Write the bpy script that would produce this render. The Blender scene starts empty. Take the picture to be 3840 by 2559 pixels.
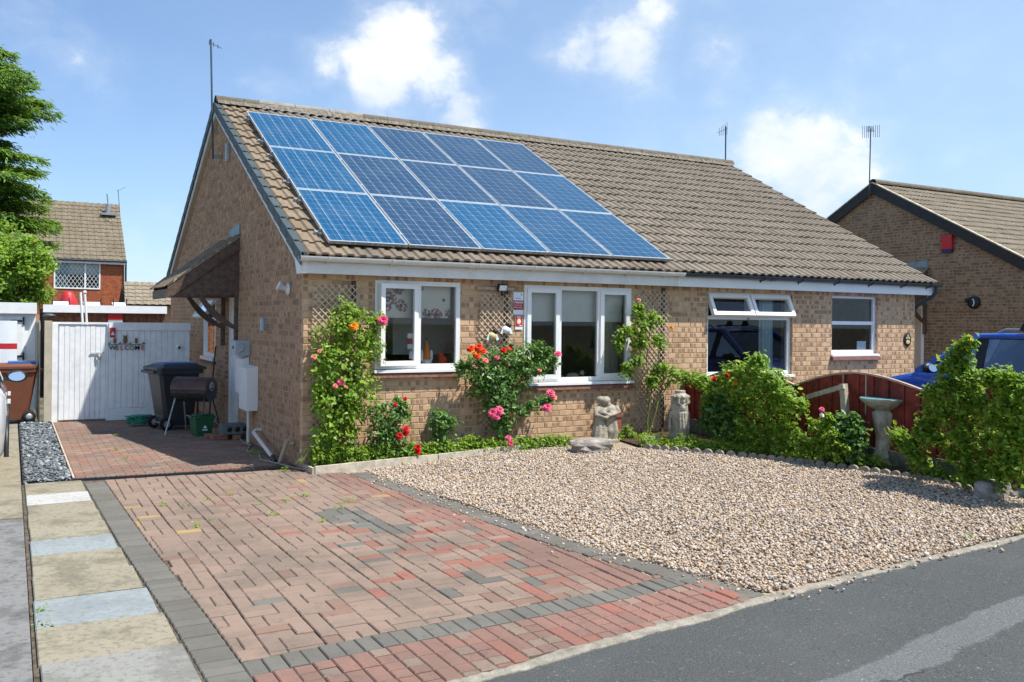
import bpy, math, random
import numpy as np
from mathutils import Vector, Matrix, Quaternion

random.seed(7)
RNG = np.random.default_rng(11)
scene = bpy.context.scene
COL = scene.collection

# ------------------------------------------------------------------ camera
CAM = (-2.9414, -10.2562, 1.7192)
F_PX, YAW, ROLL, SHIFT_PX = 3382.69, 0.5069, 0.0107, -76.2
PW, PH = 3840.0, 2559.0
_r = Vector((math.cos(YAW), -math.sin(YAW), 0)); _f = Vector((math.sin(YAW), math.cos(YAW), 0)); _u = Vector((0, 0, 1))
C_R = _r * math.cos(ROLL) + _u * math.sin(ROLL)
C_U = -_r * math.sin(ROLL) + _u * math.cos(ROLL)
C_F = _f
cam_data = bpy.data.cameras.new('camera')
cam = bpy.data.objects.new('camera', cam_data)
COL.objects.link(cam)
mw = Matrix.Identity(4)
for i in range(3):
    mw[i][0], mw[i][1], mw[i][2], mw[i][3] = C_R[i], C_U[i], -C_F[i], CAM[i]
cam.matrix_world = mw
cam_data.sensor_fit = 'HORIZONTAL'
cam_data.sensor_width = 36.0
cam_data.lens = F_PX / PW * 36.0
cam_data.shift_y = SHIFT_PX / PW
cam_data.clip_start = 0.05
cam_data.clip_end = 1500
scene.camera = cam

# ------------------------------------------------------------------ sun, sky, exposure
SUN = Vector((0.39, -0.38, 1.0)).normalized()
SUN_EL = math.asin(SUN.z)
SUN_AZ = math.atan2(SUN.x, SUN.y)
sun_data = bpy.data.lights.new('sun', 'SUN')
sun_data.energy = 4.8
sun_data.angle = math.radians(0.55)
sun_data.color = (1.0, 0.94, 0.86)
sun = bpy.data.objects.new('sun', sun_data)
sun.rotation_euler = SUN.to_track_quat('Z', 'Y').to_euler()
sun.location = (10, -10, 30)
COL.objects.link(sun)

scene.view_settings.view_transform = 'Standard'
scene.view_settings.look = 'None'
scene.view_settings.gamma = 1.0
scene.view_settings.exposure = 0.64
scene.view_settings.use_curve_mapping = False


def pix_dir(px, py):
    """Direction through a pixel of the photograph (3840 x 2559)."""
    return C_F + C_R * ((px - PW / 2) / F_PX) - C_U * ((py - PH / 2 - SHIFT_PX) / F_PX)


def on_axis(px, py, axis, val):
    d = pix_dir(px, py); c = Vector(CAM)
    return c + d * ((val - c[axis]) / d[axis])


V = 1.632  # overview pixels to photograph pixels


def to_px(p):
    d = Vector(p) - Vector(CAM); z = d.dot(C_F)
    if z < 0.1:
        return None
    return (PW / 2 + F_PX * d.dot(C_R) / z, PH / 2 + SHIFT_PX - F_PX * d.dot(C_U) / z, z)


def build_world():
    w = bpy.data.worlds.new('World'); scene.world = w; w.use_nodes = True
    nt = w.node_tree; N = nt.nodes; L = nt.links
    for n in list(N): N.remove(n)
    out = N.new('ShaderNodeOutputWorld'); bg = N.new('ShaderNodeBackground'); bg.inputs['Strength'].default_value = 0.093
    L.new(bg.outputs[0], out.inputs[0])
    sky = N.new('ShaderNodeTexSky'); sky.sky_type = 'NISHITA'; sky.sun_disc = False
    sky.sun_elevation = SUN_EL; sky.sun_rotation = SUN_AZ
    sky.air_density = 1.0; sky.dust_density = 0.3; sky.ozone_density = 3.0; sky.altitude = 20
    tc = N.new('ShaderNodeTexCoord')
    nrm = N.new('ShaderNodeVectorMath'); nrm.operation = 'NORMALIZE'; L.new(tc.outputs['Generated'], nrm.inputs[0])
    D = nrm.outputs[0]

    def math_(op, a, b=None, clamp=False):
        m = N.new('ShaderNodeMath'); m.operation = op; m.use_clamp = clamp
        for i, v in enumerate((a, b)):
            if v is None: continue
            if isinstance(v, (int, float)): m.inputs[i].default_value = v
            else: L.new(v, m.inputs[i])
        return m.outputs[0]

    def noise(scale, detail, rough, stretch=(1, 1, 1.8), dist=0.0):
        mp = N.new('ShaderNodeVectorMath'); mp.operation = 'MULTIPLY'; L.new(D, mp.inputs[0]); mp.inputs[1].default_value = stretch
        n = N.new('ShaderNodeTexNoise'); n.inputs['Scale'].default_value = scale; n.inputs['Detail'].default_value = detail
        n.inputs['Roughness'].default_value = rough; n.inputs['Distortion'].default_value = dist
        L.new(mp.outputs[0], n.inputs['Vector']); return n.outputs['Fac']
    # cumulus seen in the view (directions on the sky), plus scattered ones over the whole dome
    blobs = [(935, 110, 130, 1.0), (880, 190, 110, .9), (1010, 190, 110, .9), (820, 140, 80, .6), (1060, 250, 80, .95), (1090, 285, 55, .8), (760, 150, 70, .55),
             (1440, 110, 120, .80), (1330, 110, 90, .68), (1500, 40, 70, .7), (1260, 115, 60, .52), (1650, 130, 90, .62), (1640, 225, 50, .45),
             (1850, 385, 140, .82), (1760, 340, 90, .75), (1950, 395, 110, .78), (1880, 460, 100, .7), (1640,300,60,.45),
             (620, 215, 80, .32), (270, 170, 90, .25), (390, 110, 60, .2), (560,190,50,.25)]
    acc = None
    for (vx, vy, rr, amt) in blobs:
        d = pix_dir(vx * V, vy * V).normalized()
        dp = N.new('ShaderNodeVectorMath'); dp.operation = 'DISTANCE'; L.new(D, dp.inputs[0]); dp.inputs[1].default_value = d
        g = math_('DIVIDE', dp.outputs['Value'], rr * V / F_PX * 0.86)
        g = math_('POWER', g, 2.0); g = math_('MULTIPLY', g, -1.0); g = math_('EXPONENT', g); g = math_('MULTIPLY', g, amt)
        acc = g if acc is None else math_('MAXIMUM', acc, g)
    n1 = noise(5.5, 9, .60, (1, 1, 1.5), .15)
    n2 = noise(15, 10, .66, (1, 1, 1.3), .25)
    nn = math_('ADD', math_('MULTIPLY', n1, .62), math_('MULTIPLY', n2, .38))
    n3 = noise(8.5, 6, .58, (1, 1, 1.6), .3)
    big = noise(1.7, 3, .5)
    field = math_('MULTIPLY', math_('SUBTRACT', big, .60, True), 2.2)   # scattered cloud elsewhere
    acc = math_('MAXIMUM', acc, field)
    body = math_('ADD', acc, math_('MULTIPLY', math_('SUBTRACT', nn, .5), 2.6))
    mr = N.new('ShaderNodeMapRange'); mr.interpolation_type = 'SMOOTHSTEP'
    mr.inputs['From Min'].default_value = .28; mr.inputs['From Max'].default_value = .82
    L.new(body, mr.inputs['Value'])
    wisp = N.new('ShaderNodeMapRange'); wisp.interpolation_type = 'SMOOTHSTEP'; wisp.inputs['From Min'].default_value = .02; wisp.inputs['From Max'].default_value = .75; L.new(body, wisp.inputs['Value'])
    cmask = math_('MAXIMUM', math_('MULTIPLY', mr.outputs[0], .86), math_('MULTIPLY', wisp.outputs[0], .27))
    # thin veil, thicker low down
    sep = N.new('ShaderNodeSeparateXYZ'); L.new(D, sep.inputs[0])
    low = N.new('ShaderNodeMapRange'); low.inputs['From Min'].default_value = .42; low.inputs['From Max'].default_value = 0.0
    low.inputs['To Min'].default_value = .05; low.inputs['To Max'].default_value = .30; L.new(sep.outputs['Z'], low.inputs['Value'])
    # the veil of high haze stands towards the sun's side
    sd = N.new('ShaderNodeVectorMath'); sd.operation = 'DOT_PRODUCT'; L.new(D, sd.inputs[0]); sd.inputs[1].default_value = Vector((SUN.x, SUN.y, 0)).normalized()
    side = N.new('ShaderNodeMapRange'); side.inputs['From Min'].default_value = -.75; side.inputs['From Max'].default_value = .25
    side.inputs['To Min'].default_value = 0.0; side.inputs['To Max'].default_value = .46; L.new(sd.outputs['Value'], side.inputs['Value'])
    veil = math_('ADD', low.outputs[0], side.outputs[0])
    veil = math_('MULTIPLY', veil, math_('ADD', math_('MULTIPLY', n1, .9), .5), True)
    mx = N.new('ShaderNodeMix'); mx.data_type = 'RGBA'; L.new(veil, mx.inputs['Factor']); tn = N.new('ShaderNodeMix'); tn.data_type = 'RGBA'; tn.blend_type = 'MULTIPLY'; tn.inputs['Factor'].default_value = 1.0; L.new(sky.outputs[0], tn.inputs['A']); tn.inputs['B'].default_value = (.88, 1.0, 1.16, 1); L.new(tn.outputs['Result'], mx.inputs['A'])
    mx.inputs['B'].default_value = (4.6, 6.2, 8.0, 1)
    cc = N.new('ShaderNodeMix'); cc.data_type = 'RGBA'; sh = N.new('ShaderNodeMapRange'); sh.inputs['From Min'].default_value = .40; sh.inputs['From Max'].default_value = .62; L.new(n3, sh.inputs['Value'])
    L.new(sh.outputs[0], cc.inputs['Factor']); cc.inputs['A'].default_value = (5.9, 6.5, 7.2, 1); cc.inputs['B'].default_value = (8.3, 8.3, 8.2, 1)
    mc = N.new('ShaderNodeMix'); mc.data_type = 'RGBA'; L.new(cmask, mc.inputs['Factor']); L.new(mx.outputs['Result'], mc.inputs['A'])
    L.new(cc.outputs['Result'], mc.inputs['B'])
    L.new(mc.outputs['Result'], bg.inputs['Color'])


build_world()

# ------------------------------------------------------------------ node materials
MATS = {}


class NT:
    def __init__(s, name):
        m = bpy.data.materials.new(name); m.use_nodes = True
        s.m = m; s.nt = m.node_tree; s.N = s.nt.nodes; s.L = s.nt.links
        s.p = s.N['Principled BSDF']; s.out = s.N['Material Output']
        MATS[name] = m
        g = s.N.new('ShaderNodeNewGeometry'); s.pos = g.outputs['Position']

    def setin(s, sock, v):
        if v is None: return
        if isinstance(v, (int, float)): sock.default_value = v
        elif isinstance(v, (tuple, list, Vector)):
            v = tuple(v)
            if sock.type == 'RGBA' and len(v) == 3: v = v + (1,)
            sock.default_value = v
        else: s.L.new(v, sock)

    def math(s, op, a, b=None, c=None, clamp=False):
        n = s.N.new('ShaderNodeMath'); n.operation = op; n.use_clamp = clamp
        for i, v in enumerate((a, b, c)): s.setin(n.inputs[i], v)
        return n.outputs[0]

    def vmul(s, v, k):
        n = s.N.new('ShaderNodeVectorMath'); n.operation = 'MULTIPLY'; s.setin(n.inputs[0], v); n.inputs[1].default_value = k
        return n.outputs[0]

    def noise(s, scale, detail=4, rough=.55, vec=None, dist=0):
        n = s.N.new('ShaderNodeTexNoise'); n.inputs['Scale'].default_value = scale; n.inputs['Detail'].default_value = detail
        n.inputs['Roughness'].default_value = rough; n.inputs['Distortion'].default_value = dist
        s.L.new(vec if vec is not None else s.pos, n.inputs['Vector']); return n.outputs['Fac']

    def vor(s, scale, vec=None, feat='F1'):
        n = s.N.new('ShaderNodeTexVoronoi'); n.inputs['Scale'].default_value = scale; n.feature = feat
        s.L.new(vec if vec is not None else s.pos, n.inputs['Vector']); return n

    def remap(s, v, a, b, c=0.0, d=1.0, smooth=True):
        n = s.N.new('ShaderNodeMapRange'); n.interpolation_type = 'SMOOTHSTEP' if smooth else 'LINEAR'
        s.setin(n.inputs['Value'], v)
        for k, x in zip(('From Min', 'From Max', 'To Min', 'To Max'), (a, b, c, d)): n.inputs[k].default_value = x
        return n.outputs[0]

    def mix(s, f, a, b, blend='MIX'):
        n = s.N.new('ShaderNodeMix'); n.data_type = 'RGBA'; n.blend_type = blend
        s.setin(n.inputs['Factor'], f); s.setin(n.inputs['A'], a); s.setin(n.inputs['B'], b)
        return n.outputs['Result']

    def rnd(s):
        """random per piece: face attribute of joined pieces + random of the object"""
        a = s.N.new('ShaderNodeAttribute'); a.attribute_name = 'rnd'
        o = s.N.new('ShaderNodeObjectInfo')
        return s.math('FRACT', s.math('ADD', a.outputs['Fac'], o.outputs['Random']))

    def ramp(s, v, stops):
        n = s.N.new('ShaderNodeValToRGB'); s.setin(n.inputs[0], v)
        e = n.color_ramp.elements
        while len(e) < len(stops): e.new(.5)
        for k, (p, c) in zip(e, stops):
            k.position = p; k.color = tuple(c) + (1,)
        return n.outputs[0]

    def xyz(s, v=None):
        n = s.N.new('ShaderNodeSeparateXYZ'); s.L.new(v if v is not None else s.pos, n.inputs[0]); return n.outputs

    def comb(s, x, y, z=0.0):
        n = s.N.new('ShaderNodeCombineXYZ')
        for i, v in enumerate((x, y, z)): s.setin(n.inputs[i], v)
        return n.outputs[0]

    def bump(s, h, strength=.3, dist=.01):
        n = s.N.new('ShaderNodeBump'); n.inputs['Strength'].default_value = strength; n.inputs['Distance'].default_value = dist
        s.setin(n.inputs['Height'], h); s.L.new(n.outputs[0], s.p.inputs['Normal'])

    def fin(s, col, rough=.7, spec=.4, metal=0.0):
        s.setin(s.p.inputs['Base Color'], col); s.setin(s.p.inputs['Roughness'], rough)
        s.p.inputs['Specular IOR Level'].default_value = spec; s.p.inputs['Metallic'].default_value = metal
        return s.m


def plain(name, c, rough=.6, spec=.4, metal=0.0, var=.12, scale=6.0, bump=0.0, bscale=80, dirt=None):
    """one colour with large soft variation, fine speckle and optional relief"""
    t = NT(name)
    n = t.noise(scale, 5, .6); n2 = t.noise(scale * 9, 3, .6)
    k = t.math('ADD', t.math('MULTIPLY', n, .7), t.math('MULTIPLY', n2, .3))
    lo = tuple(x * (1 - var * 1.6) for x in c); hi = tuple(min(1, x * (1 + var * 1.3)) for x in c)
    col = t.mix(t.remap(k, .3, .7), lo, hi)
    if dirt:
        col = t.mix(t.math('MULTIPLY', t.remap(t.noise(scale * .7, 6, .7), .52, .75), dirt[1]), col, dirt[0])
    if bump: t.bump(t.noise(bscale, 5, .65), bump, .01)
    return t.fin(col, rough, spec, metal)


def mat_brick(name, light, mid, dark, blotch=.30, amount=.75, rough=.92):
    t = NT(name)
    x = t.xyz(); wob = t.math('MULTIPLY', t.math('SUBTRACT', t.noise(60, 3), .5), .016)
    u = t.math('ADD', t.math('ADD', x[0], x[1]), wob)
    cu = t.math('FLOOR', t.math('DIVIDE', u, .05625)); cv = t.math('FLOOR', t.math('DIVIDE', x[2], .075))
    w = t.N.new('ShaderNodeTexWhiteNoise'); w.noise_dimensions = '2D'; t.L.new(t.comb(cu, cv), w.inputs['Vector'])
    r = t.rnd()
    base = t.mix(r, light, mid)
    hue = t.mix(t.math('MULTIPLY', t.remap(t.noise(.8, 4), .4, .7), .35), base, mid)
    m = t.math('GREATER_THAN', w.outputs['Value'], 1 - blotch)
    soft = t.remap(t.noise(75, 4, .7), .30, .48)
    fu = t.remap(t.math('ABSOLUTE', t.math('SUBTRACT', t.math('FRACT', t.math('DIVIDE', u, .05625)), .5)), .46, .34)
    fv = t.remap(t.math('ABSOLUTE', t.math('SUBTRACT', t.math('FRACT', t.math('ADD', t.math('DIVIDE', x[2], .075), t.math('MULTIPLY', wob, 6.0))), .5)), .40, .27)
    m = t.math('MULTIPLY', t.math('MULTIPLY', t.math('MULTIPLY', m, soft), t.math('MULTIPLY', fu, fv)), amount)
    col = t.mix(m, hue, dark)
    sp = t.remap(t.noise(260, 3, .7), .35, .68)
    col = t.mix(t.math('MULTIPLY', sp, .34), col, dark)
    pale = t.math('MULTIPLY', t.math('LESS_THAN', w.outputs['Value'], .16), soft)
    col = t.mix(t.math('MULTIPLY', pale, .30), col, tuple(min(1, c * 1.22) for c in light))
    damp = t.remap(t.noise(2.1, 7, .68, t.vmul(t.pos, (1, 1, .35))), .56, .70)
    col = t.mix(t.math('MULTIPLY', damp, .14), col, dark)
    chalk = t.remap(t.noise(1.6, 7, .7), .60, .72)
    col = t.mix(t.math('MULTIPLY', chalk, .14), col, (.55, .47, .38))
    # single odd bricks
    odd = t.math('GREATER_THAN', r, .93)
    col = t.mix(t.math('MULTIPLY', odd, .45), col, tuple(c * .62 for c in mid))
    t.bump(t.noise(140, 6, .7), .5, .006)
    return t.fin(col, rough, .2)


def mat_tile(name, a, b, dark, lichen=.0, streak=1.0):
    t = NT(name)
    r = t.rnd()
    n = t.noise(7, 6, .65)
    col = t.mix(r, a, b)
    col = t.mix(t.math('MULTIPLY', t.remap(n, .42, .66), .5), col, dark)
    sp = t.remap(t.noise(120, 4, .7), .58, .72)
    col = t.mix(t.math('MULTIPLY', sp, .45), col, tuple(min(1, c * 1.7) for c in a))
    big = t.remap(t.noise(.9, 5, .6), .5, .72)
    col = t.mix(t.math('MULTIPLY', big, .28), col, dark)
    if lichen:
        li = t.remap(t.noise(2.6, 6, .72), .66, .74)
        col = t.mix(t.math('MULTIPLY', li, lichen), col, (.42, .24, .05))
    wt = t.remap(t.noise(26, 2, .5), .74, .78)
    col = t.mix(t.math('MULTIPLY', wt, .8), col, (.62, .6, .52))
    t.bump(t.noise(90, 6, .7), .5, .006)
    return t.fin(col, .93, .15)


def mat_paver(name, a, b, stain=.35):
    t = NT(name)
    r = t.rnd()
    col = t.mix(r, a, b)
    st = t.remap(t.noise(.85, 9, .66), .44, .60)
    col = t.mix(t.math('MULTIPLY', st, stain), col, (.098, .086, .070))
    gr = t.remap(t.noise(3.7, 6, .7), .56, .74)
    col = t.mix(t.math('MULTIPLY', gr, .45), col, (.145, .145, .115))
    mo = t.remap(t.noise(11, 5, .7), .55, .66)
    col = t.mix(t.math('MULTIPLY', mo, .40), col, (.085, .072, .058))
    g = t.noise(330, 3, .7)
    col = t.mix(t.math('MULTIPLY', t.remap(g, .56, .68), .55), col, tuple(min(1, c * 1.7 + .03) for c in a))
    col = t.mix(t.math('MULTIPLY', t.remap(g, .46, .34), .45), col, tuple(c * .45 for c in b))
    t.bump(t.noise(260, 5, .7), .45, .004)
    return t.fin(col, .9, .25)


def mat_leaf(name, stops, trans=.35, rough=.45):
    t = NT(name)
    a = t.N.new('ShaderNodeAttribute'); a.attribute_name = 'rnd'
    col = t.ramp(a.outputs['Fac'], stops)
    t.setin(t.p.inputs['Base Color'], col); t.p.inputs['Roughness'].default_value = rough; t.p.inputs['Specular IOR Level'].default_value = .35
    tr = t.N.new('ShaderNodeBsdfTranslucent')
    t.L.new(t.mix(.5, col, (.35, .5, .04)), tr.inputs['Color'])
    ms = t.N.new('ShaderNodeMixShader'); ms.inputs[0].default_value = trans
    t.L.new(t.p.outputs[0], ms.inputs[1]); t.L.new(tr.outputs[0], ms.inputs[2]); t.L.new(ms.outputs[0], t.out.inputs[0])
    return t.m


def mat_glass(name, tint=(.72, .80, .80), refl=1.0, ior=1.52):
    t = NT(name)
    fr = t.N.new('ShaderNodeFresnel'); fr.inputs[0].default_value = ior
    k = t.math('MULTIPLY', fr.outputs[0], 1.6 * refl, clamp=True)
    tp = t.N.new('ShaderNodeBsdfTransparent'); tp.inputs[0].default_value = tuple(tint) + (1,)
    gl = t.N.new('ShaderNodeBsdfGlossy'); gl.inputs['Roughness'].default_value = .015; gl.inputs['Color'].default_value = (.9, .95, 1, 1)
    ms = t.N.new('ShaderNodeMixShader'); t.L.new(k, ms.inputs[0]); t.L.new(tp.outputs[0], ms.inputs[1]); t.L.new(gl.outputs[0], ms.inputs[2])
    t.L.new(ms.outputs[0], t.out.inputs[0]); t.N.remove(t.p)
    return t.m


# brickwork and roof
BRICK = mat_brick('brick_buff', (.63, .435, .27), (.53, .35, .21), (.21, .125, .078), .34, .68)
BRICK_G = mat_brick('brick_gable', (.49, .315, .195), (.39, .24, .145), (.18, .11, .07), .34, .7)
BRICK_3 = mat_brick('brick_third', (.36, .27, .18), (.26, .185, .12), (.12, .085, .06), .34, .8)
BRICK_R = mat_brick('brick_red', (.42, .13, .055), (.32, .085, .035), (.16, .045, .025), .2, .6)
MORTAR = plain('mortar', (.60, .43, .30), .95, .1, var=.15, scale=9, bump=.4, bscale=200)
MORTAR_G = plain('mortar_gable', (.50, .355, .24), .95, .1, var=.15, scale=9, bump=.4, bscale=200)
MORTAR_R = plain('mortar_red', (.45, .26, .17), .95, .1)
TILE = mat_tile('roof_tile', (.205, .170, .132), (.168, .137, .107), (.09, .077, .06), .0)
TILE_L = mat_tile('roof_tile_weathered', (.235, .19, .138), (.195, .148, .10), (.12, .10, .07), .55)
TILE_N = mat_tile('roof_tile_neighbour', (.225, .195, .155), (.188, .16, .127), (.105, .092, .074), .12)
TILE_3 = mat_tile('roof_tile_third', (.27, .235, .175), (.225, .19, .142), (.13, .11, .085), .05)
TILE_R = mat_tile('roof_tile_rear', (.205, .175, .125), (.165, .135, .095), (.09, .075, .055), .7)
RIDGE = mat_tile('ridge_tile', (.165, .148, .117), (.125, .112, .088), (.10, .085, .06), .25)
RIDGE_G = plain('ridge_metal', (.24, .235, .21), .8, .3, var=.15)
UNDER = plain('roof_felt', (.05, .045, .04), .95, .1)
BEDDING = plain('mortar_bedding', (.22, .195, .155), .95, .1, var=.35, scale=22, bump=1.0, bscale=60)
# plastics, metals, timber
UPVC = plain('white_upvc', (.78, .79, .78), .32, .5, var=.03, scale=3)
UPVC_D = plain('white_upvc_weathered', (.70, .70, .67), .45, .4, var=.06, scale=4, dirt=((.38, .36, .30), .35))
SOFFIT = plain('soffit_cream', (.50, .44, .35), .6, .3, var=.05)
VERGE = plain('verge_plastic', (.055, .075, .08), .5, .4, var=.12)
GUT_D = plain('gutter_black', (.035, .045, .055), .4, .45, var=.1)
PVC = plain('waste_pipe_white', (.66, .66, .62), .45, .4, var=.07, dirt=((.3, .27, .2), .4))
PVC_B = plain('waste_pipe_beige', (.46, .39, .27), .55, .3, var=.15)
BLACK = plain('black_plastic', (.018, .019, .021), .45, .4, var=.15)
DARKWOOD = plain('dark_stained_timber', (.115, .078, .058), .6, .3, var=.3, scale=14, bump=.3, bscale=50)
PALEWOOD = plain('bleached_timber', (.42, .36, .28), .85, .2, var=.2, scale=18, bump=.4, bscale=60)
TRELLIS = plain('trellis_timber', (.56, .46, .34), .85, .2, var=.2, scale=20)
LEAD = plain('lead_flashing', (.22, .30, .34), .5, .5, var=.15)
ALU = plain('aluminium', (.55, .57, .58), .35, .5, .6, var=.05)
ALU_D = plain('aluminium_dirty', (.30, .29, .26), .7, .3, .1, var=.3, scale=30)
STEEL = plain('galvanised_steel', (.35, .37, .38), .45, .5, .6, var=.2)
AERIAL = plain('aerial_metal', (.055, .085, .095), .5, .4, .3)
GREYBOX = plain('grey_box', (.36, .42, .46), .5, .4, var=.05)
WHITEPAINT = plain('white_paint', (.76, .78, .79), .5, .4, var=.05, scale=5, dirt=((.48, .48, .45), .25))
WHITEGATE = plain('white_gate_paint', (.78, .80, .81), .55, .35, var=.06, scale=7, dirt=((.42, .43, .42), .35))
FENCE = plain('red_stained_fence', (.19, .028, .018), .6, .3, var=.35, scale=9, bump=.35, bscale=60)
FENCE_CAP = plain('fence_cap', (.42, .30, .22), .8, .2, var=.15)
CEDAR = plain('cedar_cladding', (.20, .085, .045), .75, .2, var=.35, scale=12)
SILLTILE = plain('sill_quarry_tile', (.21, .10, .075), .75, .25, var=.25, scale=20)
STONE = plain('statue_stone', (.34, .31, .25), .92, .15, var=.22, scale=13, bump=.8, bscale=60, dirt=((.13, .12, .095), .8))
STONE_W = plain('weathered_stone', (.43, .38, .29), .92, .15, var=.25, scale=10, bump=.8, bscale=40, dirt=((.16, .145, .11), .7))
ROCK = plain('rockery_stone', (.29, .265, .235), .9, .2, var=.3, scale=9, bump=1.0, bscale=28, dirt=((.20, .19, .17), .6))
GLAZE = plain('birdbath_glaze', (.13, .33, .36), .35, .5, var=.25, scale=14)
BOWL = plain('birdbath_bowl', (.36, .36, .31), .85, .2, var=.25, scale=15, bump=.6, bscale=60)
CONC = plain('concrete', (.36, .34, .295), .95, .15, var=.2, scale=6, bump=.6, bscale=90, dirt=((.17, .16, .14), .55))
CONC_E = plain('concrete_edging', (.27, .25, .205), .95, .15, var=.25, scale=12, bump=.8, bscale=70, dirt=((.14, .135, .12), .7))
SOIL = plain('garden_soil', (.075, .055, .035), .98, .1, var=.45, scale=16, bump=1.0, bscale=50)
EARTH = plain('open_ground', (.10, .095, .06), .98, .1, var=.3, scale=1.5)
SAND = plain('joint_sand', (.105, .088, .066), .98, .1, var=.4, scale=25)
GRAVBASE = plain('gravel_base', (.30, .235, .17), .98, .1, var=.45, scale=40)
SLATEBASE = plain('slate_base', (.06, .065, .07), .95, .15, var=.4, scale=40)
BINGREY = plain('bin_charcoal', (.028, .033, .038), .42, .45, var=.1)
BINBROWN = plain('bin_brown', (.155, .055, .03), .5, .35, var=.08)
BINBLUE = plain('bin_lid_blue', (.012, .10, .33), .4, .45, var=.08)
CADDY = plain('caddy_green', (.018, .10, .045), .5, .4, var=.08)
NET = plain('green_netting', (.06, .33, .22), .8, .2, var=.3, scale=40)
BBQ = plain('barbecue_steel', (.05, .052, .055), .38, .5, .5, var=.25, scale=18, dirt=((.13, .06, .035), .6))
RUSTLID = plain('barbecue_lid', (.085, .045, .036), .4, .45, .2, var=.2)
RED = plain('red_enamel', (.50, .025, .03), .45, .4, var=.06)
DEEPRED = plain('sign_red', (.42, .02, .04), .4, .4, var=.04)
SIGNWHITE = plain('sign_white', (.74, .80, .84), .35, .45, var=.03)
GOLD = plain('plaque_gold', (.55, .47, .22), .5, .4, var=.1)
NAVY = plain('navy_paint', (.02, .03, .12), .5, .4)
GREENP = plain('sign_green', (.06, .20, .06), .5, .3)
BROWNP = plain('owl_brown', (.20, .12, .06), .6, .3, var=.3, scale=40)
TYRE = plain('tyre_rubber', (.02, .02, .021), .85, .2, var=.15)
HUB = plain('wheel_hub', (.45, .46, .47), .35, .5, .5)
BARK = plain('bark', (.11, .075, .045), .95, .15, var=.35, scale=20, bump=.8, bscale=50)
STEM = plain('rose_stem', (.20, .15, .055), .8, .2, var=.4, scale=25)
STEM_G = plain('green_stem', (.16, .20, .045), .7, .3, var=.3, scale=25)
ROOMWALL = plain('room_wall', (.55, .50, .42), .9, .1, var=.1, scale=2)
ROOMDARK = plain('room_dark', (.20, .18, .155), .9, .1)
CARPET = plain('room_floor', (.12, .09, .07), .95, .1)
BLIND = plain('roller_blind', (.74, .72, .64), .85, .1, var=.03)
CURTAIN = plain('curtain_cloth', (.55, .53, .44), .9, .1, var=.08)
CURTAIN_B = plain('curtain_blue', (.40, .52, .55), .9, .1, var=.08)
KITCHEN = plain('kitchen_unit', (.78, .73, .62), .5, .3, var=.05)
GLASS = mat_glass('window_glass', (.93, .95, .94), .62)
CARGLASS = mat_glass('car_glass', (.20, .28, .29), 1.2)
MIRROR = plain('mirror_glass', (.85, .9, .92), .03, .5, 1.0, var=.01)
SIDEPAINT_BLUE = None


def car_paint(name, c):
    t = NT(name)
    t.fin(c, .3, .5); t.p.inputs['Coat Weight'].default_value = 1.0; t.p.inputs['Coat Roughness'].default_value = .04
    return t.m


PAINT_BLUE = car_paint('car_paint_blue', (.008, .085, .50))
PAINT_WHITE = car_paint('car_paint_silver', (.62, .64, .66))


def mat_asphalt():
    t = NT('asphalt')
    x = t.xyz()
    g = t.noise(95, 6, .8)
    col = t.mix(t.remap(g, .28, .72), (.020, .0225, .0225), (.105, .112, .111))
    big = t.remap(t.noise(1.1, 6, .65), .4, .7)
    col = t.mix(t.math('MULTIPLY', big, .30), col, (.10, .105, .104))
    # worn, bleached strip of older surfacing that runs across the footway
    wob = t.math('MULTIPLY', t.math('SUBTRACT', t.noise(2.2, 10, .70), .5), .28)
    d = t.math('ADD', t.math('ADD', t.math('MULTIPLY', x[0], -.125), x[1]), wob)
    strip = t.math('MULTIPLY', t.remap(d, -7.47, -7.44), t.remap(d, -7.22, -7.25))
    col = t.mix(t.math('MULTIPLY', strip, .38), col, t.mix(t.remap(g, .32, .66), (.085, .095, .095), (.27, .29, .285)))
    chips = t.remap(t.noise(42, 3, .6), .655, .69)
    col = t.mix(t.math('MULTIPLY', chips, .42), col, (.30, .30, .28))
    # hairline cracks
    cr = t.vor(.55, t.comb(t.math('ADD', x[0], t.math('MULTIPLY', t.noise(3, 5), .5)), t.math('ADD', x[1], t.math('MULTIPLY', t.noise(4, 5), .4))), 'DISTANCE_TO_EDGE')
    line = t.remap(cr.outputs['Distance'], .010, .003)
    line = t.math('MULTIPLY', line, t.remap(t.noise(.5, 2), .62, .66))
    col = t.mix(t.math('MULTIPLY', line, .75), col, (.022, .023, .024))
    t.bump(g, .7, .006)
    return t.fin(col, .88, .3)


def mat_pebble(name, stops, rough=.75):
    t = NT(name)
    a = t.N.new('ShaderNodeAttribute'); a.attribute_name = 'rnd'
    col = t.ramp(a.outputs['Fac'], stops)
    col = t.mix(t.math('MULTIPLY', t.remap(t.noise(130, 4, .7), .45, .65), .35), col, t.mix(.5, col, (.10, .07, .05)))
    return t.fin(col, rough, .3)


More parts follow.
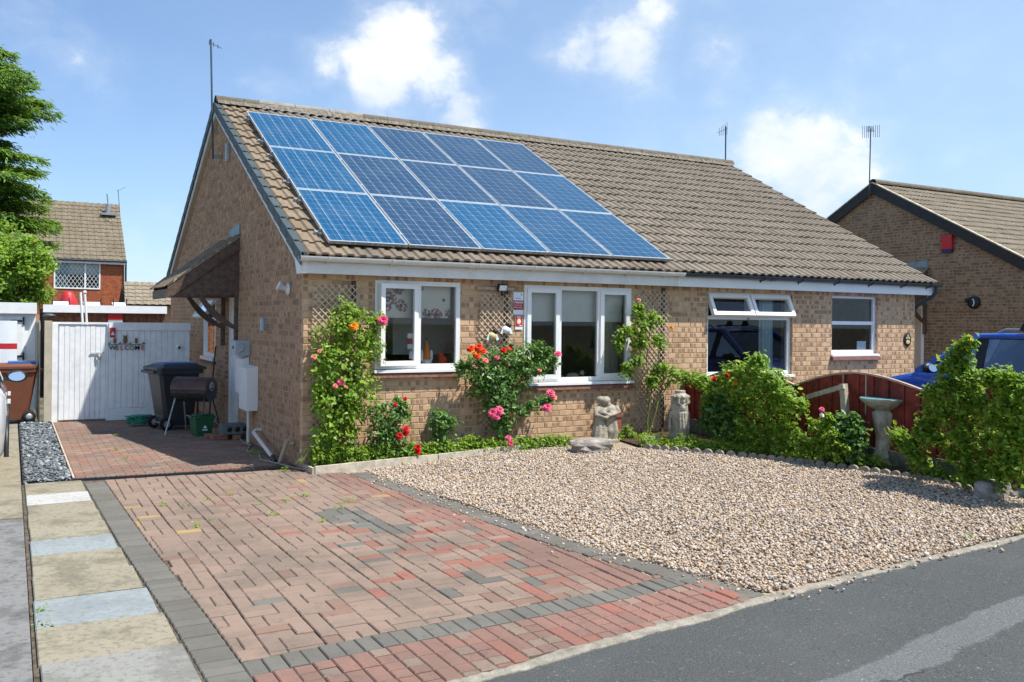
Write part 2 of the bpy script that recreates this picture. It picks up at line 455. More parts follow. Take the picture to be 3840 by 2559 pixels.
ASPHALT = mat_asphalt()
GRAVEL = mat_pebble('gravel_stone', [(0, (.20, .145, .105)), (.10, (.31, .235, .17)), (.25, (.45, .345, .245)), (.42, (.52, .42, .32)), (.56, (.42, .335, .26)),
                                     (.66, (.36, .325, .295)), (.76, (.56, .49, .40)), (.86, (.42, .27, .12)), (.94, (.58, .545, .49)), (1, (.20, .195, .20))])
SLATE = mat_pebble('slate_chip', [(0, (.05, .06, .07)), (.4, (.13, .155, .17)), (.7, (.21, .24, .26)), (.92, (.30, .33, .35)), (1, (.45, .46, .44))], .5)
PV_PINK = mat_paver('paver_pink_brown', (.252, .182, .140), (.208, .155, .122), .48)
PV_ROSE = mat_paver('paver_rose', (.245, .135, .105), (.205, .118, .095), .42)
PV_RED = mat_paver('paver_red', (.27, .115, .085), (.235, .108, .082), .35)
PV_GREY = mat_paver('paver_grey', (.150, .145, .127), (.115, .112, .099), .5)
PV_YELL = mat_paver('paver_yellow', (.33, .235, .11), (.28, .20, .10), .3)
PV_TERRA = mat_paver('paver_terracotta', (.225, .145, .108), (.19, .122, .094), .45)


def mat_slab(name, c, dark, k=.6):
    t = NT(name); r = t.rnd()
    col = t.mix(t.math('MULTIPLY', r, .35), c, tuple(x * .82 for x in c))
    col = t.mix(t.math('MULTIPLY', t.remap(t.noise(2.6, 9, .72), .46, .60), k), col, dark)
    col = t.mix(t.math('MULTIPLY', t.remap(t.noise(24, 6, .75), .50, .60), .50), col, tuple(x * .75 for x in dark))
    g = t.noise(210, 4, .75)
    col = t.mix(t.math('MULTIPLY', t.remap(g, .52, .66), .35), col, tuple(min(1, x * 1.35) for x in c))
    col = t.mix(t.math('MULTIPLY', t.remap(g, .46, .34), .35), col, tuple(x * .5 for x in dark))
    t.bump(t.noise(130, 6, .75), .5, .005)
    return t.fin(col, .93, .2)


SL_CREAM = mat_slab('slab_cream', (.275, .25, .185), (.135, .125, .09), .7)
SL_GREY = mat_slab('slab_blue_grey', (.255, .29, .295), (.17, .19, .19), .5)
SL_PALE = mat_slab('slab_pale', (.42, .43, .41), (.28, .28, .26), .4)
SL_LIGHT = mat_slab('slab_light_grey', (.265, .265, .245), (.15, .148, .13), .7)
LEAF_Y = mat_leaf('leaf_fresh', [(0, (.09, .18, .02)), (.45, (.21, .37, .04)), (.8, (.33, .48, .055)), (1, (.58, .52, .09))], .48)
LEAF_D = mat_leaf('leaf_dark', [(0, (.045, .115, .03)), (.5, (.10, .225, .055)), (.85, (.17, .31, .075)), (1, (.34, .42, .11))], .35, .38)
LEAF_M = mat_leaf('leaf_mid', [(0, (.09, .175, .025)), (.5, (.21, .365, .045)), (.85, (.33, .47, .06)), (1, (.56, .52, .09))], .5)
LEAF_G = mat_leaf('leaf_groundcover', [(0, (.09, .17, .02)), (.5, (.22, .37, .035)), (.85, (.34, .47, .05)), (1, (.52, .52, .08))], .42)
LEAF_C = mat_leaf('conifer_spray', [(0, (.05, .12, .03)), (.5, (.12, .25, .045)), (.85, (.20, .36, .06)), (1, (.32, .42, .09))], .35, .6)
PETAL = {k: plain('petal_' + k, c, .6, .2, var=.22, scale=40) for k, c in
         dict(red=(.55, .006, .008), scarlet=(.72, .06, .012), orange=(.80, .24, .01), pink=(.75, .10, .20), salmon=(.75, .22, .16), white=(.75, .72, .62), yellow=(.75, .5, .03)).items()}


def mat_cells(name, c, line):
    t = NT(name)
    tc = t.N.new('ShaderNodeTexCoord'); x = t.xyz(tc.outputs['Object'])
    r = t.rnd()
    # bus bars: two thin lines along each cell
    fx = t.math('FRACT', t.math('MULTIPLY', x[0], 1 / .159 * 2.0))
    bb = t.math('LESS_THAN', t.math('ABSOLUTE', t.math('SUBTRACT', fx, .5)), .016)
    grain = t.vor(46, t.vmul(tc.outputs['Object'], (1, 1.0, 1)))
    col = t.mix(t.math('MULTIPLY', t.xyz(grain.outputs['Color'])[0], .28), c, tuple(k * 1.9 for k in c))
    col = t.mix(t.math('MULTIPLY', bb, .5), col, line)
    dirt = t.remap(t.noise(34, 3, .6), .735, .765)
    col = t.mix(t.math('MULTIPLY', dirt, .75), col, (.55, .56, .55))
    film = t.remap(t.noise(2.2, 5, .6), .4, .75)
    col = t.mix(t.math('MULTIPLY', film, .05), col, (.4, .42, .42))
    t.fin(col, .30, .22)
    return t.m


CELL_A = mat_cells('cells_bright_blue', (.001, .058, .140), (.35, .5, .65))
CELL_B = mat_cells('cells_dark_blue', (.009, .040, .090), (.3, .4, .55))
CELL_C = mat_cells('cells_mid_blue', (.004, .050, .118), (.33, .45, .6))
BACKSHEET = plain('panel_backsheet', (.36, .43, .49), .35, .5, var=.03)


def mat_floral():
    t = NT('floral_blind')
    x = t.xyz(); p = t.comb(t.math('ADD', x[0], t.math('MULTIPLY', x[2], .3)), x[2], 0.0)
    v = t.vor(4.6, p); v.voronoi_dimensions = '2D'; d = v.outputs['Distance']
    ring = t.math('MULTIPLY', t.remap(d, .40, .34), t.remap(t.noise(30, 2, .5), .38, .52))
    ring = t.math('MULTIPLY', ring, t.math('GREATER_THAN', t.xyz(v.outputs['Color'])[0], .30), clamp=True)
    core = t.remap(d, .11, .07)
    col = t.mix(ring, (.80, .74, .62), (.30, .13, .11)); col = t.mix(core, col, (.06, .03, .03))
    return t.fin(col, .9, .1)


FLORAL = mat_floral()


# ------------------------------------------------------------------ mesh helpers
WORLD_LOC = {}


def prop(o, label=None, cat=None, group=None, kind=None):
    if label: o['label'] = label
    if cat: o['category'] = cat
    if group: o['group'] = group
    if kind: o['kind'] = kind
    return o


def attach(o, parent):
    if parent is not None:
        o.parent = parent
        o.matrix_parent_inverse = Matrix.Translation(-Vector(WORLD_LOC.get(parent.name, (0, 0, 0))))


def thing(name, label, cat, loc=(0, 0, 0), group=None):
    o = bpy.data.objects.new(name, None); COL.objects.link(o); o.location = loc; o.empty_display_size = .1
    WORLD_LOC[o.name] = tuple(loc)
    return prop(o, label, cat, group)


def link(name, mesh, parent=None, loc=(0, 0, 0)):
    o = bpy.data.objects.new(name, mesh); COL.objects.link(o); o.location = loc
    WORLD_LOC[o.name] = tuple(loc)
    attach(o, parent)
    return o


class MB:
    """collects faces in world space and links them as one mesh object"""
    def __init__(s):
        s.v = []; s.f = []; s.mi = []; s.r = []; s.sm = []

    def add(s, verts, faces, mi=0, r=0.0, smooth=False):
        b = len(s.v); s.v.extend([tuple(p) for p in verts])
        for f in faces:
            s.f.append(tuple(b + i for i in f)); s.mi.append(mi); s.r.append(r); s.sm.append(smooth)
        return s

    def box(s, x0, x1, y0, y1, z0, z1, mi=0, r=0.0):
        return s.add([(x0, y0, z0), (x1, y0, z0), (x1, y1, z0), (x0, y1, z0), (x0, y0, z1), (x1, y0, z1), (x1, y1, z1), (x0, y1, z1)],
                     [(0, 3, 2, 1), (4, 5, 6, 7), (0, 1, 5, 4), (1, 2, 6, 5), (2, 3, 7, 6), (3, 0, 4, 7)], mi, r)

    def obox(s, c, U, W, N, su, sw, sn, mi=0, r=0.0):
        c = Vector(c); U = Vector(U) * su / 2; W = Vector(W) * sw / 2; N = Vector(N) * sn / 2
        vs = [c + a * U + b * W + d * N for d in (-1, 1) for (a, b) in ((-1, -1), (1, -1), (1, 1), (-1, 1))]
        return s.add(vs, [(0, 3, 2, 1), (4, 5, 6, 7), (0, 1, 5, 4), (1, 2, 6, 5), (2, 3, 7, 6), (3, 0, 4, 7)], mi, r)

    def bar(s, a, b, w, h, up=(0, 0, 1), mi=0, r=0.0):
        a = Vector(a); b = Vector(b); d = (b - a); L = d.length; d.normalize()
        side = d.cross(Vector(up))
        if side.length < 1e-4: side = d.cross(Vector((1, 0, 0)))
        side.normalize(); n = side.cross(d)
        return s.obox((a + b) / 2, d, side, n, L, w, h, mi, r)

    def prism(s, poly, d, mi=0, r=0.0):
        n = len(poly); p0 = [Vector(p) for p in poly]; p1 = [p + Vector(d) for p in p0]
        fs = [tuple(reversed(range(n))), tuple(range(n, 2 * n))] + [(i, (i + 1) % n, n + (i + 1) % n, n + i) for i in range(n)]
        return s.add(p0 + p1, fs, mi, r)

    def tube(s, pts, rad, n=8, mi=0, cap=True, smooth=True, r=0.0):
        pts = [Vector(p) for p in pts]; m = len(pts)
        if isinstance(rad, (int, float)): rad = [rad] * m
        vs = []; prev = None
        for i, p in enumerate(pts):
            d = (pts[min(i + 1, m - 1)] - pts[max(i - 1, 0)]).normalized()
            if prev is None:
                a = Vector((0, 0, 1)) if abs(d.z) < .9 else Vector((1, 0, 0)); s1 = d.cross(a).normalized()
            else:
                s1 = (prev - d * prev.dot(d))
                s1 = s1.normalized() if s1.length > 1e-5 else d.cross(Vector((0, 0, 1))).normalized()
            prev = s1; s2 = d.cross(s1)
            for k in range(n):
                t = 2 * math.pi * k / n
                vs.append(p + (s1 * math.cos(t) + s2 * math.sin(t)) * rad[i])
        fs = [(i * n + k, i * n + (k + 1) % n, (i + 1) * n + (k + 1) % n, (i + 1) * n + k) for i in range(m - 1) for k in range(n)]
        s.add(vs, fs, mi, r, smooth)
        if cap:
            s.add(vs[:n], [tuple(range(n))], mi, r); s.add(vs[-n:], [tuple(reversed(range(n)))], mi, r)
        return s

    def lathe(s, c, prof, n=20, mi=0, smooth=True, mod=None, axis=None):
        c = Vector(c); vs = []; m = len(prof)
        for (rr, z) in prof:
            for k in range(n):
                t = 2 * math.pi * k / n; q = rr * (mod(t, z) if mod else 1.0)
                p = Vector((q * math.cos(t), q * math.sin(t), z))
                if axis is not None: p = axis @ p
                vs.append(c + p)
        fs = [(i * n + k, i * n + (k + 1) % n, (i + 1) * n + (k + 1) % n, (i + 1) * n + k) for i in range(m - 1) for k in range(n)]
        s.add(vs, fs, mi, 0, smooth)
        s.add(vs[:n], [tuple(reversed(range(n)))], mi); s.add(vs[-n:], [tuple(range(n))], mi)
        return s

    def piece(s, o, U, W, N, su, sw, dn, ch, mi=0, r=0.0):
        """chamfered block: front face centre o, normal N"""
        v, f = piece_geo(U, W, N, su, sw, dn, ch)
        return s.add([Vector(o) + p for p in v], f, mi, r)

    def mesh(s, name, mats):
        me = bpy.data.meshes.new(name); me.from_pydata(s.v, [], s.f)
        if not isinstance(mats, (list, tuple)): mats = [mats]
        for m in mats: me.materials.append(m)
        me.polygons.foreach_set('material_index', s.mi)
        me.polygons.foreach_set('use_smooth', s.sm)
        if any(s.r):
            at = me.attributes.new('rnd', 'FLOAT', 'FACE'); at.data.foreach_set('value', s.r)
        me.update(); return me

    def build(s, name, mats, parent=None, origin=None):
        if origin is not None:
            o = Vector(origin); s.v = [tuple(Vector(p) - o) for p in s.v]
        return link(name, s.mesh(name, mats), parent, tuple(origin) if origin is not None else (0, 0, 0))


def piece_geo(U, W, N, su, sw, dn, ch):
    U = Vector(U); W = Vector(W); N = Vector(N); a = su / 2; b = sw / 2
    v = [U * x + W * y for x, y in ((-a + ch, -b + ch), (a - ch, -b + ch), (a - ch, b - ch), (-a + ch, b - ch))]
    v += [U * x + W * y - N * ch for x, y in ((-a, -b), (a, -b), (a, b), (-a, b))]
    v += [U * x + W * y - N * dn for x, y in ((-a, -b), (a, -b), (a, b), (-a, b))]
    f = [(0, 1, 2, 3)]
    for i in range(4):
        j = (i + 1) % 4
        f.append((4 + i, 4 + j, j, i)); f.append((8 + i, 8 + j, 4 + j, 4 + i))
    return v, f


def visible_rank(p, size):
    q = to_px(p)
    if q is None or not (-30 < q[0] < PW + 30 and -30 < q[1] < PH + 30): return 0
    return size / (q[2] ** 2)


def emit(name, pieces, parent, mats, limit=300, rest_name=None, basis=None, ch=.004, dn=.05):
    """pieces: (centre, su, sw, material index, weight). The largest in view become objects, the rest one joined part."""
    U, W, N = [Vector(b) for b in basis]
    ranked = sorted(range(len(pieces)), key=lambda i: -visible_rank(pieces[i][0], pieces[i][1] * pieces[i][2]) * pieces[i][4])
    single = set(i for i in ranked[:limit] if visible_rank(pieces[i][0], 1) * pieces[i][4] > 0)
    cache = {}; rest = MB()
    for i, (c, su, sw, mi, wt) in enumerate(pieces):
        if i in single:
            key = (round(su, 3), round(sw, 3), mi)
            if key not in cache:
                mb = MB(); mb.piece((0, 0, 0), U, W, N, key[0], key[1], dn, ch); cache[key] = mb.mesh(name, mats[mi])
            link(name, cache[key], parent, tuple(c))
        else:
            rest.piece(c, U, W, N, su, sw, dn, ch, mi, random.random())
    if rest.f:
        o = rest.build(rest_name or name + '_field', mats, parent); o['kind'] = 'stuff'


def np_mesh(name, verts, faces, mat, rnd=None, parent=None, smooth=False, kind=None, loc=None):
    """verts (n,3), faces (m,k) numpy arrays"""
    if loc is not None: verts = verts - np.array(loc)
    me = bpy.data.meshes.new(name); k = faces.shape[1]; m = len(faces)
    me.vertices.add(len(verts)); me.vertices.foreach_set('co', np.ascontiguousarray(verts, dtype=np.float32).ravel())
    me.loops.add(m * k); me.loops.foreach_set('vertex_index', np.ascontiguousarray(faces, dtype=np.int32).ravel())
    me.polygons.add(m); me.polygons.foreach_set('loop_start', np.arange(0, m * k, k, dtype=np.int32))
    me.materials.append(mat)
    if smooth: me.polygons.foreach_set('use_smooth', np.ones(m, dtype=bool))
    if rnd is not None:
        at = me.attributes.new('rnd', 'FLOAT', 'FACE'); at.data.foreach_set('value', rnd.astype(np.float32))
    me.update(); me.validate()
    o = link(name, me, parent, loc if loc is not None else (0, 0, 0))
    if kind: o['kind'] = kind
    return o


def rand_rot(n, rng):
    q = rng.normal(size=(n, 4)); q /= np.linalg.norm(q, axis=1)[:, None]
    w, x, y, z = q.T
    R = np.empty((n, 3, 3))
    R[:, 0, 0] = 1 - 2 * (y * y + z * z); R[:, 0, 1] = 2 * (x * y - z * w); R[:, 0, 2] = 2 * (x * z + y * w)
    R[:, 1, 0] = 2 * (x * y + z * w); R[:, 1, 1] = 1 - 2 * (x * x + z * z); R[:, 1, 2] = 2 * (y * z - x * w)
    R[:, 2, 0] = 2 * (x * z - y * w); R[:, 2, 1] = 2 * (y * z + x * w); R[:, 2, 2] = 1 - 2 * (x * x + y * y)
    return R


PHI = (1 + 5 ** .5) / 2
ICO_V = np.array([(-1, PHI, 0), (1, PHI, 0), (-1, -PHI, 0), (1, -PHI, 0), (0, -1, PHI), (0, 1, PHI), (0, -1, -PHI), (0, 1, -PHI), (PHI, 0, -1), (PHI, 0, 1), (-PHI, 0, -1), (-PHI, 0, 1)]) / 1.902
ICO_F = np.array([(0, 11, 5), (0, 5, 1), (0, 1, 7), (0, 7, 10), (0, 10, 11), (1, 5, 9), (5, 11, 4), (11, 10, 2), (10, 7, 6), (7, 1, 8), (3, 9, 4), (3, 4, 2), (3, 2, 6), (3, 6, 8), (3, 8, 9), (4, 9, 5), (2, 4, 11), (6, 2, 10), (8, 6, 7), (9, 8, 1)])


def stones(name, centres, sizes, flat, mat, parent=None, rng=RNG, jag=.18, smooth=True, label=None):
    n = len(centres)
    base = ICO_V[None] * (1 + rng.uniform(-jag, jag, size=(n, 12, 1)))
    sc = np.stack([rng.uniform(.75, 1.3, n), rng.uniform(.75, 1.1, n), rng.uniform(*flat, n)], 1)
    v = base * sc[:, None, :]
    ang = rng.uniform(0, 6.283, n); ca, sa = np.cos(ang), np.sin(ang)
    x = v[:, :, 0] * ca[:, None] - v[:, :, 1] * sa[:, None]; y = v[:, :, 0] * sa[:, None] + v[:, :, 1] * ca[:, None]; z = v[:, :, 2]
    # small random tilt
    tx = rng.normal(0, .25, n)[:, None]; ty = rng.normal(0, .25, n)[:, None]
    z2 = z + x * tx + y * ty
    v = np.stack([x, y, z2], 2) * sizes[:, None, None] + centres[:, None, :]
    f = (ICO_F[None] + (np.arange(n) * 12)[:, None, None]).reshape(-1, 3)
    rr = np.repeat(rng.uniform(0, 1, n), 20)
    o = np_mesh(name, v.reshape(-1, 3), f, mat, rr, parent, smooth, 'stuff')
    if label: o['label'] = label
    return o


LEAF = np.array([(0, 0, 0), (.32, -.27, .07), (.70, -.22, .06), (1, 0, -.05), (.70, .22, .06), (.32, .27, .07)])
NEEDLE = np.array([(0, 0, 0), (.30, -.13, .02), (.70, -.11, .0), (1, 0, -.10), (.70, .11, .0), (.30, .13, .02)])
LEAF_F = np.array([(0, 1, 2, 3), (0, 3, 4, 5)])


def leaf_arrays(pos, nrm, size, rng, shape=LEAF, fwd=None, spread=.9):
    n = len(pos)
    nn = nrm + rng.normal(0, spread * .5, (n, 3)); nn /= np.linalg.norm(nn, axis=1)[:, None] + 1e-9
    t = rng.normal(size=(n, 3)) if fwd is None else fwd + rng.normal(0, .35, (n, 3))
    t -= nn * (t * nn).sum(1)[:, None]; t /= np.linalg.norm(t, axis=1)[:, None] + 1e-9
    b = np.cross(nn, t)
    L = shape[None] * size[:, None, None]
    v = pos[:, None, :] + t[:, None, :] * L[:, :, 0:1] + b[:, None, :] * L[:, :, 1:2] + nn[:, None, :] * L[:, :, 2:3]
    f = (LEAF_F[None] + (np.arange(n) * 6)[:, None, None]).reshape(-1, 4)
    return v.reshape(-1, 3), f


def ball_leaves(blobs, density, size, rng, clump=.5):
    """leaf positions spread through a set of ellipsoids, in sprigs, denser near the skin"""
    P, Nn, S = [], [], []
    for (c, r) in blobs:
        c = np.array(c); r = np.array(r if hasattr(r, '__len__') else (r, r, r), float)
        area = 4 * math.pi * ((r[0] * r[1] + r[1] * r[2] + r[0] * r[2]) / 3)
        ns = max(4, int(area * density / 4.2))
        d = rng.normal(size=(ns, 3)); d /= np.linalg.norm(d, axis=1)[:, None]
        rad = rng.uniform(.45, 1.12, ns) ** .6
        sp = c + d * r * rad[:, None]
        k = rng.integers(4, 9, ns); idx = np.repeat(np.arange(ns), k)
        off = rng.normal(0, size * clump * 1.5, (len(idx), 3))
        P.append(sp[idx] + off); nd = d[idx] * .8 + np.array((0.25, -.35, .7)); Nn.append(nd); S.append(size * rng.uniform(.5, 1.4, len(idx)))
    return np.concatenate(P), np.concatenate(Nn), np.concatenate(S)


def voxel(mb, size, smooth=6, name='body'):
    """fuse overlapping lumps into one continuous skin"""
    me = mb.mesh(name, STONE); o = bpy.data.objects.new(name, me); COL.objects.link(o)
    m = o.modifiers.new('r', 'REMESH'); m.mode = 'VOXEL'; m.voxel_size = size; m.use_smooth_shade = True
    s = o.modifiers.new('s', 'SMOOTH'); s.factor = .5; s.iterations = smooth
    bpy.context.view_layer.update()
    ev = o.evaluated_get(bpy.context.evaluated_depsgraph_get()); out = bpy.data.meshes.new_from_object(ev)
    bpy.data.objects.remove(o); bpy.data.meshes.remove(me); out.name = name
    return out


def ball(mb, c, r, n=10):
    r = r if hasattr(r, '__len__') else (r, r, r)
    prof = [(math.sin(math.pi * (i + .02) / (n + .04)), -math.cos(math.pi * (i + .02) / (n + .04))) for i in range(n + 1)]
    vs = []; m = 14
    for (q, z) in prof:
        for k in range(m):
            t = 2 * math.pi * k / m; vs.append((c[0] + q * math.cos(t) * r[0], c[1] + q * math.sin(t) * r[1], c[2] + z * r[2]))
    fs = [(i * m + k, i * m + (k + 1) % m, (i + 1) * m + (k + 1) % m, (i + 1) * m + k) for i in range(n) for k in range(m)]
    fs += [tuple(reversed(range(m))), tuple(range(n * m, n * m + m))]
    mb.add(vs, fs, 0, 0, True)


def text_part(s, size, mat, loc, parent, name='lettering', normal='-Y', ext=.0015, align='LEFT', bold=0.0):
    cu = bpy.data.curves.new('t', 'FONT'); cu.body = s; cu.size = size; cu.extrude = ext; cu.align_x = align; cu.offset = bold
    o = bpy.data.objects.new('t', cu); COL.objects.link(o); bpy.context.view_layer.update()
    me = bpy.data.meshes.new_from_object(o.evaluated_get(bpy.context.evaluated_depsgraph_get()))
    bpy.data.objects.remove(o); bpy.data.curves.remove(cu)
    me.materials.clear(); me.materials.append(mat); me.name = name
    rot = Matrix.Rotation(math.pi / 2, 4, 'X')
    if normal == '-X': rot = Matrix.Rotation(-math.pi / 2, 4, 'Z') @ rot
    me.transform(rot)
    return link(name, me, parent, loc)


def tz(x):
    """the plot rises gently to the right of the drive"""
    return .033 * min(8.0, max(0.0, x - .6))


def gp(vx, vy):
    """overview pixel to the point of the rising ground seen there"""
    z = 0.0
    for _ in range(12):
        p = on_axis(vx * V, vy * V, 2, z); z = tz(p.x)
    return Vector((p.x, p.y, z))


def lerp_tab(tab, x):
    if x <= tab[0][0]:
        (a, b), (c, d) = tab[0], tab[1]
    elif x >= tab[-1][0]:
        (a, b), (c, d) = tab[-2], tab[-1]
    else:
        for i in range(len(tab) - 1):
            if tab[i][0] <= x <= tab[i + 1][0]: (a, b), (c, d) = tab[i], tab[i + 1]; break
    return b + (d - b) * (x - a) / (c - a)


KERB = [(-3.0, -6.60), (-1.04, -6.37), (-.1, -6.25), (.96, -6.13), (2.18, -6.09), (3.9, -6.09), (8, -6.09)]
kerb_y = lambda x: lerp_tab(KERB, x)
XL = [(-6.6, -1.90), (-5.9, -1.915), (-4.9, -1.935), (-2.9, -2.01), (.2, -2.07)]       # right edge of left grey border by y
xl = lambda y: lerp_tab(XL, y)
XR = [(-6.4, 1.06), (-6.06, 1.02), (-4.54, .72), (-2.58, .53), (-.82, .38), (0, .33)]  # left edge of right grey border by y
xr = lambda y: lerp_tab(XR, y)

# ================================================================== the setting
def sheet(name, xs, yf0, yf1, zf, mat, ny=2, kind='structure', parent=None):
    mb = MB(); vs = []; fs = []
    for i, x in enumerate(xs):
        for j in range(ny + 1):
            t = j / ny; vs.append((x, yf0(x) * (1 - t) + yf1(x) * t, zf(x)))
    for i in range(len(xs) - 1):
        for j in range(ny):
            a = i * (ny + 1) + j; fs.append((a, a + ny + 1, a + ny + 2, a + 1))
    mb.add(vs, fs); o = mb.build(name, mat, parent)
    if kind: o['kind'] = kind
    return o


fr = lambda a, b, n: [a + (b - a) * i / n for i in range(n + 1)]
sheet('ground', [-260, -60, -10, .6, 3, 5.8, 8.6, 40, 260], lambda x: -260, lambda x: 300, lambda x: tz(x) - .09, EARTH)
sheet('footway', [-30, -3, -2, -1.04, -.1, .6, .96, 2.18, 3.9, 6, 8.6, 40], lambda x: -14, lambda x: kerb_y(max(-3, min(8, x))) - .055, lambda x: tz(x) - .012, ASPHALT, 4)
# concrete kerb edging with a ragged mortar edge
mb = MB(); xs = fr(-2.2, 9.0, 330); vs = []; fs = []
for x in xs:
    y = kerb_y(x); h = tz(x); j1 = random.uniform(-.006, .006) + .010 * math.sin(x * 3.1) * math.sin(x * 7.7); j2 = (random.uniform(-.008, .008) + .018 * math.sin(x * 2.3) * math.sin(x * 5.9)) * (1 if x < 1.3 else .5)
    wd = .10 if x < 1.2 else .05
    vs += [(x, y - .065 + j1, h - .05), (x, y - .060 + j1, h - .006 + random.uniform(-.002, .002)), (x, y - .01, h + .001 + random.uniform(-.003, .002)), (x, y + wd * .25 + j2, h - .003), (x, y + wd * .25 + .02 + j2, h - .05)]
for i in range(len(xs) - 1):
    for k in range(4): fs.append((i * 5 + k, i * 5 + k + 1, i * 5 + k + 6, i * 5 + k + 5))
mb.add(vs, fs); prop(mb.build('kerb', CONC_E), kind='structure')

# ---- block paved driveway
drive = sheet('driveway', [-2.36, -2.0, -1, 0, .6, 1.3], lambda x: kerb_y(x) + .01, lambda x: 6.2 if x < .1 else -.40, lambda x: tz(x) - .014, SAND, 3)
PV = [PV_PINK, PV_ROSE, PV_RED, PV_GREY, PV_YELL, PV_TERRA]
pv_pieces = []


def grey_line(x): return -5.52 + .075 * x


def block(x0, x1, y0, y1, mi):
    cx, cy = (x0 + x1) / 2, (y0 + y1) / 2
    if x1 - x0 < .02 or y1 - y0 < .02: return
    dz = random.uniform(-.0025, .0025) + .012 * math.sin(cx * 2.3 + 1) * math.sin(cy * 1.4) * .35
    pv_pieces.append(((cx, cy, tz(cx) + dz), x1 - x0 - .004, y1 - y0 - .012, mi, 1.0))


def shade(cx, cy):
    """colour class of a block by where it was laid"""
    if -.55 < cx < .05 and -3.55 < cy < -2.35 and abs(cx + .28 + (cy + 3) * .25) < .17: return 3
    red = math.exp(-((cx + .10) / .75) ** 2 - ((cy + 4.1) / 1.15) ** 2)
    q = random.random()
    if q < .26 * red: return 2
    if q < .36 * red: return 3
    if random.random() < .012 and cy > -3: return 4
    right = (cx - (.25 + (-4 - cy) * .05))
    if random.random() < 1 / (1 + math.exp(-right * 9)): return 1
    if random.random() < .06: return 5
    return 0


# strips of two stretchers beside one header, sides alternating, with running joints towards the house
for si in range(-9, 6):
    xs0 = -2.07 + .301 * (si + 9)
    for j in range(-34, 2):
        yb = j * .2 + (.1 if si % 2 else 0)
        wv = lambda y: .016 * math.sin(y * 1.1) + .003 * math.sin(y * 2.3 + si * 1.7)
        left = (j + si) % 2 == 0 if random.random() < .55 else random.random() < .5
        trio = random.random() < .16
        hx = xs0 if left else xs0 + .2
        bx = xs0 + .1 if left else xs0
        cells_ = ((xs0, xs0 + .1, yb, yb + .2), (xs0 + .1, xs0 + .2, yb, yb + .2), (xs0 + .2, xs0 + .3, yb, yb + .2)) if trio else ((hx, hx + .1, yb, yb + .2), (bx, bx + .2, yb, yb + .1), (bx, bx + .2, yb + .1, yb + .2))
        for (x0, x1, y0, y1) in cells_:
            cy = (y0 + y1) / 2; sh = wv(cy); x0 += sh; x1 += sh; cx = (x0 + x1) / 2
            a, b = xl(cy), xr(cy)
            if cx < a - .1 or cx > b + .1: continue
            x0 = max(x0, a); x1 = min(x1, b); y1 = min(y1, .08 - .08 * (cx + 1.5))
            if cx > .36 and cy > -.75: continue
            if cx > -.02: y1 = min(y1, -.45)
            y0 = max(y0, grey_line(cx))
            if x1 - x0 < .03 or y1 - y0 < .03: continue
            block(x0, x1, y0, y1, shade(cx, cy))
# grey soldier course and the red rows in front of it
x = xl(-5.6)
while x < xr(-5.6):
    gl = grey_line(x + .05); block(x, x + .1, gl - .2, gl, 3)
    x += .1
x = xl(-6); row = 0
while x < 1.0:
    gl = grey_line(x) - .2; base = kerb_y(x) + .02; y = gl; q = row % 4
    while y > base + .03:
        if q in (0, 1):
            block(x, x + .1, max(y - .2, base), y, random.choice((1, 1, 2, 1))); y -= .2
        else:
            block(x, x + .1, max(y - .1, base), y, random.choice((1, 1, 1, 0))); y -= .1
        q += 1 if random.random() < .3 else 0
    x += .1; row += 1
# borders
y = .02
while y > -6.62:
    x1 = xl(y - .05); block(x1 - .2, x1 - .002, y - .1, y, 3)
    if y < -.5 and y > kerb_y(1) + .1:
        x0 = xr(y - .05); block(x0 + .002, x0 + .21, y - .1, y, 3)
    y -= .1
# terrace behind the drain, laid in rows
r = 0; y = .30
while y < 6.0:
    x = -2.33 + (.1 if r % 2 else 0) - .2
    while x < -.01:
        x0, x1 = max(x, -2.33), min(x + .2, -.03)
        block(x0, x1, y, y + .1, random.choices((5, 0, 2, 1, 3), (10, 6, 1.2, 3, .5))[0])
        x += .2
    y += .1; r += 1
emit('paving_block', pv_pieces, drive, PV, 300, 'paving_block_field', ((1, 0, 0), (0, 1, 0), (0, 0, 1)), .006, .03)

# ---- slab path along the left edge
path = sheet('path', [-2.83, -2.25], lambda x: -7.0, lambda x: .25, lambda x: -.02, SAND, 2)
ys = [.22, -.474, -.979, -1.439, -1.957, -2.481, -2.977, -3.543, -4.11, -4.664, -5.249, -5.86, -6.45]
kinds = [SL_CREAM, SL_PALE, SL_CREAM, SL_CREAM, SL_CREAM, SL_GREY, SL_CREAM, SL_CREAM, SL_GREY, SL_CREAM, SL_LIGHT, SL_CREAM]
for k, m in enumerate(kinds):
    y1, y0 = ys[k], ys[k + 1]; cy = (y0 + y1) / 2; xa = -2.80 + random.uniform(-.012, .006); xb = xl(cy) - .215
    mb = MB(); mb.piece((0, 0, 0), (1, 0, 0), (0, 1, 0), (0, 0, 1), xb - xa, y1 - y0 - .012, .04, .006)
    o = mb.build('paving_slab', m, path); o.location = ((xa + xb) / 2, cy, random.uniform(-.003, .005)); WORLD_LOC[o.name] = tuple(o.location)
    o.rotation_euler = (random.uniform(-.004, .004), random.uniform(-.004, .004), random.uniform(-.006, .006))

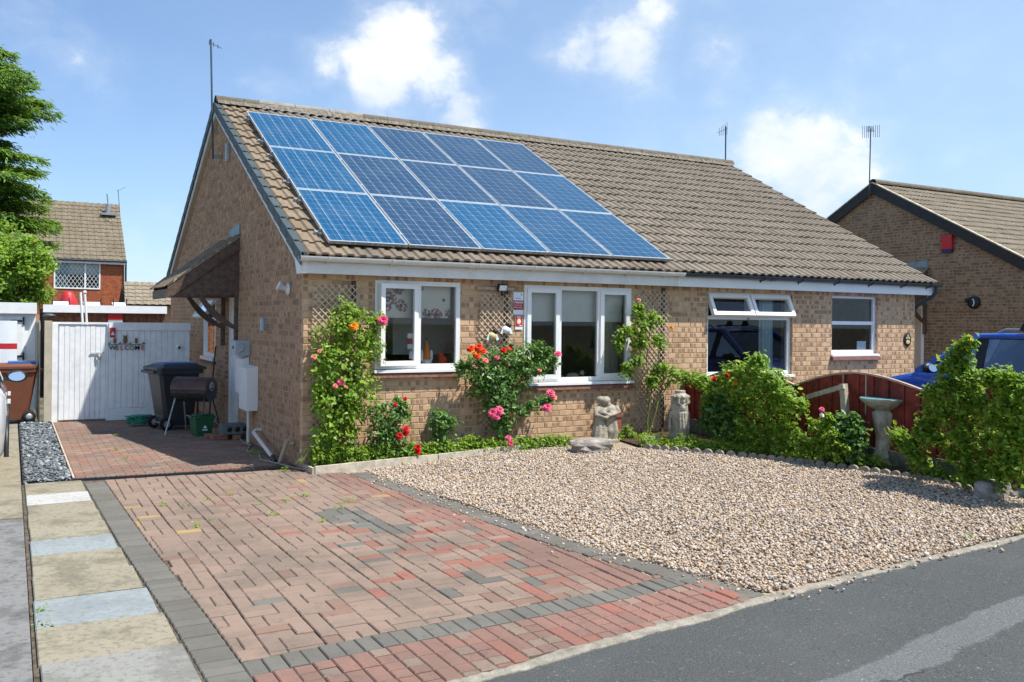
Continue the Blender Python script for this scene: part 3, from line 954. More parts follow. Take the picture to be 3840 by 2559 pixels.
# ---- neighbour's concrete drive with a few cream slabs
ndrive = sheet('concrete_drive', [-9, -2.835], lambda x: -6.7, lambda x: 8.5, lambda x: -.012, mat_slab('grey_drive_concrete', (.20, .20, .195), (.09, .09, .088), .75), 2)
yy = 5.9
while yy > -1.0:
    for xx in (-3.46,):
        mb = MB(); mb.piece((0, 0, 0), (1, 0, 0), (0, 1, 0), (0, 0, 1), .62, .60, .03, .006)
        o = mb.build('paving_slab', SL_CREAM, ndrive); o.location = (xx + .31, yy - .3, .006); WORLD_LOC[o.name] = tuple(o.location)
    yy -= .62

# ---- slate chippings
sbed = sheet('slate_bed', [-2.82, -2.36], lambda x: .24, lambda x: 6.2, lambda x: -.016, SLATEBASE, 1)
n = 3600
c = np.stack([RNG.uniform(-2.80, -2.375, n), RNG.uniform(.26, 6.15, n), RNG.uniform(-.012, .018, n)], 1)
prop(stones('slate_chippings', c, RNG.uniform(.013, .03, n), (.18, .45), SLATE, None, jag=.35, smooth=False), 'blue grey slate chippings in the narrow strip beside the drive', 'chippings')
mb = MB(); mb.box(-2.358, -2.338, .28, 6.1, -.03, .018); prop(mb.build('timber_edging', PALEWOOD), 'thin timber strip between slate chippings and paved drive', 'edging')

# ---- gravel bed
EDGE_V = [(1478, 1030), (1560, 1038), (1640, 1044), (1720, 1052), (1850, 1066), (2000, 1086), (2120, 1104), (2235, 1131)]
EDGE = [gp(*p) for p in EDGE_V]
edge_poly = [(xr(-.82) + .21, -.80), (xr(-2.6) + .21, -2.6), (xr(-4.5) + .21, -4.5), (xr(-5.9) + .22, -5.95), (1.20, -6.06), (3.9, -6.07), (5.35, -6.07), (5.35, -5.0)] + \
            [(p.x, p.y) for p in reversed(EDGE)] + [(3.35, -.27), (1.5, -.34), (.6, -.40)]


def inside(px, py, poly):
    r = np.zeros(len(px), bool); j = len(poly) - 1
    for i in range(len(poly)):
        xi, yi = poly[i]; xj, yj = poly[j]
        hit = ((yi > py) != (yj > py)) & (px < (xj - xi) * (py - yi) / ((yj - yi) + 1e-12) + xi)
        r ^= hit; j = i
    return r


gbed = sheet('gravel_bed', fr(.36, 5.5, 20), lambda x: kerb_y(x) + .01, lambda x: -.24, lambda x: tz(x) - .012, GRAVBASE, 8)
n = 104000
gx = RNG.uniform(.4, 5.5, n); gy = RNG.uniform(-6.1, -.2, n); ok = inside(gx, gy, edge_poly); gx, gy = gx[ok], gy[ok]
gz = .033 * np.clip(gx - .6, 0, 8) + RNG.uniform(-.010, .014, len(gx)) + .010 * np.sin(gx * 2.1) * np.sin(gy * 1.7)
m_ = 190; ex_ = RNG.uniform(0, 1, m_); ey_ = RNG.uniform(-6.0, -.9, m_)
spx = np.array([xr(y) + .21 - abs(RNG.normal(0, .13)) for y in ey_]); kx_ = RNG.uniform(1.2, 5.2, 90)
spx = np.concatenate([spx, kx_]); spy = np.concatenate([ey_, np.array([kerb_y(x) - .03 - abs(RNG.normal(0, .06)) for x in kx_])])
gx = np.concatenate([gx, spx]); gy = np.concatenate([gy, spy]); gz = np.concatenate([gz, .033 * np.clip(spx - .6, 0, 8) + .004])
gs = RNG.uniform(.0062, .0142, len(gx)) * np.where(RNG.uniform(size=len(gx)) < .10, 1.45, 1.0)
prop(stones('gravel', np.stack([gx, gy, gz], 1), gs, (.5, .85), GRAVEL, None, jag=.14), 'mixed buff and grey gravel covering the front garden', 'gravel')

# ---- flower beds
sheet('flower_bed', fr(.02, 4.7, 12), lambda x: -.40 + .03 * x, lambda x: .0, lambda x: tz(x) + .02, SOIL, 2)
mb = MB(); vs = []; fs = []
for p in EDGE: vs += [(p.x, p.y, p.z + .02), (5.9, p.y + .3, p.z + .05)]
vs += [(5.6, -5.4, .17), (5.9, -5.4, .19)]; vs = [(4.3, -.02, .13), (5.9, -.02, .18)] + vs
for i in range(len(vs) // 2 - 1): fs.append((2 * i, 2 * i + 2, 2 * i + 3, 2 * i + 1))
mb.add(vs, fs); prop(mb.build('side_flower_bed', SOIL), kind='structure')

# ================================================================== brickwork
def cut(iv, a, b):
    out = []
    for (p, q) in iv:
        if b <= p or a >= q: out.append((p, q)); continue
        if a > p: out.append((p, a))
        if b < q: out.append((b, q))
    return out


def courses(z0, z1, span, holes, half=.0):
    """stretcher bond: yields (u centre, z centre, length)"""
    k = 0; z = z0; out = []
    while z + .02 < z1:
        h = min(.065, z1 - z - .005); zc = z + .005 + h / 2
        iv = span(zc)
        iv = [iv] if iv else []
        for (a, b, c0, c1) in holes:
            if c0 < zc < c1: iv = cut(iv, a, b)
        for (a, b) in iv:
            off = (.1125 if k % 2 else 0) + half
            n0 = math.floor((a - off) / .225)
            u = n0 * .225 + off
            while u < b:
                s, e = max(u + .005, a), min(u + .220, b)
                if e - s > .008: out.append(((s + e) / 2, zc, e - s, h))
                u += .225
        z += .075; k += 1
    return out


def wall_back(mb, lo, hi, z0, z1, holes, axis, d0, d1):
    """solid backing behind the bricks, in strips round the openings"""
    e = .004; lo += e; hi -= e; holes = [(a - e, b + e, c - e, d + e) for (a, b, c, d) in holes]
    us = sorted(set([lo, hi] + [h for a in holes for h in a[:2]]))
    for a, b in zip(us, us[1:]):
        m = (a + b) / 2; zs = [(z0, z1)]
        for (p, q, c0, c1) in holes:
            if p < m < q: zs = cut(zs, c0, c1)
        for (c0, c1) in zs:
            if axis == 'x': mb.box(a, b, d0, d1, c0, c1)
            else: mb.box(d0, d1, a, b, c0, c1)


# ================================================================== roof tiles
TH = math.atan(.54); ST, CT = math.sin(TH), math.cos(TH)
RY, RZ = 4.938, 5.22            # ridge of the front pair
GAUGE = .3415; TW = .30


def tile_geo(x_dir, down, nrm, w=TW, length=.385, ribs=2):
    """interlocking tile with flat-topped rolls; origin at the lower left corner of its top face"""
    X = Vector(x_dir); Dn = Vector(down); Nn = Vector(nrm)
    prof = []
    p = w / ribs
    for k in range(ribs):
        o = k * p
        prof += [(o, .0), (o + p * .34, .0), (o + p * .47, .021), (o + p * .87, .021)]
    prof.append((w - .001, .0))
    vs = []
    for (x, h) in prof: vs.append(X * x + Nn * (h + .034))               # lower edge, top
    for (x, h) in prof: vs.append(X * x - Dn * length + Nn * (h + .004))  # upper edge
    for (x, h) in prof: vs.append(X * x + Nn * (h + .008))               # lower edge, underside
    m = len(prof); fs = []
    for i in range(m - 1):
        fs.append((i, i + 1, m + i + 1, m + i)); fs.append((2 * m + i, 2 * m + i + 1, i + 1, i))
    return vs, fs


def tile_roof(parent, x0, cols, eave_y, eave_z, rows, mats, skip, zdrop=0, limit=300, rest='roof_tile_field', ribs=2, matf=None, sign=1):
    """front slope. skip(x, s) marks tiles hidden for good; eave point is the lower edge of the first row"""
    Dn = Vector((0, -CT * sign, -ST)); Nn = Vector((0, -ST * sign, CT)); X = Vector((1, 0, 0)) if sign > 0 else Vector((1, 0, 0))
    vs, fs = tile_geo(X, Dn, Nn, ribs=ribs)
    meshes = []
    for m in mats:
        mb = MB(); mb.add(vs, fs); meshes.append(mb.mesh('roof_tile', m))
    items = []
    for r in range(rows):
        for c in range(cols):
            s = r * GAUGE
            p = Vector((x0 + c * TW, eave_y, eave_z)) - Dn * s
            p += Nn * random.uniform(-.003, .004) + Dn * random.uniform(-.006, .006)
            hid = skip(p.x + TW / 2, s)
            items.append((p, 0.0 if hid else visible_rank(p, .1), matf(p.x, s) if matf else 0))
    order = sorted(range(len(items)), key=lambda i: -items[i][1]); single = set(i for i in order[:limit] if items[i][1] > 0)
    restmb = MB()
    for i, (p, rk, mi) in enumerate(items):
        if i in single:
            o = link('roof_tile', meshes[mi], parent, tuple(p)); o.rotation_euler = (random.uniform(-.006, .006), random.uniform(-.006, .006), random.uniform(-.004, .004))
        else:
            restmb.add([p + v for v in vs], fs, mi, random.random())
    if restmb.f: restmb.build(rest, mats, parent)['kind'] = 'stuff'


def ridge_tiles(parent, x0, x1, y, z, mat, step=.45, rad=.115, name='ridge_tile'):
    x = x0
    while x < x1 - .05:
        e = min(x + step - .008, x1); vs = []; m = 9
        for xx in (x, e):
            for k in range(m):
                t = math.pi * (-.08 + 1.16 * k / (m - 1)); vs.append((xx, y - math.cos(t) * rad, z + math.sin(t) * rad * .85 + random.uniform(-.002, .002)))
            for k in range(m):
                t = math.pi * (-.08 + 1.16 * k / (m - 1)); vs.append((xx, y - math.cos(t) * (rad - .016), z + math.sin(t) * (rad - .016) * .85))
        fs = [(k, 2 * m + k, 2 * m + k + 1, k + 1) for k in range(m - 1)] + [(k, k + 1, m + k + 1, m + k) for k in range(m - 1)] + [(2 * m + k, 3 * m + k, 3 * m + k + 1, 2 * m + k + 1) for k in range(m - 1)]
        mb = MB(); mb.add(vs, fs); mb.build(name, mat, parent, origin=(x, y, z))
        x += step

# ================================================================== the bungalow
FB = ((1, 0, 0), (0, 0, 1), (0, -1, 0))       # basis of a wall facing the street
GBS = ((0, -1, 0), (0, 0, 1), (-1, 0, 0))     # basis of a gable facing left
SPLIT = 5.34; XEND = 10.72
house = thing('bungalow', 'buff brick bungalow carrying solar panels on its brown tiled roof', 'house', (0, 0, 0))
W1 = (.87, 2.0, 1.03, 2.19); W2 = (2.93, 4.66, .82, 2.19); NW1 = (6.06, 7.80, .84, 2.20); NW2 = (8.68, 9.77, 1.15, 2.20)
DOOR = (3.36, 4.28, 0.0, 2.06); GW = (5.06, 6.10, 1.0, 2.0)
EAVE_Y, EAVE_Z = -.20, 2.425


def front_wall(parent, x0, x1, holes, z0):
    mb = MB(); wall_back(mb, x0 + .006, x1, z0, 2.40, holes, 'x', .007, .25)
    w = mb.build('front_wall', MORTAR, parent)
    pcs = [((u, 0.0, z), l, h, 0, 1.0) for (u, z, l, h) in courses(z0, 2.30, lambda z: (x0, x1), holes)]
    emit('brick', pcs, w, [BRICK], 300, 'brick_field', FB, .003, .10)
    return w


front_wall(house, 0, SPLIT, [W1, W2], -.075)


def gable_span(z, ry=RY, rz=RZ, y0=.11, y1=9.876):
    h = (rz - .15 - z) / .54
    a, b = max(y0, ry - h), min(y1, ry + h)
    return (a, b) if b - a > .06 else None


mb = MB(); wall_back(mb, .25, 9.876, -.1, 2.30, [DOOR, GW], 'y', .007, .25)
mb.prism([(.007, .0, 2.30), (.007, RY, RZ - .10), (.007, 9.876, 2.30)], (.2, 0, 0))
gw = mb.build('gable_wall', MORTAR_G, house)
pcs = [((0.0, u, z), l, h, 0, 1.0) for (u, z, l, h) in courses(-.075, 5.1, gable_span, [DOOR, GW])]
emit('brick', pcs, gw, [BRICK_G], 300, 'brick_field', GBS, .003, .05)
# rear and inner walls keep daylight out of the rooms
mb = MB(); mb.box(.25, XEND - .25, 9.63, 9.876, -.1, 2.4); mb.build('rear_wall', MORTAR_G, house)
mb = MB()
mb.box(.25, SPLIT, .25, 9.6, -.1, .02, 1); mb.box(.25, SPLIT, 3.1, 3.2, .02, 2.4, 0); mb.box(2.40, 2.50, .25, 3.1, .02, 2.4, 0); mb.box(5.26, 5.34, .25, 9.6, .02, 2.4, 0); mb.box(.25, SPLIT, .25, 9.6, 2.36, 2.40, 0)
mb.build('interior', [ROOMWALL, CARPET], house)

# roof of both halves
def plane_z(y): return RZ - abs(RY - y) * .54


def roof_deck(parent, x0, x1, ry=RY, rz=RZ, ey=-.17, dz=0, mat=(UNDER, TILE_N)):
    mb = MB(); zz = lambda y, o: rz - abs(ry - y) * .54 - .035 - o
    for (a, b, mi) in ((ey, ry, 0), (ry, 2 * ry - ey, 1)):
        mb.add([(x0, a, zz(a, 0)), (x1, a, zz(a, 0)), (x1, b, zz(b, 0)), (x0, b, zz(b, 0)), (x0, a, zz(a, .05)), (x1, a, zz(a, .05)), (x1, b, zz(b, .05)), (x0, b, zz(b, .05))],
               [(0, 1, 2, 3), (4, 7, 6, 5), (0, 4, 5, 1), (1, 5, 6, 2), (2, 6, 7, 3), (3, 7, 4, 0)], mi)
    return mb.build('roof', list(mat), parent)


PX0, PS0, PTH, PR, PZ = .2894, .6241, .4992, 4.9377, 5.1928
roof1 = roof_deck(house, -.04, SPLIT)
under_panel = lambda x, s: (PX0 + .25 < x < PX0 + 4.75 and .45 < s < 5.0)
tile_roof(roof1, -.06, 18, EAVE_Y, EAVE_Z, 17, [TILE, TILE_L], under_panel, matf=lambda x, s: 1 if x < .5 else 0)
ridge_tiles(roof1, -.07, .62, RY, RZ + .02, RIDGE)
ridge_tiles(roof1, .62, 2.42, RY, RZ + .045, RIDGE_G, step=.6, rad=.10, name='ridge_cover')
ridge_tiles(roof1, 2.42, SPLIT, RY, RZ + .02, RIDGE)
mb = MB(); vs = []; fs = []; xs = fr(-.05, SPLIT, 160)
for x in xs: vs += [(x, RY - .15 + random.uniform(-.02, .015), RZ - .035), (x, RY - .10, RZ + .05 + random.uniform(-.01, .01))]
for i in range(len(xs) - 1): fs.append((2 * i, 2 * i + 2, 2 * i + 3, 2 * i + 1))
mb.add(vs, fs); mb.build('ridge_mortar', BEDDING, roof1)
# dry verge caps down both slopes of the left gable
for sgn in (1, -1):
    for k in range(17):
        y0 = EAVE_Y - .02 + k * GAUGE * CT; y1 = y0 + GAUGE * CT + .02
        if sgn < 0: y0, y1 = 2 * RY - y0, 2 * RY - y1
        za, zb = plane_z(y0) + .035, plane_z(y1) + .012
        mb = MB()
        mb.add([(-.10, y0, za), (-.02, y0, za), (-.02, y1, zb), (-.10, y1, zb), (-.10, y0, za - .15), (-.10, y1, zb - .15), (-.085, y0, za - .15), (-.085, y0, za), (-.02, y0, za - .02)],
               [(0, 1, 2, 3), (0, 3, 5, 4), (0, 4, 6, 7), (7, 8, 1)])
        mb.build('verge_cap', VERGE, roof1, origin=(-.10, y0, za))
for sgn in (1, -1):
    Y = lambda y: y if sgn > 0 else 2 * RY - y
    mb = MB(); a, b = -.16, RY
    mb.add([(-.075, Y(a), plane_z(a) - .08), (-.075, Y(b), plane_z(b) - .08), (-.075, Y(b), plane_z(b) - .21), (-.075, Y(a), plane_z(a) - .21),
            (-.055, Y(a), plane_z(a) - .08), (-.055, Y(b), plane_z(b) - .08), (-.055, Y(b), plane_z(b) - .21), (-.055, Y(a), plane_z(a) - .21)],
           [(0, 1, 2, 3), (4, 7, 6, 5), (0, 4, 5, 1), (3, 2, 6, 7), (0, 3, 7, 4), (1, 5, 6, 2)])
    mb.build('barge_board', UPVC_D, house)
    mb = MB(); mb.add([(-.056, Y(a), plane_z(a) - .20), (-.056, Y(b), plane_z(b) - .20), (-.001, Y(b), plane_z(b) - .20), (-.001, Y(a), plane_z(a) - .20)], [(0, 1, 2, 3)])
    mb.build('verge_soffit', SOFFIT, house)


def eaves(parent, x0, x1, gmat, gx0, gx1, joints, brackets, bracket_mat):
    f = MB(); f.box(x0, x1, -.155, -.135, 2.235, 2.405); fo = f.build('fascia', UPVC_D if gmat is not GUT_D else UPVC, parent)
    s = MB(); s.box(x0, x1, -.134, .004, 2.240, 2.250); s.build('soffit', UPVC_D, fo)
    g = MB(); m = 10; R = .054; cy, cz = -.212, 2.425; vs = []; fs = []
    for x in (gx0, gx1):
        for k in range(m): t = math.pi * k / (m - 1); vs.append((x, cy - math.cos(t) * R, cz - math.sin(t) * R))
        for k in range(m): t = math.pi * k / (m - 1); vs.append((x, cy - math.cos(t) * (R - .004), cz - math.sin(t) * (R - .004)))
    for k in range(m - 1):
        fs += [(k, k + 1, 2 * m + k + 1, 2 * m + k), (m + k, 3 * m + k, 3 * m + k + 1, m + k + 1)]
    g.add(vs, fs, 0, 0, True)
    g.add(vs[:m], [tuple(range(m))]); g.add(vs[2 * m:3 * m], [tuple(reversed(range(m)))])
    go = g.build('gutter', gmat, parent)
    for x in brackets:
        b = MB(); b.tube([(x, cy - math.cos(math.pi * k / 8) * .060, cz - math.sin(math.pi * k / 8) * .060) for k in range(9)], .008, 5); b.box(x - .012, x + .012, -.157, -.150, 2.33, 2.40)
        b.bar((x, -.157, 2.35), (x, -.21, 2.368), .018, .012)
        b.build('gutter_bracket', bracket_mat, go)
    for x in joints:
        b = MB(); vs = []; q = .062
        for xx in (x - .05, x + .05):
            for k in range(m): t = math.pi * k / (m - 1); vs.append((xx, cy - math.cos(t) * q, cz - math.sin(t) * q))
        b.add(vs, [(k, k + 1, m + k + 1, m + k) for k in range(m - 1)], 0, 0, True); b.build('gutter_joint', gmat, go)
    return go


eaves(house, -.072, 5.365, UPVC_D, -.095, 5.42, [-.06, 2.05, 5.37], [.22, 1.0, 2.15, 2.95, 3.75, 4.45, 5.1], UPVC_D)
mb = MB(); mb.prism([(-.076, -.157, 2.232), (-.076, -.157, 2.405), (-.076, .12, 2.50), (-.076, .10, 2.40), (-.076, .02, 2.232)], (.070, 0, 0)); mb.build('box_end', UPVC, house)


def window(parent, hole, yf, lights, sill=True, frame_w=.055, inset=.0, proud_sill=.06, name='window', glass=GLASS):
    x0, x1, z0, z1 = hole
    zb = z0 + (.09 if sill else 0)
    fm = MB(); d = .07
    fm.box(x0, x0 + frame_w, yf, yf + d, zb, z1); fm.box(x1 - frame_w, x1, yf, yf + d, zb, z1)
    fm.box(x0 + frame_w, x1 - frame_w, yf, yf + d, z1 - frame_w, z1); fm.box(x0 + frame_w, x1 - frame_w, yf, yf + d, zb, zb + frame_w)
    xs = sorted(set(round(l[0], 3) for l in lights) | set(round(l[1], 3) for l in lights)); zs = sorted(set(round(l[2], 3) for l in lights) | set(round(l[3], 3) for l in lights))
    for (a, b, c, e, k) in lights:
        if a > x0 + .1: fm.box(a - .028, a + .028, yf + .002, yf + d - .002, max(c, zb) + (frame_w if c <= zb + .01 else 0), e - (frame_w if e >= z1 - .01 else 0))
        if c > zb + .1: fm.box(max(a, x0 + frame_w) + (.028 if a > x0 + .1 else 0), min(b, x1 - frame_w) - (.028 if b < x1 - .1 else 0), yf + .003, yf + d - .003, c - .028, c + .028)
    wo = fm.build(name, UPVC, parent)
    for (a, b, c, e, k) in lights:
        la, lb, lc, le = a + (frame_w if a <= x0 + .01 else .028), b - (frame_w if b >= x1 - .01 else .028), c + (frame_w if c <= zb + .01 else .028), e - (frame_w if e >= z1 - .01 else .028)
        if k == 'fixed':
            g = MB(); y = yf + .035; g.add([(la, y, lc), (lb, y, lc), (lb, y, le), (la, y, le)], [(0, 1, 2, 3)]); g.build('pane', glass, wo)
            continue
        # sash sits proud of the frame
        sw = .058; ov = .016; s = MB(); sa, sb, sc, se = la - ov, lb + ov, lc - ov, le + ov
        ya, yb = yf - .022, yf + .045
        parts = [(sa, sa + sw, sc, se), (sb - sw, sb, sc, se), (sa + sw, sb - sw, se - sw, se), (sa + sw, sb - sw, sc, sc + sw)]
        for (p, q, r_, t_) in parts: s.box(p, q, ya, yb, r_, t_)
        g = MB(); y = yf + .015; g.add([(sa + sw, y, sc + sw), (sb - sw, y, sc + sw), (sb - sw, y, se - sw), (sa + sw, y, se - sw)], [(0, 1, 2, 3)])
        if k == 'sash':
            s.build('sash', UPVC, wo); g.build('pane', glass, wo)
        else:
            if k == 'open':      # side hung casement, opened a little on its right-hand stile
                M = Matrix.Translation((sb, ya, 0)) @ Matrix.Rotation(math.radians(8), 4, 'Z') @ Matrix.Translation((-sb, -ya, 0))
            else:                # top hung vent pushed out at the bottom
                M = Matrix.Translation((0, ya, se)) @ Matrix.Rotation(math.radians(-k), 4, 'X') @ Matrix.Translation((0, -ya, -se))
            for q in (s, g): q.v = [tuple(M @ Vector(p)) for p in q.v]
            s.build('sash', UPVC, wo); g.build('pane', glass, wo)
    if sill:
        s = MB(); s.prism([(x0 - .02, yf + .07, zb), (x0 - .02, yf - proud_sill, zb - .012), (x0 - .02, yf - proud_sill, zb - .045), (x0 - .02, yf + .07, zb - .045)], (x1 - x0 + .04, 0, 0)); s.build('sill_board', UPVC, wo)
        s = MB(); s.prism([(x0 - .03, .02, zb - .047), (x0 - .03, -.055, zb - .058), (x0 - .03, -.062, zb - .105), (x0 - .03, .02, zb - .105)], (x1 - x0 + .06, 0, 0)); s.build('sill_tile', SILLTILE, wo)
    return wo


xm = 1.44
window(house, W1, -.01, [(W1[0], xm, 1.12, W1[3], 'open'), (xm, W1[1], 1.12, W1[3], 'fixed')])
xa, xb = 3.48, 4.12
window(house, W2, -.01, [(W2[0], xa, .91, W2[3], 'sash'), (xa, xb, .91, W2[3], 'fixed'), (xb, W2[1], .91, W2[3], 'sash')])
# blinds, curtains and what stands behind the glass
def drape(name, x0, x1, z0, z1, y, mat, parent, label=None, amp=.022, wl=.075):
    mb = MB(); n = int((x1 - x0) / .012); vs = []; fs = []
    for i in range(n + 1):
        x = x0 + (x1 - x0) * i / n; a = math.sin(x * 6.283 / wl) * amp + math.sin(x * 6.283 / wl * .37) * amp * .5
        vs += [(x, y + a * .8, z1), (x, y + a, (z0 + z1) / 2), (x, y + a * 1.15, z0)]
    for i in range(n): fs += [(3 * i + 1, 3 * i + 4, 3 * i + 3, 3 * i), (3 * i + 2, 3 * i + 5, 3 * i + 4, 3 * i + 1)]
    mb.add(vs, fs, 0, 0, True); return mb.build(name, mat, parent)


mb = MB(); mb.box(.95, 1.93, .135, .142, 1.74, 2.16); prop(mb.build('roman_blind', FLORAL), 'cream blind printed with large brown flowers in the kitchen window', 'blind')
mb = MB(); mb.box(3.0, 4.60, .135, .140, 1.72, 2.16); mb.tube([(3.0, .138, 1.72), (4.6, .138, 1.72)], .008, 6); prop(mb.build('roller_blind', BLIND), 'plain cream roller blind lowered a third in the living room window', 'blind')
prop(drape('curtain', 4.26, 4.78, .55, 2.1, .30, CURTAIN, None), 'cream curtain hanging in the right light of the living room window', 'curtain')
mb = MB(); mb.box(1.5, 2.38, 1.0, 1.6, 1.25, 2.0); mb.box(.3, 2.3, 2.5, 3.08, .02, .9); prop(mb.build('kitchen_units', KITCHEN), 'pale kitchen cupboards seen through the floral blind window', 'cupboard')
# carrot-hatted rabbit-eared ornament
orn = thing('gnome_ornament', 'small ornament with orange carrot hat and white ears on kitchen windowsill', 'ornament', (1.60, .11, 1.125))
mb = MB(); mb.lathe((1.60, .11, 1.125), [(.06, 0), (.068, .04), (.055, .09), (.02, .12)], 14); mb.build('body', SIGNWHITE, orn)
mb = MB(); mb.lathe((1.60, .11, 1.225), [(.052, 0), (.045, .06), (.03, .15), (.012, .22), (.004, .24)], 14); mb.build('hat', PETAL['orange'], orn)
mb = MB()
for k in range(5): mb.bar((1.60, .11, 1.455), (1.60 + .03 * math.cos(k), .11 + .02 * math.sin(k * 2), 1.50), .012, .004)
mb.build('leaf_tuft', GREENP, orn)
for sx in (-1, 1):
    mb = MB(); ball(mb, (1.60 + sx * .065, .11, 1.27), (.022, .012, .075)); mb.build('ear', SIGNWHITE, orn)
mb = MB(); ball(mb, (1.83, .13, 1.20), (.06, .04, .075)); ball(mb, (1.80, .13, 1.27), (.035, .03, .035)); prop(mb.build('vase_flowers', PETAL['scarlet']), 'red flower arrangement on the kitchen windowsill', 'flowers')
cat = MB(); ball(cat, (3.78, .13, .965), (.11, .05, .055)); ball(cat, (3.93, .13, 1.01), (.04, .035, .04)); ball(cat, (3.60, .14, .95), (.05, .04, .04))
prop(cat.build('stone_ornament', STONE), 'small grey animal ornament behind the middle pane of living room window', 'ornament')

# ---- solar panels
cth, sth = math.cos(PTH), math.sin(PTH)


def roof_pt(x, s, n): return Vector((x, PR - s * cth - n * sth, PZ - s * sth + n * cth))


def frame_mesh():
    mb = MB(); W_, H_ = .992, 1.65; t = .011; h0, h1 = -.038, 0
    mb.box(0, t, 0, H_, h0, h1); mb.box(W_ - t, W_, 0, H_, h0, h1); mb.box(t, W_ - t, 0, t, h0, h1); mb.box(t, W_ - t, H_ - t, H_, h0, h1)
    return mb


fm = frame_mesh().mesh('panel_frame', [ALU])
mb = MB(); mb.box(.004, .988, -.0008, .0004, -.037, -.003); lipm = mb.mesh('lower_edge', [ALU_D])
mb = MB(); mb.add([(.011, .011, -.004), (.981, .011, -.004), (.981, 1.639, -.004), (.011, 1.639, -.004)], [(0, 1, 2, 3)]); mb.add([(.011, .011, -.012), (.981, .011, -.012), (.981, 1.639, -.012), (.011, 1.639, -.012)], [(3, 2, 1, 0)])
bsm = mb.mesh('backsheet', [BACKSHEET])
mb = MB()
for i in range(6):
    for j in range(10):
        x, y = .0205 + i * .159, .0315 + j * .159; q = .1525; c = .006
        mb.add([(x + c, y, -.0025), (x + q - c, y, -.0025), (x + q, y + c, -.0025), (x + q, y + q - c, -.0025), (x + q - c, y + q, -.0025), (x + c, y + q, -.0025), (x, y + q - c, -.0025), (x, y + c, -.0025)], [tuple(range(8))], 0, random.random())
cellm = [mb.mesh('cells', [m]) for m in (CELL_A, CELL_B, CELL_C)]
TONE = [[0, 0, 1, 1, 1], [0, 1, 1, 1, 2], [0, 1, 0, 2, 2]]
RN = ['top', 'middle', 'bottom']; CN = ['leftmost', 'second from left', 'centre', 'second from right', 'rightmost']; TN = ['bright blue', 'dark blue', 'mid blue']
for r in range(3):
    for c in range(5):
        p = roof_pt(PX0 + c * 1.012, PS0 + (r + 1) * 1.655, .13)
        o = bpy.data.objects.new('solar_panel', None); COL.objects.link(o); o.empty_display_size = .1; o.location = p; o.rotation_euler = (PTH, 0, 0)
        prop(o, f'{TN[TONE[r][c]]} solar panel, {CN[c]} in the {RN[r]} row', 'solar panel', 'solar panels on the roof')
        for nm, me in (('panel_frame', fm), ('backsheet', bsm), ('cells', cellm[TONE[r][c]])):
            q = bpy.data.objects.new(nm, me); COL.objects.link(q); q.parent = o
        if r == 2:
            q = bpy.data.objects.new('lower_edge', lipm); COL.objects.link(q); q.parent = o
rails = thing('mounting_rails', 'aluminium mounting rails and clamps under the solar panels', 'rail', tuple(roof_pt(PX0, PS0 + 4.9, .05)))
for r in range(3):
    for k in (.30, 1.33):
        s = PS0 + r * 1.655 + k
        mb = MB(); a, b = roof_pt(PX0 - .07, s, .072), roof_pt(PX0 + 5.06, s, .072); mb.bar(a, b, .038, .036, (0, -sth, cth)); mb.build('rail', ALU, rails)
        mb = MB(); mb.bar(roof_pt(PX0 - .085, s, .075), roof_pt(PX0 - .035, s, .075), .055, .05, (0, -sth, cth)); mb.bar(roof_pt(PX0 - .015, s, .06), roof_pt(PX0 - .015, s, .145), .05, .03, (1, 0, 0))
        mb.bar(roof_pt(PX0 - .02, s + .05, .03), roof_pt(PX0 - .02, s + .05, .10), .02, .05, (1, 0, 0)); mb.build('end_clamp', STEEL, rails)
        for c in range(1, 5):
            mb = MB(); mb.bar(roof_pt(PX0 + c * 1.012 - .010, s, .10), roof_pt(PX0 + c * 1.012 - .010, s, .134), .022, .05, (0, 1, 0)); mb.build('mid_clamp', ALU, rails)
for x in (1.1, 2.0, 2.9, 3.8, 4.7):
    mb = MB(); mb.bar(roof_pt(x, PS0 + 4.94, .02), roof_pt(x, PS0 + 4.94, .09), .02, .03, (0, 1, 0)); mb.build('roof_hook', STEEL, rails)


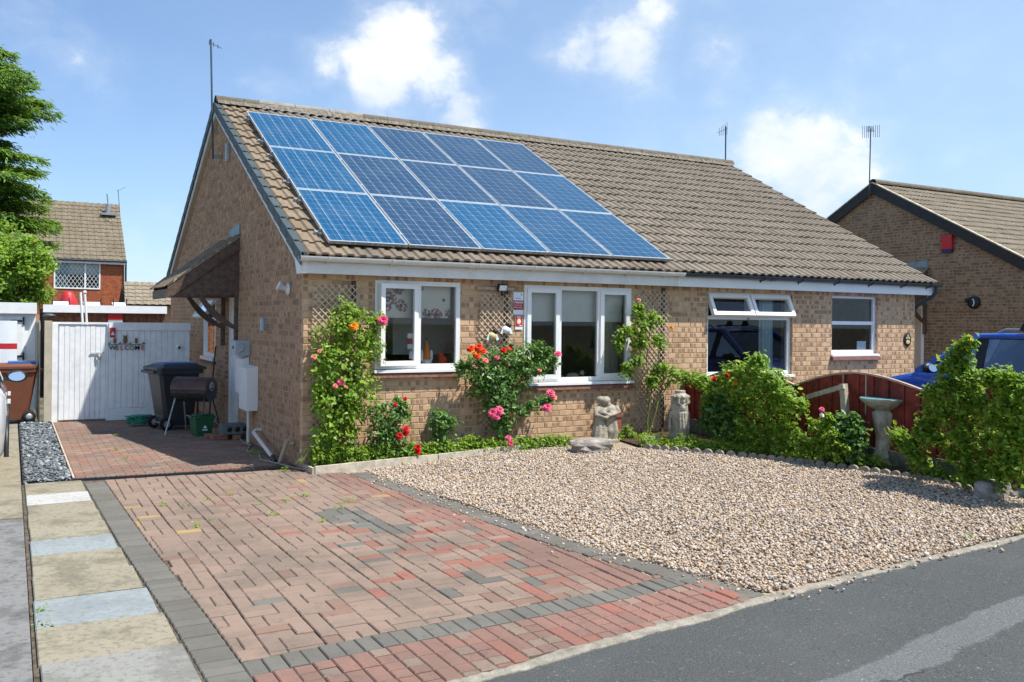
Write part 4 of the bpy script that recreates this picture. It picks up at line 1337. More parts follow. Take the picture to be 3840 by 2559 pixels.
# ---- porch canopy on the gable, also used by the third house
def porch(parent, ox, oy, oz, y0=3.36, y1=4.72, tile=TILE_L):
    T = lambda x, y, z: (ox + x, oy + y, oz + z)
    root = MB(); root.add([T(0, y0, 2.86), T(-1.0, y0, 2.11), T(-1.0, y1, 2.11), T(0, y1, 2.86), T(0, y0, 2.82), T(-1.0, y0, 2.07), T(-1.0, y1, 2.07), T(0, y1, 2.82)],
                          [(0, 3, 2, 1), (4, 5, 6, 7), (0, 1, 5, 4), (1, 2, 6, 5), (2, 3, 7, 6)])
    po = root.build('porch', DARKWOOD, parent)
    for yy in (y0, y1 - .02):
        mb = MB(); mb.prism([T(-.003, yy, 2.05), T(-.003, yy, 2.80), T(-.93, yy, 2.10), T(-.93, yy, 2.02)], (0, .02, 0)); mb.build('side_panel', DARKWOOD, po)
    for yy in (y0 - .025, y1 + .005):
        mb = MB(); mb.prism([T(-.003, yy, 2.72), T(-.003, yy, 2.90), T(-1.0, yy, 2.155), T(-1.0, yy, 2.0), T(-.93, yy, 2.02)], (0, .022, 0)); mb.build('barge_board', DARKWOOD, po)
        mb = MB(); mb.prism([T(-.003, yy - .006, 2.905), T(-.003, yy - .006, 2.945), T(-1.0, yy - .006, 2.20), T(-1.0, yy - .006, 2.16)], (0, .05, 0)); mb.build('undercloak', STONE_W, po)
    mb = MB(); mb.box(ox - 1.02, ox - 1.0, oy + y0 - .02, oy + y1 + .02, oz + 1.99, oz + 2.12); mb.build('front_board', DARKWOOD, po)
    mb = MB(); mb.box(ox - .99, ox - .004, oy + y0 + .03, oy + y1 - .03, oz + 2.025, oz + 2.045); mb.build('ceiling_board', DARKWOOD, po)
    # small plain tiles
    e = Vector((-1.0, 0, -.75)).normalized(); nn = Vector((-.75 * .8, 0, .8)).normalized(); nn = Vector((e.z, 0, -e.x)) * 1.0
    if nn.z < 0: nn = -nn
    t = MB(); t.obox(Vector((0, 0, 0)) - e * .07, e, (0, 1, 0), nn, .18, .16, .014); tm = t.mesh('porch_tile', tile)
    for r in range(11):
        for c in range(9):
            p = Vector(T(-1.03, y0 - .02 + .08 + c * .163 + (.04 if r % 2 else -.03), 2.155)) - e * (r * .115) + nn * (.012 + random.uniform(-.004, .006))
            o = link('porch_tile', tm, po, tuple(p)); o.rotation_euler = (random.uniform(-.03, .03), -.05 + random.uniform(-.02, .02), random.uniform(-.03, .03))
    for yy in (y0 + .03, 4.36):
        mb = MB(); mb.box(ox - .06, ox - .003, oy + yy - .035, oy + yy + .035, oz + 1.28, oz + 2.05); mb.build('post', DARKWOOD, po)
        pts = []
        for k in range(9):
            q = k / 8; pts.append((-.05 - .50 * q - .03 * math.sin(q * 3.14), 1.57 + .46 * q - .035 * math.sin(q * 3.14)))
        bm = MB(); vs = []
        for k, (x, z) in enumerate(pts):
            wdt = .026 + .020 * math.sin(k / 8 * math.pi); a = Vector((.73, 0, .68)) * wdt
            for s in (-.025, .025): vs += [T(x + a.x, yy + s, z + a.z), T(x - a.x, yy + s, z - a.z)]
        fs = []
        for k in range(8):
            b = k * 4; fs += [(b, b + 4, b + 5, b + 1), (b + 2, b + 3, b + 7, b + 6), (b, b + 2, b + 6, b + 4), (b + 1, b + 5, b + 7, b + 3)]
        bm.add(vs, fs); bm.build('curved_bracket', DARKWOOD, po)
    mb = MB(); mb.prism([T(-.012, y0 - .02, 2.90), T(-.012, y0 - .02, 3.13), T(-.012, y0 + .62, 3.06), T(-.012, y0 + .64, 2.96), T(-.012, y1, 2.93), T(-.012, y1, 2.88)], (.010, 0, 0))
    mb.prism([T(-.010, y0 - .01, 2.93), T(-.010, y1, 2.93), T(-.17, y1, 2.80), T(-.17, y0 - .01, 2.80)], (0, 0, .006)); mb.build('lead_flashing', LEAD, po)
    return po


porch(house, 0, 0, 0)
# gable door
mb = MB(); x = .05
mb.box(x, x + .07, 3.36, 3.42, .05, 2.06); mb.box(x, x + .07, 4.22, 4.28, .05, 2.06); mb.box(x, x + .07, 3.42, 4.22, 2.0, 2.06); mb.box(-.03, .24, 3.36, 4.28, .0, .05)
do = mb.build('door', UPVC, house)
mb = MB(); mb.box(x + .02, x + .06, 3.425, 4.215, .055, 1.995)
for (a, b, c, d) in ((3.52, 4.12, .25, .95), (3.52, 4.12, 1.1, 1.85)): mb.box(x + .008, x + .02, a, b, c, d)
mb.build('door_leaf', UPVC, do)
mb = MB(); mb.tube([(.06, 3.40, .92), (-.03, 3.39, .96), (-.05, 3.39, 1.25), (-.02, 3.39, 1.33), (.05, 3.40, 1.34)], .014, 8); mb.build('grab_rail', UPVC, do)
# gable window with its top vent open
y0, y1, z0, z1 = GW[0], GW[1], GW[2], GW[3]; mb = MB(); x = -.005
mb.box(x, x + .07, y0, y0 + .06, z0 + .06, z1); mb.box(x, x + .07, y1 - .06, y1, z0 + .06, z1); mb.box(x, x + .07, y0 + .06, y1 - .06, z1 - .06, z1); mb.box(x, x + .07, y0 + .06, y1 - .06, z0 + .06, z0 + .12); mb.box(x, x + .07, y0 + .06, y1 - .06, 1.66, 1.72)
wo = mb.build('gable_window', UPVC, house)
mb = MB(); mb.add([(x + .03, y0 + .06, z0 + .12), (x + .03, y1 - .06, z0 + .12), (x + .03, y1 - .06, 1.66), (x + .03, y0 + .06, 1.66)], [(0, 1, 2, 3)]); mb.build('pane', GLASS, wo)
s = MB(); g = MB(); M = Matrix.Translation((x, 0, z1 - .02)) @ Matrix.Rotation(math.radians(32), 4, 'Y') @ Matrix.Translation((-x, 0, -z1 + .02))
s.box(x - .04, x, y0 + .03, y0 + .09, 1.66, z1 - .02); s.box(x - .04, x, y1 - .09, y1 - .03, 1.66, z1 - .02); s.box(x - .04, x, y0 + .09, y1 - .09, 1.66, 1.72); s.box(x - .04, x, y0 + .09, y1 - .09, z1 - .08, z1 - .02)
g.add([(x - .02, y0 + .09, 1.72), (x - .02, y1 - .09, 1.72), (x - .02, y1 - .09, z1 - .08), (x - .02, y0 + .09, z1 - .08)], [(0, 1, 2, 3)])
for q in (s, g): q.v = [tuple(M @ Vector(p)) for p in q.v]
s.build('vent_sash', UPVC, wo); g.build('pane', GLASS, wo)
mb = MB(); mb.box(-.06, .04, y0 - .03, y1 + .03, z0, z0 + .055); mb.build('sill_board', UPVC, wo)
mb = MB(); mb.box(-.05, .02, y0 - .03, y1 + .03, z0 - .05, z0 - .002); mb.build('sill_tile', SILLTILE, wo)

# ---- the attached neighbour
nb = thing('attached_bungalow', 'attached buff brick bungalow on the right without panels, black gutter', 'house', (SPLIT, 0, 0))
front_wall(nb, SPLIT, XEND, [NW1, NW2], -.075)
mb = MB(); mb.box(XEND - .25, XEND - .006, .25, 9.876, -.1, 2.4); mb.prism([(XEND - .006, 0, 2.30), (XEND - .006, RY, RZ - .10), (XEND - .006, 9.876, 2.30)], (-.2, 0, 0)); mb.build('side_wall', MORTAR, nb)
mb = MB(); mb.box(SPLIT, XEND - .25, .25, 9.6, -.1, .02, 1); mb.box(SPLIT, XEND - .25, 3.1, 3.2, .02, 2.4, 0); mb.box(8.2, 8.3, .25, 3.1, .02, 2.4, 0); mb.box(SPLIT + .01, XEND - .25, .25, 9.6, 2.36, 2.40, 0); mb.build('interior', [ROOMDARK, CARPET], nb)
roof2 = roof_deck(nb, SPLIT, 11.0)
tile_roof(roof2, SPLIT, 19, EAVE_Y, EAVE_Z, 17, [TILE_N], lambda x, s: False)
ridge_tiles(roof2, SPLIT, 11.02, RY, RZ + .02, RIDGE)
mb = MB(); vs = []; fs = []; xs = fr(SPLIT, 11.0, 160)
for x in xs: vs += [(x, RY - .15 + random.uniform(-.02, .015), RZ - .035), (x, RY - .10, RZ + .05 + random.uniform(-.01, .01))]
for i in range(len(xs) - 1): fs.append((2 * i, 2 * i + 2, 2 * i + 3, 2 * i + 1))
mb.add(vs, fs); mb.build('ridge_mortar', BEDDING, roof2)
ng = eaves(nb, 5.366, 10.98, GUT_D, 5.42, 11.10, [7.15], [6.95, 7.75, 8.55, 9.35, 10.15, 10.8], GUT_D)
mb = MB(); mb.tube([(11.0, -.21, 2.38), (11.0, -.21, 2.30), (10.98, -.16, 2.22), (10.86, .05, 2.06), (10.79, .09, 1.95), (10.79, .09, .1)], .034, 10); mb.build('downpipe', GUT_D, nb)
window(nb, NW1, .05, [(NW1[0], 6.92, 1.80, NW1[3], 24), (6.92, NW1[1], 1.80, NW1[3], 24), (NW1[0], NW1[1], .93, 1.80, 'fixed')], proud_sill=.10)
window(nb, NW2, .05, [(NW2[0], NW2[1], 1.74, NW2[3], 'fixed'), (NW2[0], NW2[1], 1.24, 1.74, 'fixed')], proud_sill=.09)
prop(drape('curtain', 7.35, 7.62, .55, 2.15, .26, CURTAIN_B, None), 'pale blue curtain at the right of the neighbour\'s large window', 'curtain')
mb = MB(); mb.box(9.40, 9.62, .108, .112, 1.26, 1.44); prop(mb.build('notice_card', SIGNWHITE), 'white card leaning inside the neighbour\'s right window', 'card')
pl = thing('house_plaque', 'dark oval house plaque with pale flower on neighbour\'s corner', 'plaque', (10.52, -.01, 1.47))
mb = MB(); mb.lathe((10.52, -.004, 1.47), [(.001, 0), (.088, 0), (.092, .008), (.085, .016), (.001, .018)], 24, axis=Matrix.Diagonal((1, 1, 1.35)) @ Matrix.Rotation(math.pi / 2, 3, 'X')); mb.build('oval', BLACK, pl)
mb = MB()
for (a, b, c, d) in ((0, .055, .018, .028), (-.03, .02, .02, .02), (.03, .02, .02, .02), (0, -.045, .05, .035)):
    ball(mb, (10.52 + a, -.022, 1.47 + b), (c, .004, d))
mb.build('flower_motif', GOLD, pl)

# ---- third house at the right
T0 = Vector((16.9, .95, .21))
h3 = thing('gable_bungalow', 'bungalow at far right with brown brick gable, black barge boards', 'house', tuple(T0))
mb = MB(); RY3, RZ3 = RY + T0.y, RZ + T0.z
mb.box(T0.x + .007, T0.x + .25, T0.y + .02, T0.y + 9.87, 0, 2.5); mb.prism([(T0.x + .007, T0.y, 2.5), (T0.x + .007, RY3, RZ3 - .10), (T0.x + .007, T0.y + 9.876, 2.5)], (.2, 0, 0)); mb.box(T0.x + .25, T0.x + 10.5, T0.y + .02, T0.y + .25, 0, 2.6)
g3 = mb.build('gable_wall', MORTAR_G, h3)
dh = (T0.y + DOOR[0], T0.y + DOOR[1], T0.z, T0.z + 2.06)
pcs = [((T0.x, u, z), l, h, 0, 1.0) for (u, z, l, h) in courses(.135, RZ3 - .1, lambda z: gable_span(z, RY3, RZ3, T0.y + .02, T0.y + 9.87), [])]
emit('brick', pcs, g3, [BRICK_3], 300, 'brick_field', GBS, .003, .05)
roof3 = roof_deck(h3, T0.x - .05, T0.x + 11, RY3, RZ3, T0.y - .17)
tile_roof(roof3, T0.x - .09, 36, T0.y + EAVE_Y, T0.z + EAVE_Z, 17, [TILE_3], lambda x, s: False)
ridge_tiles(roof3, T0.x - .08, T0.x + 10.9, RY3, RZ3 + .02, RIDGE)
for sgn in (1, -1):
    Y = lambda y: y if sgn > 0 else 2 * RY3 - y
    pz = lambda y: RZ3 - abs(RY3 - y) * .54
    a, b = T0.y - .19, RY3
    mb = MB(); mb.prism([(T0.x - .10, Y(a), pz(a) + .0), (T0.x - .10, Y(b), pz(b) + .0), (T0.x - .10, Y(b), pz(b) - .27), (T0.x - .10, Y(a), pz(a) - .27)], (.03, 0, 0)); mb.build('barge_board', DARKWOOD if False else BLACK, h3)
    mb = MB(); mb.prism([(T0.x - .12, Y(a), pz(a) + .005), (T0.x - .12, Y(b), pz(b) + .005), (T0.x - .12, Y(b), pz(b) + .035), (T0.x - .12, Y(a), pz(a) + .035)], (.12, 0, 0)); mb.build('undercloak', STONE_W, h3)
    mb = MB(); mb.add([(T0.x - .071, Y(a), pz(a) - .24), (T0.x - .071, Y(b), pz(b) - .24), (T0.x - .002, Y(b), pz(b) - .24), (T0.x - .002, Y(a), pz(a) - .24)], [(0, 1, 2, 3)]); mb.build('verge_soffit', DARKWOOD, h3)
porch(h3, T0.x, T0.y, T0.z, tile=TILE_3)
mb = MB(); x = T0.x - .012; mb.box(x, x + .01, T0.y + 3.42, T0.y + 3.50, .3, T0.z + 2.0); mb.box(x, x + .01, T0.y + 4.16, T0.y + 4.24, .3, T0.z + 2.0); mb.box(x, x + .01, T0.y + 3.50, T0.y + 4.16, T0.z + 1.92, T0.z + 2.0); d3 = mb.build('door', UPVC, h3)
mb = MB(); mb.box(x + .004, x + .009, T0.y + 3.50, T0.y + 4.16, .3, T0.z + 1.92); mb.build('door_leaf', SOFFIT, d3)
al = thing('alarm_box', 'red burglar alarm box with dark base high on the right gable', 'alarm box', (16.88, 3.72, 3.68))
mb = MB(); c = (16.9, 3.72, 3.68)
mb.prism([(16.896, 3.58, 3.56), (16.896, 3.86, 3.56), (16.896, 3.86, 3.90), (16.896, 3.58, 3.90)], (-.09, 0, 0)); mb.build('cover', RED, al)
mb = MB(); mb.prism([(16.896, 3.60, 3.47), (16.896, 3.84, 3.47), (16.896, 3.86, 3.555), (16.896, 3.58, 3.555)], (-.085, 0, 0)); mb.build('base', NAVY, al)
wl = thing('wall_lamp', 'round black bulkhead lamp on the right gable above the blue car', 'lamp', (16.88, 3.03, 2.26))
mb = MB(); mb.lathe((16.90, 3.03, 2.26), [(.15, .005), (.15, .05), (.13, .09), (.001, .10)], 20, axis=Matrix.Rotation(-math.pi / 2, 3, 'Y')); mb.build('body', BLACK, wl)
mb = MB(); mb.tube([(16.78, 3.03 - .06 * math.cos(t / 6 * 2.4 - 1.2), 2.26 + .09 * math.sin(t / 6 * 2.4 - 1.2)) for t in range(7)], .012, 6); mb.build('lens', SIGNWHITE, wl)
mb = MB(); mb.tube([(16.86, 3.14, 2.34), (16.80, 3.22, 2.30)], .05, 10); mb.build('sensor', BLACK, wl)

# ================================================================== small things on the walls
def lroot(name, label, cat, loc, rotz=0.0, group=None):
    o = bpy.data.objects.new(name, None); COL.objects.link(o); o.empty_display_size = .1; o.location = loc; o.rotation_euler = (0, 0, rotz)
    return prop(o, label, cat, group)


def lbuild(mb, name, mats, root):
    o = bpy.data.objects.new(name, mb.mesh(name, mats)); COL.objects.link(o); o.parent = root; return o


BATTEN = plain('trellis_batten', (.13, .065, .045), .85, .2, var=.2)


def trellis(x0, x1, z0, z1, label, y=-.035, fan=0.0, posts=()):
    root = thing('trellis', label, 'trellis', ((x0 + x1) / 2, y, z0))
    h = z1 - z0; p = .062; wd = x1 - x0
    for sgn in (1, -1):
        t = -h + (.01 if sgn > 0 else .03)
        while t < wd:
            a, b = max(0, t), min(wd, t + h)          # line x - t = z
            if b - a > .03:
                if sgn > 0: P, Q = (x0 + a, z0 + a - t), (x0 + b, z0 + b - t)
                else: P, Q = (x1 - a, z0 + a - t), (x1 - b, z0 + b - t)
                yy = y - (.0 if sgn > 0 else .008)
                sx = lambda q: (q[0] if fan == 0 else x0 + (q[0] - x0) * (1 - fan * max(0, (z0 + .55 * h - q[1]) / h)))
                mb = MB(); mb.bar((sx(P), yy, P[1]), (sx(Q), yy, Q[1]), .011, .006, (0, 1, 0)); mb.build('slat', TRELLIS, root)
            t += p * 2 ** .5 * .92
    for xx in posts:
        mb = MB(); mb.box(xx - .022, xx + .022, -.030, -.004, z0 - .02, z1 + .05); mb.build('batten', BATTEN, root)
    return root


trellis(.10, .66, .10, 2.12, 'diamond trellis at the left corner behind the fresh green rose', posts=(.60,))
trellis(2.27, 2.74, .30, 2.06, 'diamond trellis between the two front windows', posts=(2.66,))
trellis(4.74, 5.30, .18, 2.16, 'diamond trellis right of the living room window near party line', fan=.35, posts=(5.22,))
mb = MB(); mb.box(2.22, 2.76, -.045, -.005, 2.11, 2.145); prop(mb.build('timber_batten', PALEWOOD), 'pale timber batten above the middle trellis', 'batten')
fl = thing('floodlight', 'small black floodlight with white lens above the middle trellis', 'floodlight', (2.55, -.10, 2.10))
mb = MB(); mb.obox((2.55, -.10, 2.14), (1, 0, 0), (0, .9, .4), (0, -.4, .9), .13, .04, .09); mb.build('housing', BLACK, fl)
mb = MB(); mb.obox((2.55, -.125, 2.135), (1, 0, 0), (0, .9, .4), (0, -.4, .9), .10, .012, .07); mb.build('lens', SIGNWHITE, fl)
mb = MB(); ball(mb, (2.55, -.10, 2.055), (.022, .022, .022)); mb.bar((2.55, -.10, 2.11), (2.55, -.10, 2.07), .02, .02); mb.bar((2.55, -.04, 2.12), (2.55, -.10, 2.13), .03, .02); mb.build('sensor', BLACK, fl)


def bug(x, z, body, label, tilt=0):
    r = thing('bug_ornament', label, 'ornament', (x, -.09, z))
    mb = MB(); ball(mb, (x, -.09, z), (.06, .045, .05)); mb.build('body', body, r)
    mb = MB(); ball(mb, (x + .035, -.10, z + .06), (.036, .034, .034)); mb.build('head', BLACK, r)
    for s in (-1, 1):
        mb = MB(); mb.obox((x + s * .055, -.10, z - .005), (.4 * s, 0, -.9), (.9, 0, .4 * s), (0, 1, 0), .10, .035, .006); mb.build('wing', SIGNWHITE if body is not PETAL['red'] else BLACK, r)
        for k in (-1, 0, 1):
            mb = MB(); mb.tube([(x + s * .04, -.07, z - .02 + k * .02), (x + s * .09, -.06, z - .04 + k * .03)], .004, 4); mb.build('leg', BLACK, r)
    return r


bug(2.42, 1.52, GOLD, 'yellow bee ornament on the middle trellis')
bug(2.62, 1.60, SIGNWHITE, 'white and black bee ornament on the middle trellis')
bug(2.66, 1.34, PETAL['red'], 'red ladybird ornament low on the middle trellis')

sg = thing('alarm_sign', 'white and red alarm warning sign beside the living room window', 'sign', (2.83, -.01, 1.86))
mb = MB(); mb.box(2.765, 2.915, -.012, -.004, 1.80, 2.09); mb.build('plate', SIGNWHITE, sg)
mb = MB(); mb.box(2.767, 2.913, -.014, -.0125, 1.862, 1.985); mb.build('red_band', DEEPRED, sg)
text_part('Alarm', .052, SIGNWHITE, (2.777, -.0145, 1.945), sg, bold=.0006)
text_part('Images & Audio', .0185, SIGNWHITE, (2.777, -.0145, 1.918), sg)
text_part('Recording', .027, SIGNWHITE, (2.777, -.0145, 1.886), sg)
text_part('verisure', .026, GREYBOX, (2.795, -.0130, 2.005), sg)
mb = MB(); mb.obox((2.885, -.013, 2.06), (.7, 0, -.7), (.7, 0, .7), (0, 1, 0), .026, .010, .001); mb.build('logo', BLACK, sg)
sg = thing('small_red_sign', 'small red sign with pale figure below the alarm sign', 'sign', (2.85, -.01, 1.66))
mb = MB(); mb.box(2.795, 2.905, -.012, -.004, 1.605, 1.785); mb.build('plate', SIGNWHITE, sg)
mb = MB(); mb.box(2.798, 2.902, -.014, -.0125, 1.642, 1.782); mb.build('red_field', RED, sg)
mb = MB(); ball(mb, (2.85, -.0145, 1.71), (.028, .001, .035)); ball(mb, (2.85, -.0145, 1.765), (.036, .001, .010)); ball(mb, (2.873, -.0145, 1.655), (.018, .001, .009)); mb.build('motif', PETAL['white'], sg)
mb = MB(); mb.box(1.30, 1.37, .008, .010, 1.36, 1.55); mb.box(1.30, 1.37, .0065, .0078, 1.42, 1.49, 1); mb.box(1.325, 1.375, .008, .010, 1.24, 1.33, 2)
prop(mb.build('window_sticker', [SIGNWHITE, DEEPRED, SIGNWHITE]), 'red and white stickers inside the kitchen window sash', 'sticker')

# gable wall fittings
r = thing('wall_light', 'white bell-shaped light high on the gable near the corner', 'light', (-.05, .62, 2.06))
mb = MB(); mb.lathe((-.004, .62, 2.07), [(.075, 0), (.078, .012), (.04, .03)], 18, axis=Matrix.Rotation(-math.pi / 2, 3, 'Y')); mb.build('back_plate', UPVC_D, r)
mb = MB(); mb.lathe((-.03, .62, 2.07), [(.025, 0), (.035, .05), (.055, .10), (.058, .11)], 16, axis=Matrix.Rotation(math.radians(-65), 3, 'Y')); mb.build('shade', UPVC_D, r)
mb = MB(); mb.lathe((-.05, 1.70, 1.555), [(.034, 0), (.036, .02), (.036, .14), (.03, .16), (.001, .165)], 14); mb.box(-.03, -.002, 1.68, 1.72, 1.58, 1.70); prop(mb.build('porch_lantern', GREYBOX), 'small grey cylinder light in the middle of the gable', 'light')
r = thing('electric_box', 'grey electric isolator box above the meter cupboards', 'electric box', (-.08, 2.75, 1.28))
mb = MB(); mb.box(-.20, -.003, 2.62, 2.90, 1.19, 1.40); mb.build('case', GREYBOX, r)
mb = MB(); mb.tube([(-.16, 2.615, 1.24), (-.10, 2.60, 1.27), (-.10, 2.60, 1.33), (-.16, 2.615, 1.36)], .013, 6); mb.build('handle', GREYBOX, r)
mb = MB(); mb.lathe((-.2, 2.76, 1.30), [(.02, 0), (.02, .012)], 12, axis=Matrix.Rotation(-math.pi / 2, 3, 'Y')); mb.build('dial', BLACK, r)
for (a, b, c, d, x, lab) in ((2.66, 3.10, .64, 1.17, .09, 'white meter cupboard behind, under the grey electric box'), (2.12, 2.58, .46, 1.06, .15, 'larger white meter cupboard on the gable with pipe below')):
    r = thing('meter_cupboard', lab, 'meter box', (-.05, (a + b) / 2, c))
    mb = MB(); mb.prism([(-.003, a, c), (-x, a, c), (-x, a, d - .03), (-.003, a, d)], (0, b - a, 0)); mb.build('case', UPVC, r)
    mb = MB(); mb.box(-x - .010, -x - .001, a + .015, b - .015, c + .012, d - .05); mb.build('door', UPVC, r)
mb = MB(); mb.tube([(-.07, 2.36, .46), (-.07, 2.36, -.01)], .025, 10); prop(mb.build('conduit_pipe', PVC), 'vertical white pipe from meter cupboard down to paving', 'pipe')
mb = MB(); mb.tube([(-.002, 1.92, .22), (-.08, 1.92, .22), (-.12, 1.84, .20), (-.16, .62, .02)], .025, 10); mb.tube([(-.158, .70, .033), (-.165, .52, .0)], .033, 10, 1); prop(mb.build('waste_pipe', [PVC, BLACK]), 'white waste pipe sloping down the gable to the drain', 'pipe')
mb = MB(); mb.tube([(-.002, .33, .24), (-.07, .33, .235)], .022, 10); mb.tube([(-.085, .30, .29), (-.13, .46, .0)], .026, 10); prop(mb.build('beige_waste_pipe', PVC_B), 'short beige waste pipe standing at the gable corner', 'pipe')
mb = MB(); mb.tube([(-.05, 3.3, .03), (-.08, 2.9, .012), (-.14, 2.4, .012), (-.12, 2.0, .012), (-.28, 1.5, .012), (-.22, 1.1, .012), (-.3, .7, .012), (-.2, .30, .02), (-.10, -.05, .012), (-.02, -.25, .012), (.05, -.30, .02), (.12, -.35, .05), (.5, -.38, .08)], .010, 6)
prop(mb.build('cable', plain('cable_grey', (.30, .27, .22), .6, .3)), 'grey cable lying along the foot of the gable', 'cable')
dr = thing('drain_channel', 'black slotted drain channel across the drive beside the gable', 'drain', (-1.3, .16, 0))
a, b = Vector((-2.36, .245, -.004)), Vector((-.12, .045, -.004)); d = (b - a)
mb = MB(); mb.bar(a, b, .05, .03); mb.build('channel', BLACK, dr)
for k in range(46):
    q = a + d * ((k + .5) / 46); mb = MB(); mb.bar(q + Vector((0, -.024, .017)), q + Vector((0, .024, .017)), .016, .006); mb.build('grating_bar', GUT_D, dr)

# ---- aerials
def aerial(name, label, base, top, boom_dir, blen, nel, elen, vertical=True, extra=None, mat=AERIAL):
    r = thing(name, label, 'aerial', tuple(base)); base, top = Vector(base), Vector(top); bd = Vector(boom_dir).normalized()
    mb = MB(); mb.tube([base, top], .016, 6); mb.build('mast', mat, r)
    s = top - Vector((0, 0, .06)) - bd * blen * .15
    mb = MB(); mb.tube([s, s + bd * blen], .005, 5); mb.build('boom', mat, r)
    up = Vector((0, 0, 1)) if vertical else bd.cross(Vector((0, 0, 1)))
    for k in range(nel):
        c = s + bd * blen * (k + .1) / nel; e = elen * (1.25 - .5 * k / nel)
        mb = MB(); mb.tube([c - up * e / 2, c + up * e / 2], .006, 4); mb.build('element', mat, r)
    if extra: extra(r, s, bd, up)
    return r


top = on_axis(790, 150, 0, -.15)
far = on_axis(945, 238, 2, top.z - .06)
ar = aerial('tv_aerial', 'tall television aerial on the left gable apex of the bungalow', (-.15, 4.66, 4.25), (-.15, 4.93, top.z), Vector((far.x + .15, far.y - top.y, 0)), .34, 3, .07)
mb = MB(); mb.bar((-.15, 4.68, 4.30), (-.005, 4.68, 4.30), .03, .05); mb.bar((-.15, 4.78, 4.75), (-.07, 4.78, 4.75), .03, .05); mb.build('bracket', STEEL, ar)
mb = MB(); mb.box(-.05, -.006, 4.10, 4.22, 4.15, 4.42); prop(mb.build('cable_box', GREYBOX), 'small grey box under the gable apex beside the aerial', 'box')
aerial('short_aerial', 'short aerial behind the ridge at the right end of the front roof', (11.1, 5.2, 4.6), (11.1, 5.2, 6.15), (.3, 1, 0), .5, 5, .22)


def grid(r, s, bd, up):
    side = bd.cross(up)
    for sg in (-1, 1):
        for k in range(4):
            mb = MB(); c = s + up * (sg * (.06 + .05 * k)) - bd * .02; mb.tube([c - side * .16, c + side * .16], .007, 4); mb.build('reflector', AERIAL, r)


p3 = on_axis(3268, 500, 0, 16.75); b3 = on_axis(3262, 740, 0, 16.75)
aerial('mast_aerial', 'aerial with square reflector on the far right gable', (16.72, b3.y, b3.z), (16.72, p3.y, p3.z + .12), (-.8, -.6, 0), .75, 6, .16, False, grid)

# ================================================================== side gate and what is behind it
gt = thing('side_gate', 'white boarded side gate hung on the concrete post', 'gate', (-1.95, 6.05, 0))
def boards(root, x0, x1, y, z0, z1, n, mat, wav=.0):
    wd = (x1 - x0) / n
    for k in range(n):
        mb = MB(); yy = y + random.uniform(-.003, .003); mb.piece((x0 + wd * (k + .5), yy, (z0 + z1) / 2), (1, 0, 0), (0, 0, 1), (0, -1, 0), wd - .003, z1 - z0, .018, .004); mb.build('board', WHITEGATE, root)
mb = MB(); mb.box(-2.27, -1.55, 6.07, 6.11, .02, 1.58); mb.build('backing', WHITEGATE, gt)
boards(gt, -2.26, -1.57, 6.05, .03, 1.57, 9, WHITEGATE)
mb = MB(); mb.box(-2.36, -2.275, 6.03, 6.09, 0, 1.60); mb.box(-1.555, -1.53, 6.03, 6.10, .0, 1.60); mb.box(-2.36, -1.53, 6.035, 6.10, 1.585, 1.62); mb.build('frame', WHITEGATE, gt)
mb = MB(); mb.tube([(-1.80, 6.03, 1.12), (-1.60, 6.03, 1.12)], .010, 6); mb.tube([(-1.70, 6.02, 1.11), (-1.68, 6.01, 1.02), (-1.66, 6.02, 1.0)], .014, 6); ball(mb, (-1.67, 6.015, 1.04), (.03, .015, .045)); mb.build('bolt', STEEL, gt)
gp2 = thing('gate_panel', 'fixed white boarded panel with welcome sign beside the gate', 'gate', (-.88, 6.0, 0))
mb = MB(); mb.box(-1.525, -.245, 6.04, 6.08, .02, 1.50); mb.build('backing', WHITEGATE, gp2)
boards(gp2, -1.51, -.25, 6.02, .20, 1.49, 14, WHITEGATE)
mb = MB(); mb.box(-1.525, -.24, 6.0, 6.08, 1.49, 1.62); mb.build('top_rail', WHITEGATE, gp2)
mb = MB(); mb.box(-1.525, -.24, 6.005, 6.08, 0, .195); mb.build('kick_board', WHITEGATE, gp2)
r = thing('security_camera', 'small white camera with black lens on the white gate panel', 'camera', (-.42, 5.97, 1.2))
mb = MB(); mb.tube([(-.45, 6.0, 1.21), (-.43, 5.93, 1.20)], .034, 12); mb.build('body', UPVC, r)
mb = MB(); mb.tube([(-.43, 5.93, 1.20), (-.428, 5.925, 1.20)], .022, 12); mb.build('lens', BLACK, r)
sg = thing('warning_sign', 'small red warning sign with white triangle on the gate panel', 'sign', (-1.47, 6.0, 1.45))
mb = MB(); mb.box(-1.52, -1.42, 5.990, 5.998, 1.33, 1.54); mb.build('plate', SIGNWHITE, sg)
mb = MB(); mb.box(-1.515, -1.425, 5.987, 5.9895, 1.37, 1.535); mb.build('red_field', RED, sg)
mb = MB(); mb.prism([(-1.50, 5.9865, 1.41), (-1.44, 5.9865, 1.41), (-1.47, 5.9865, 1.475)], (0, -.001, 0)); mb.build('triangle', SIGNWHITE, sg)
ws = thing('welcome_sign', 'cut-out WELCOME sign with three owls on the gate panel', 'sign', (-1.24, 6.0, 1.18))
for ch, x, m in zip('WELCOME', (-1.525, -1.425, -1.355, -1.29, -1.215, -1.13, -1.03), (NAVY, GREENP, RED, NAVY, GREENP, NAVY, RED)):
    text_part(ch, .105, m, (x, 5.992, 1.165), ws, ext=.004, bold=.001)
mb = MB(); mb.tube([(-1.53, 5.99, 1.25), (-1.3, 5.99, 1.262), (-1.1, 5.99, 1.25), (-.96, 5.99, 1.27)], .007, 6); mb.build('branch', BROWNP, ws)
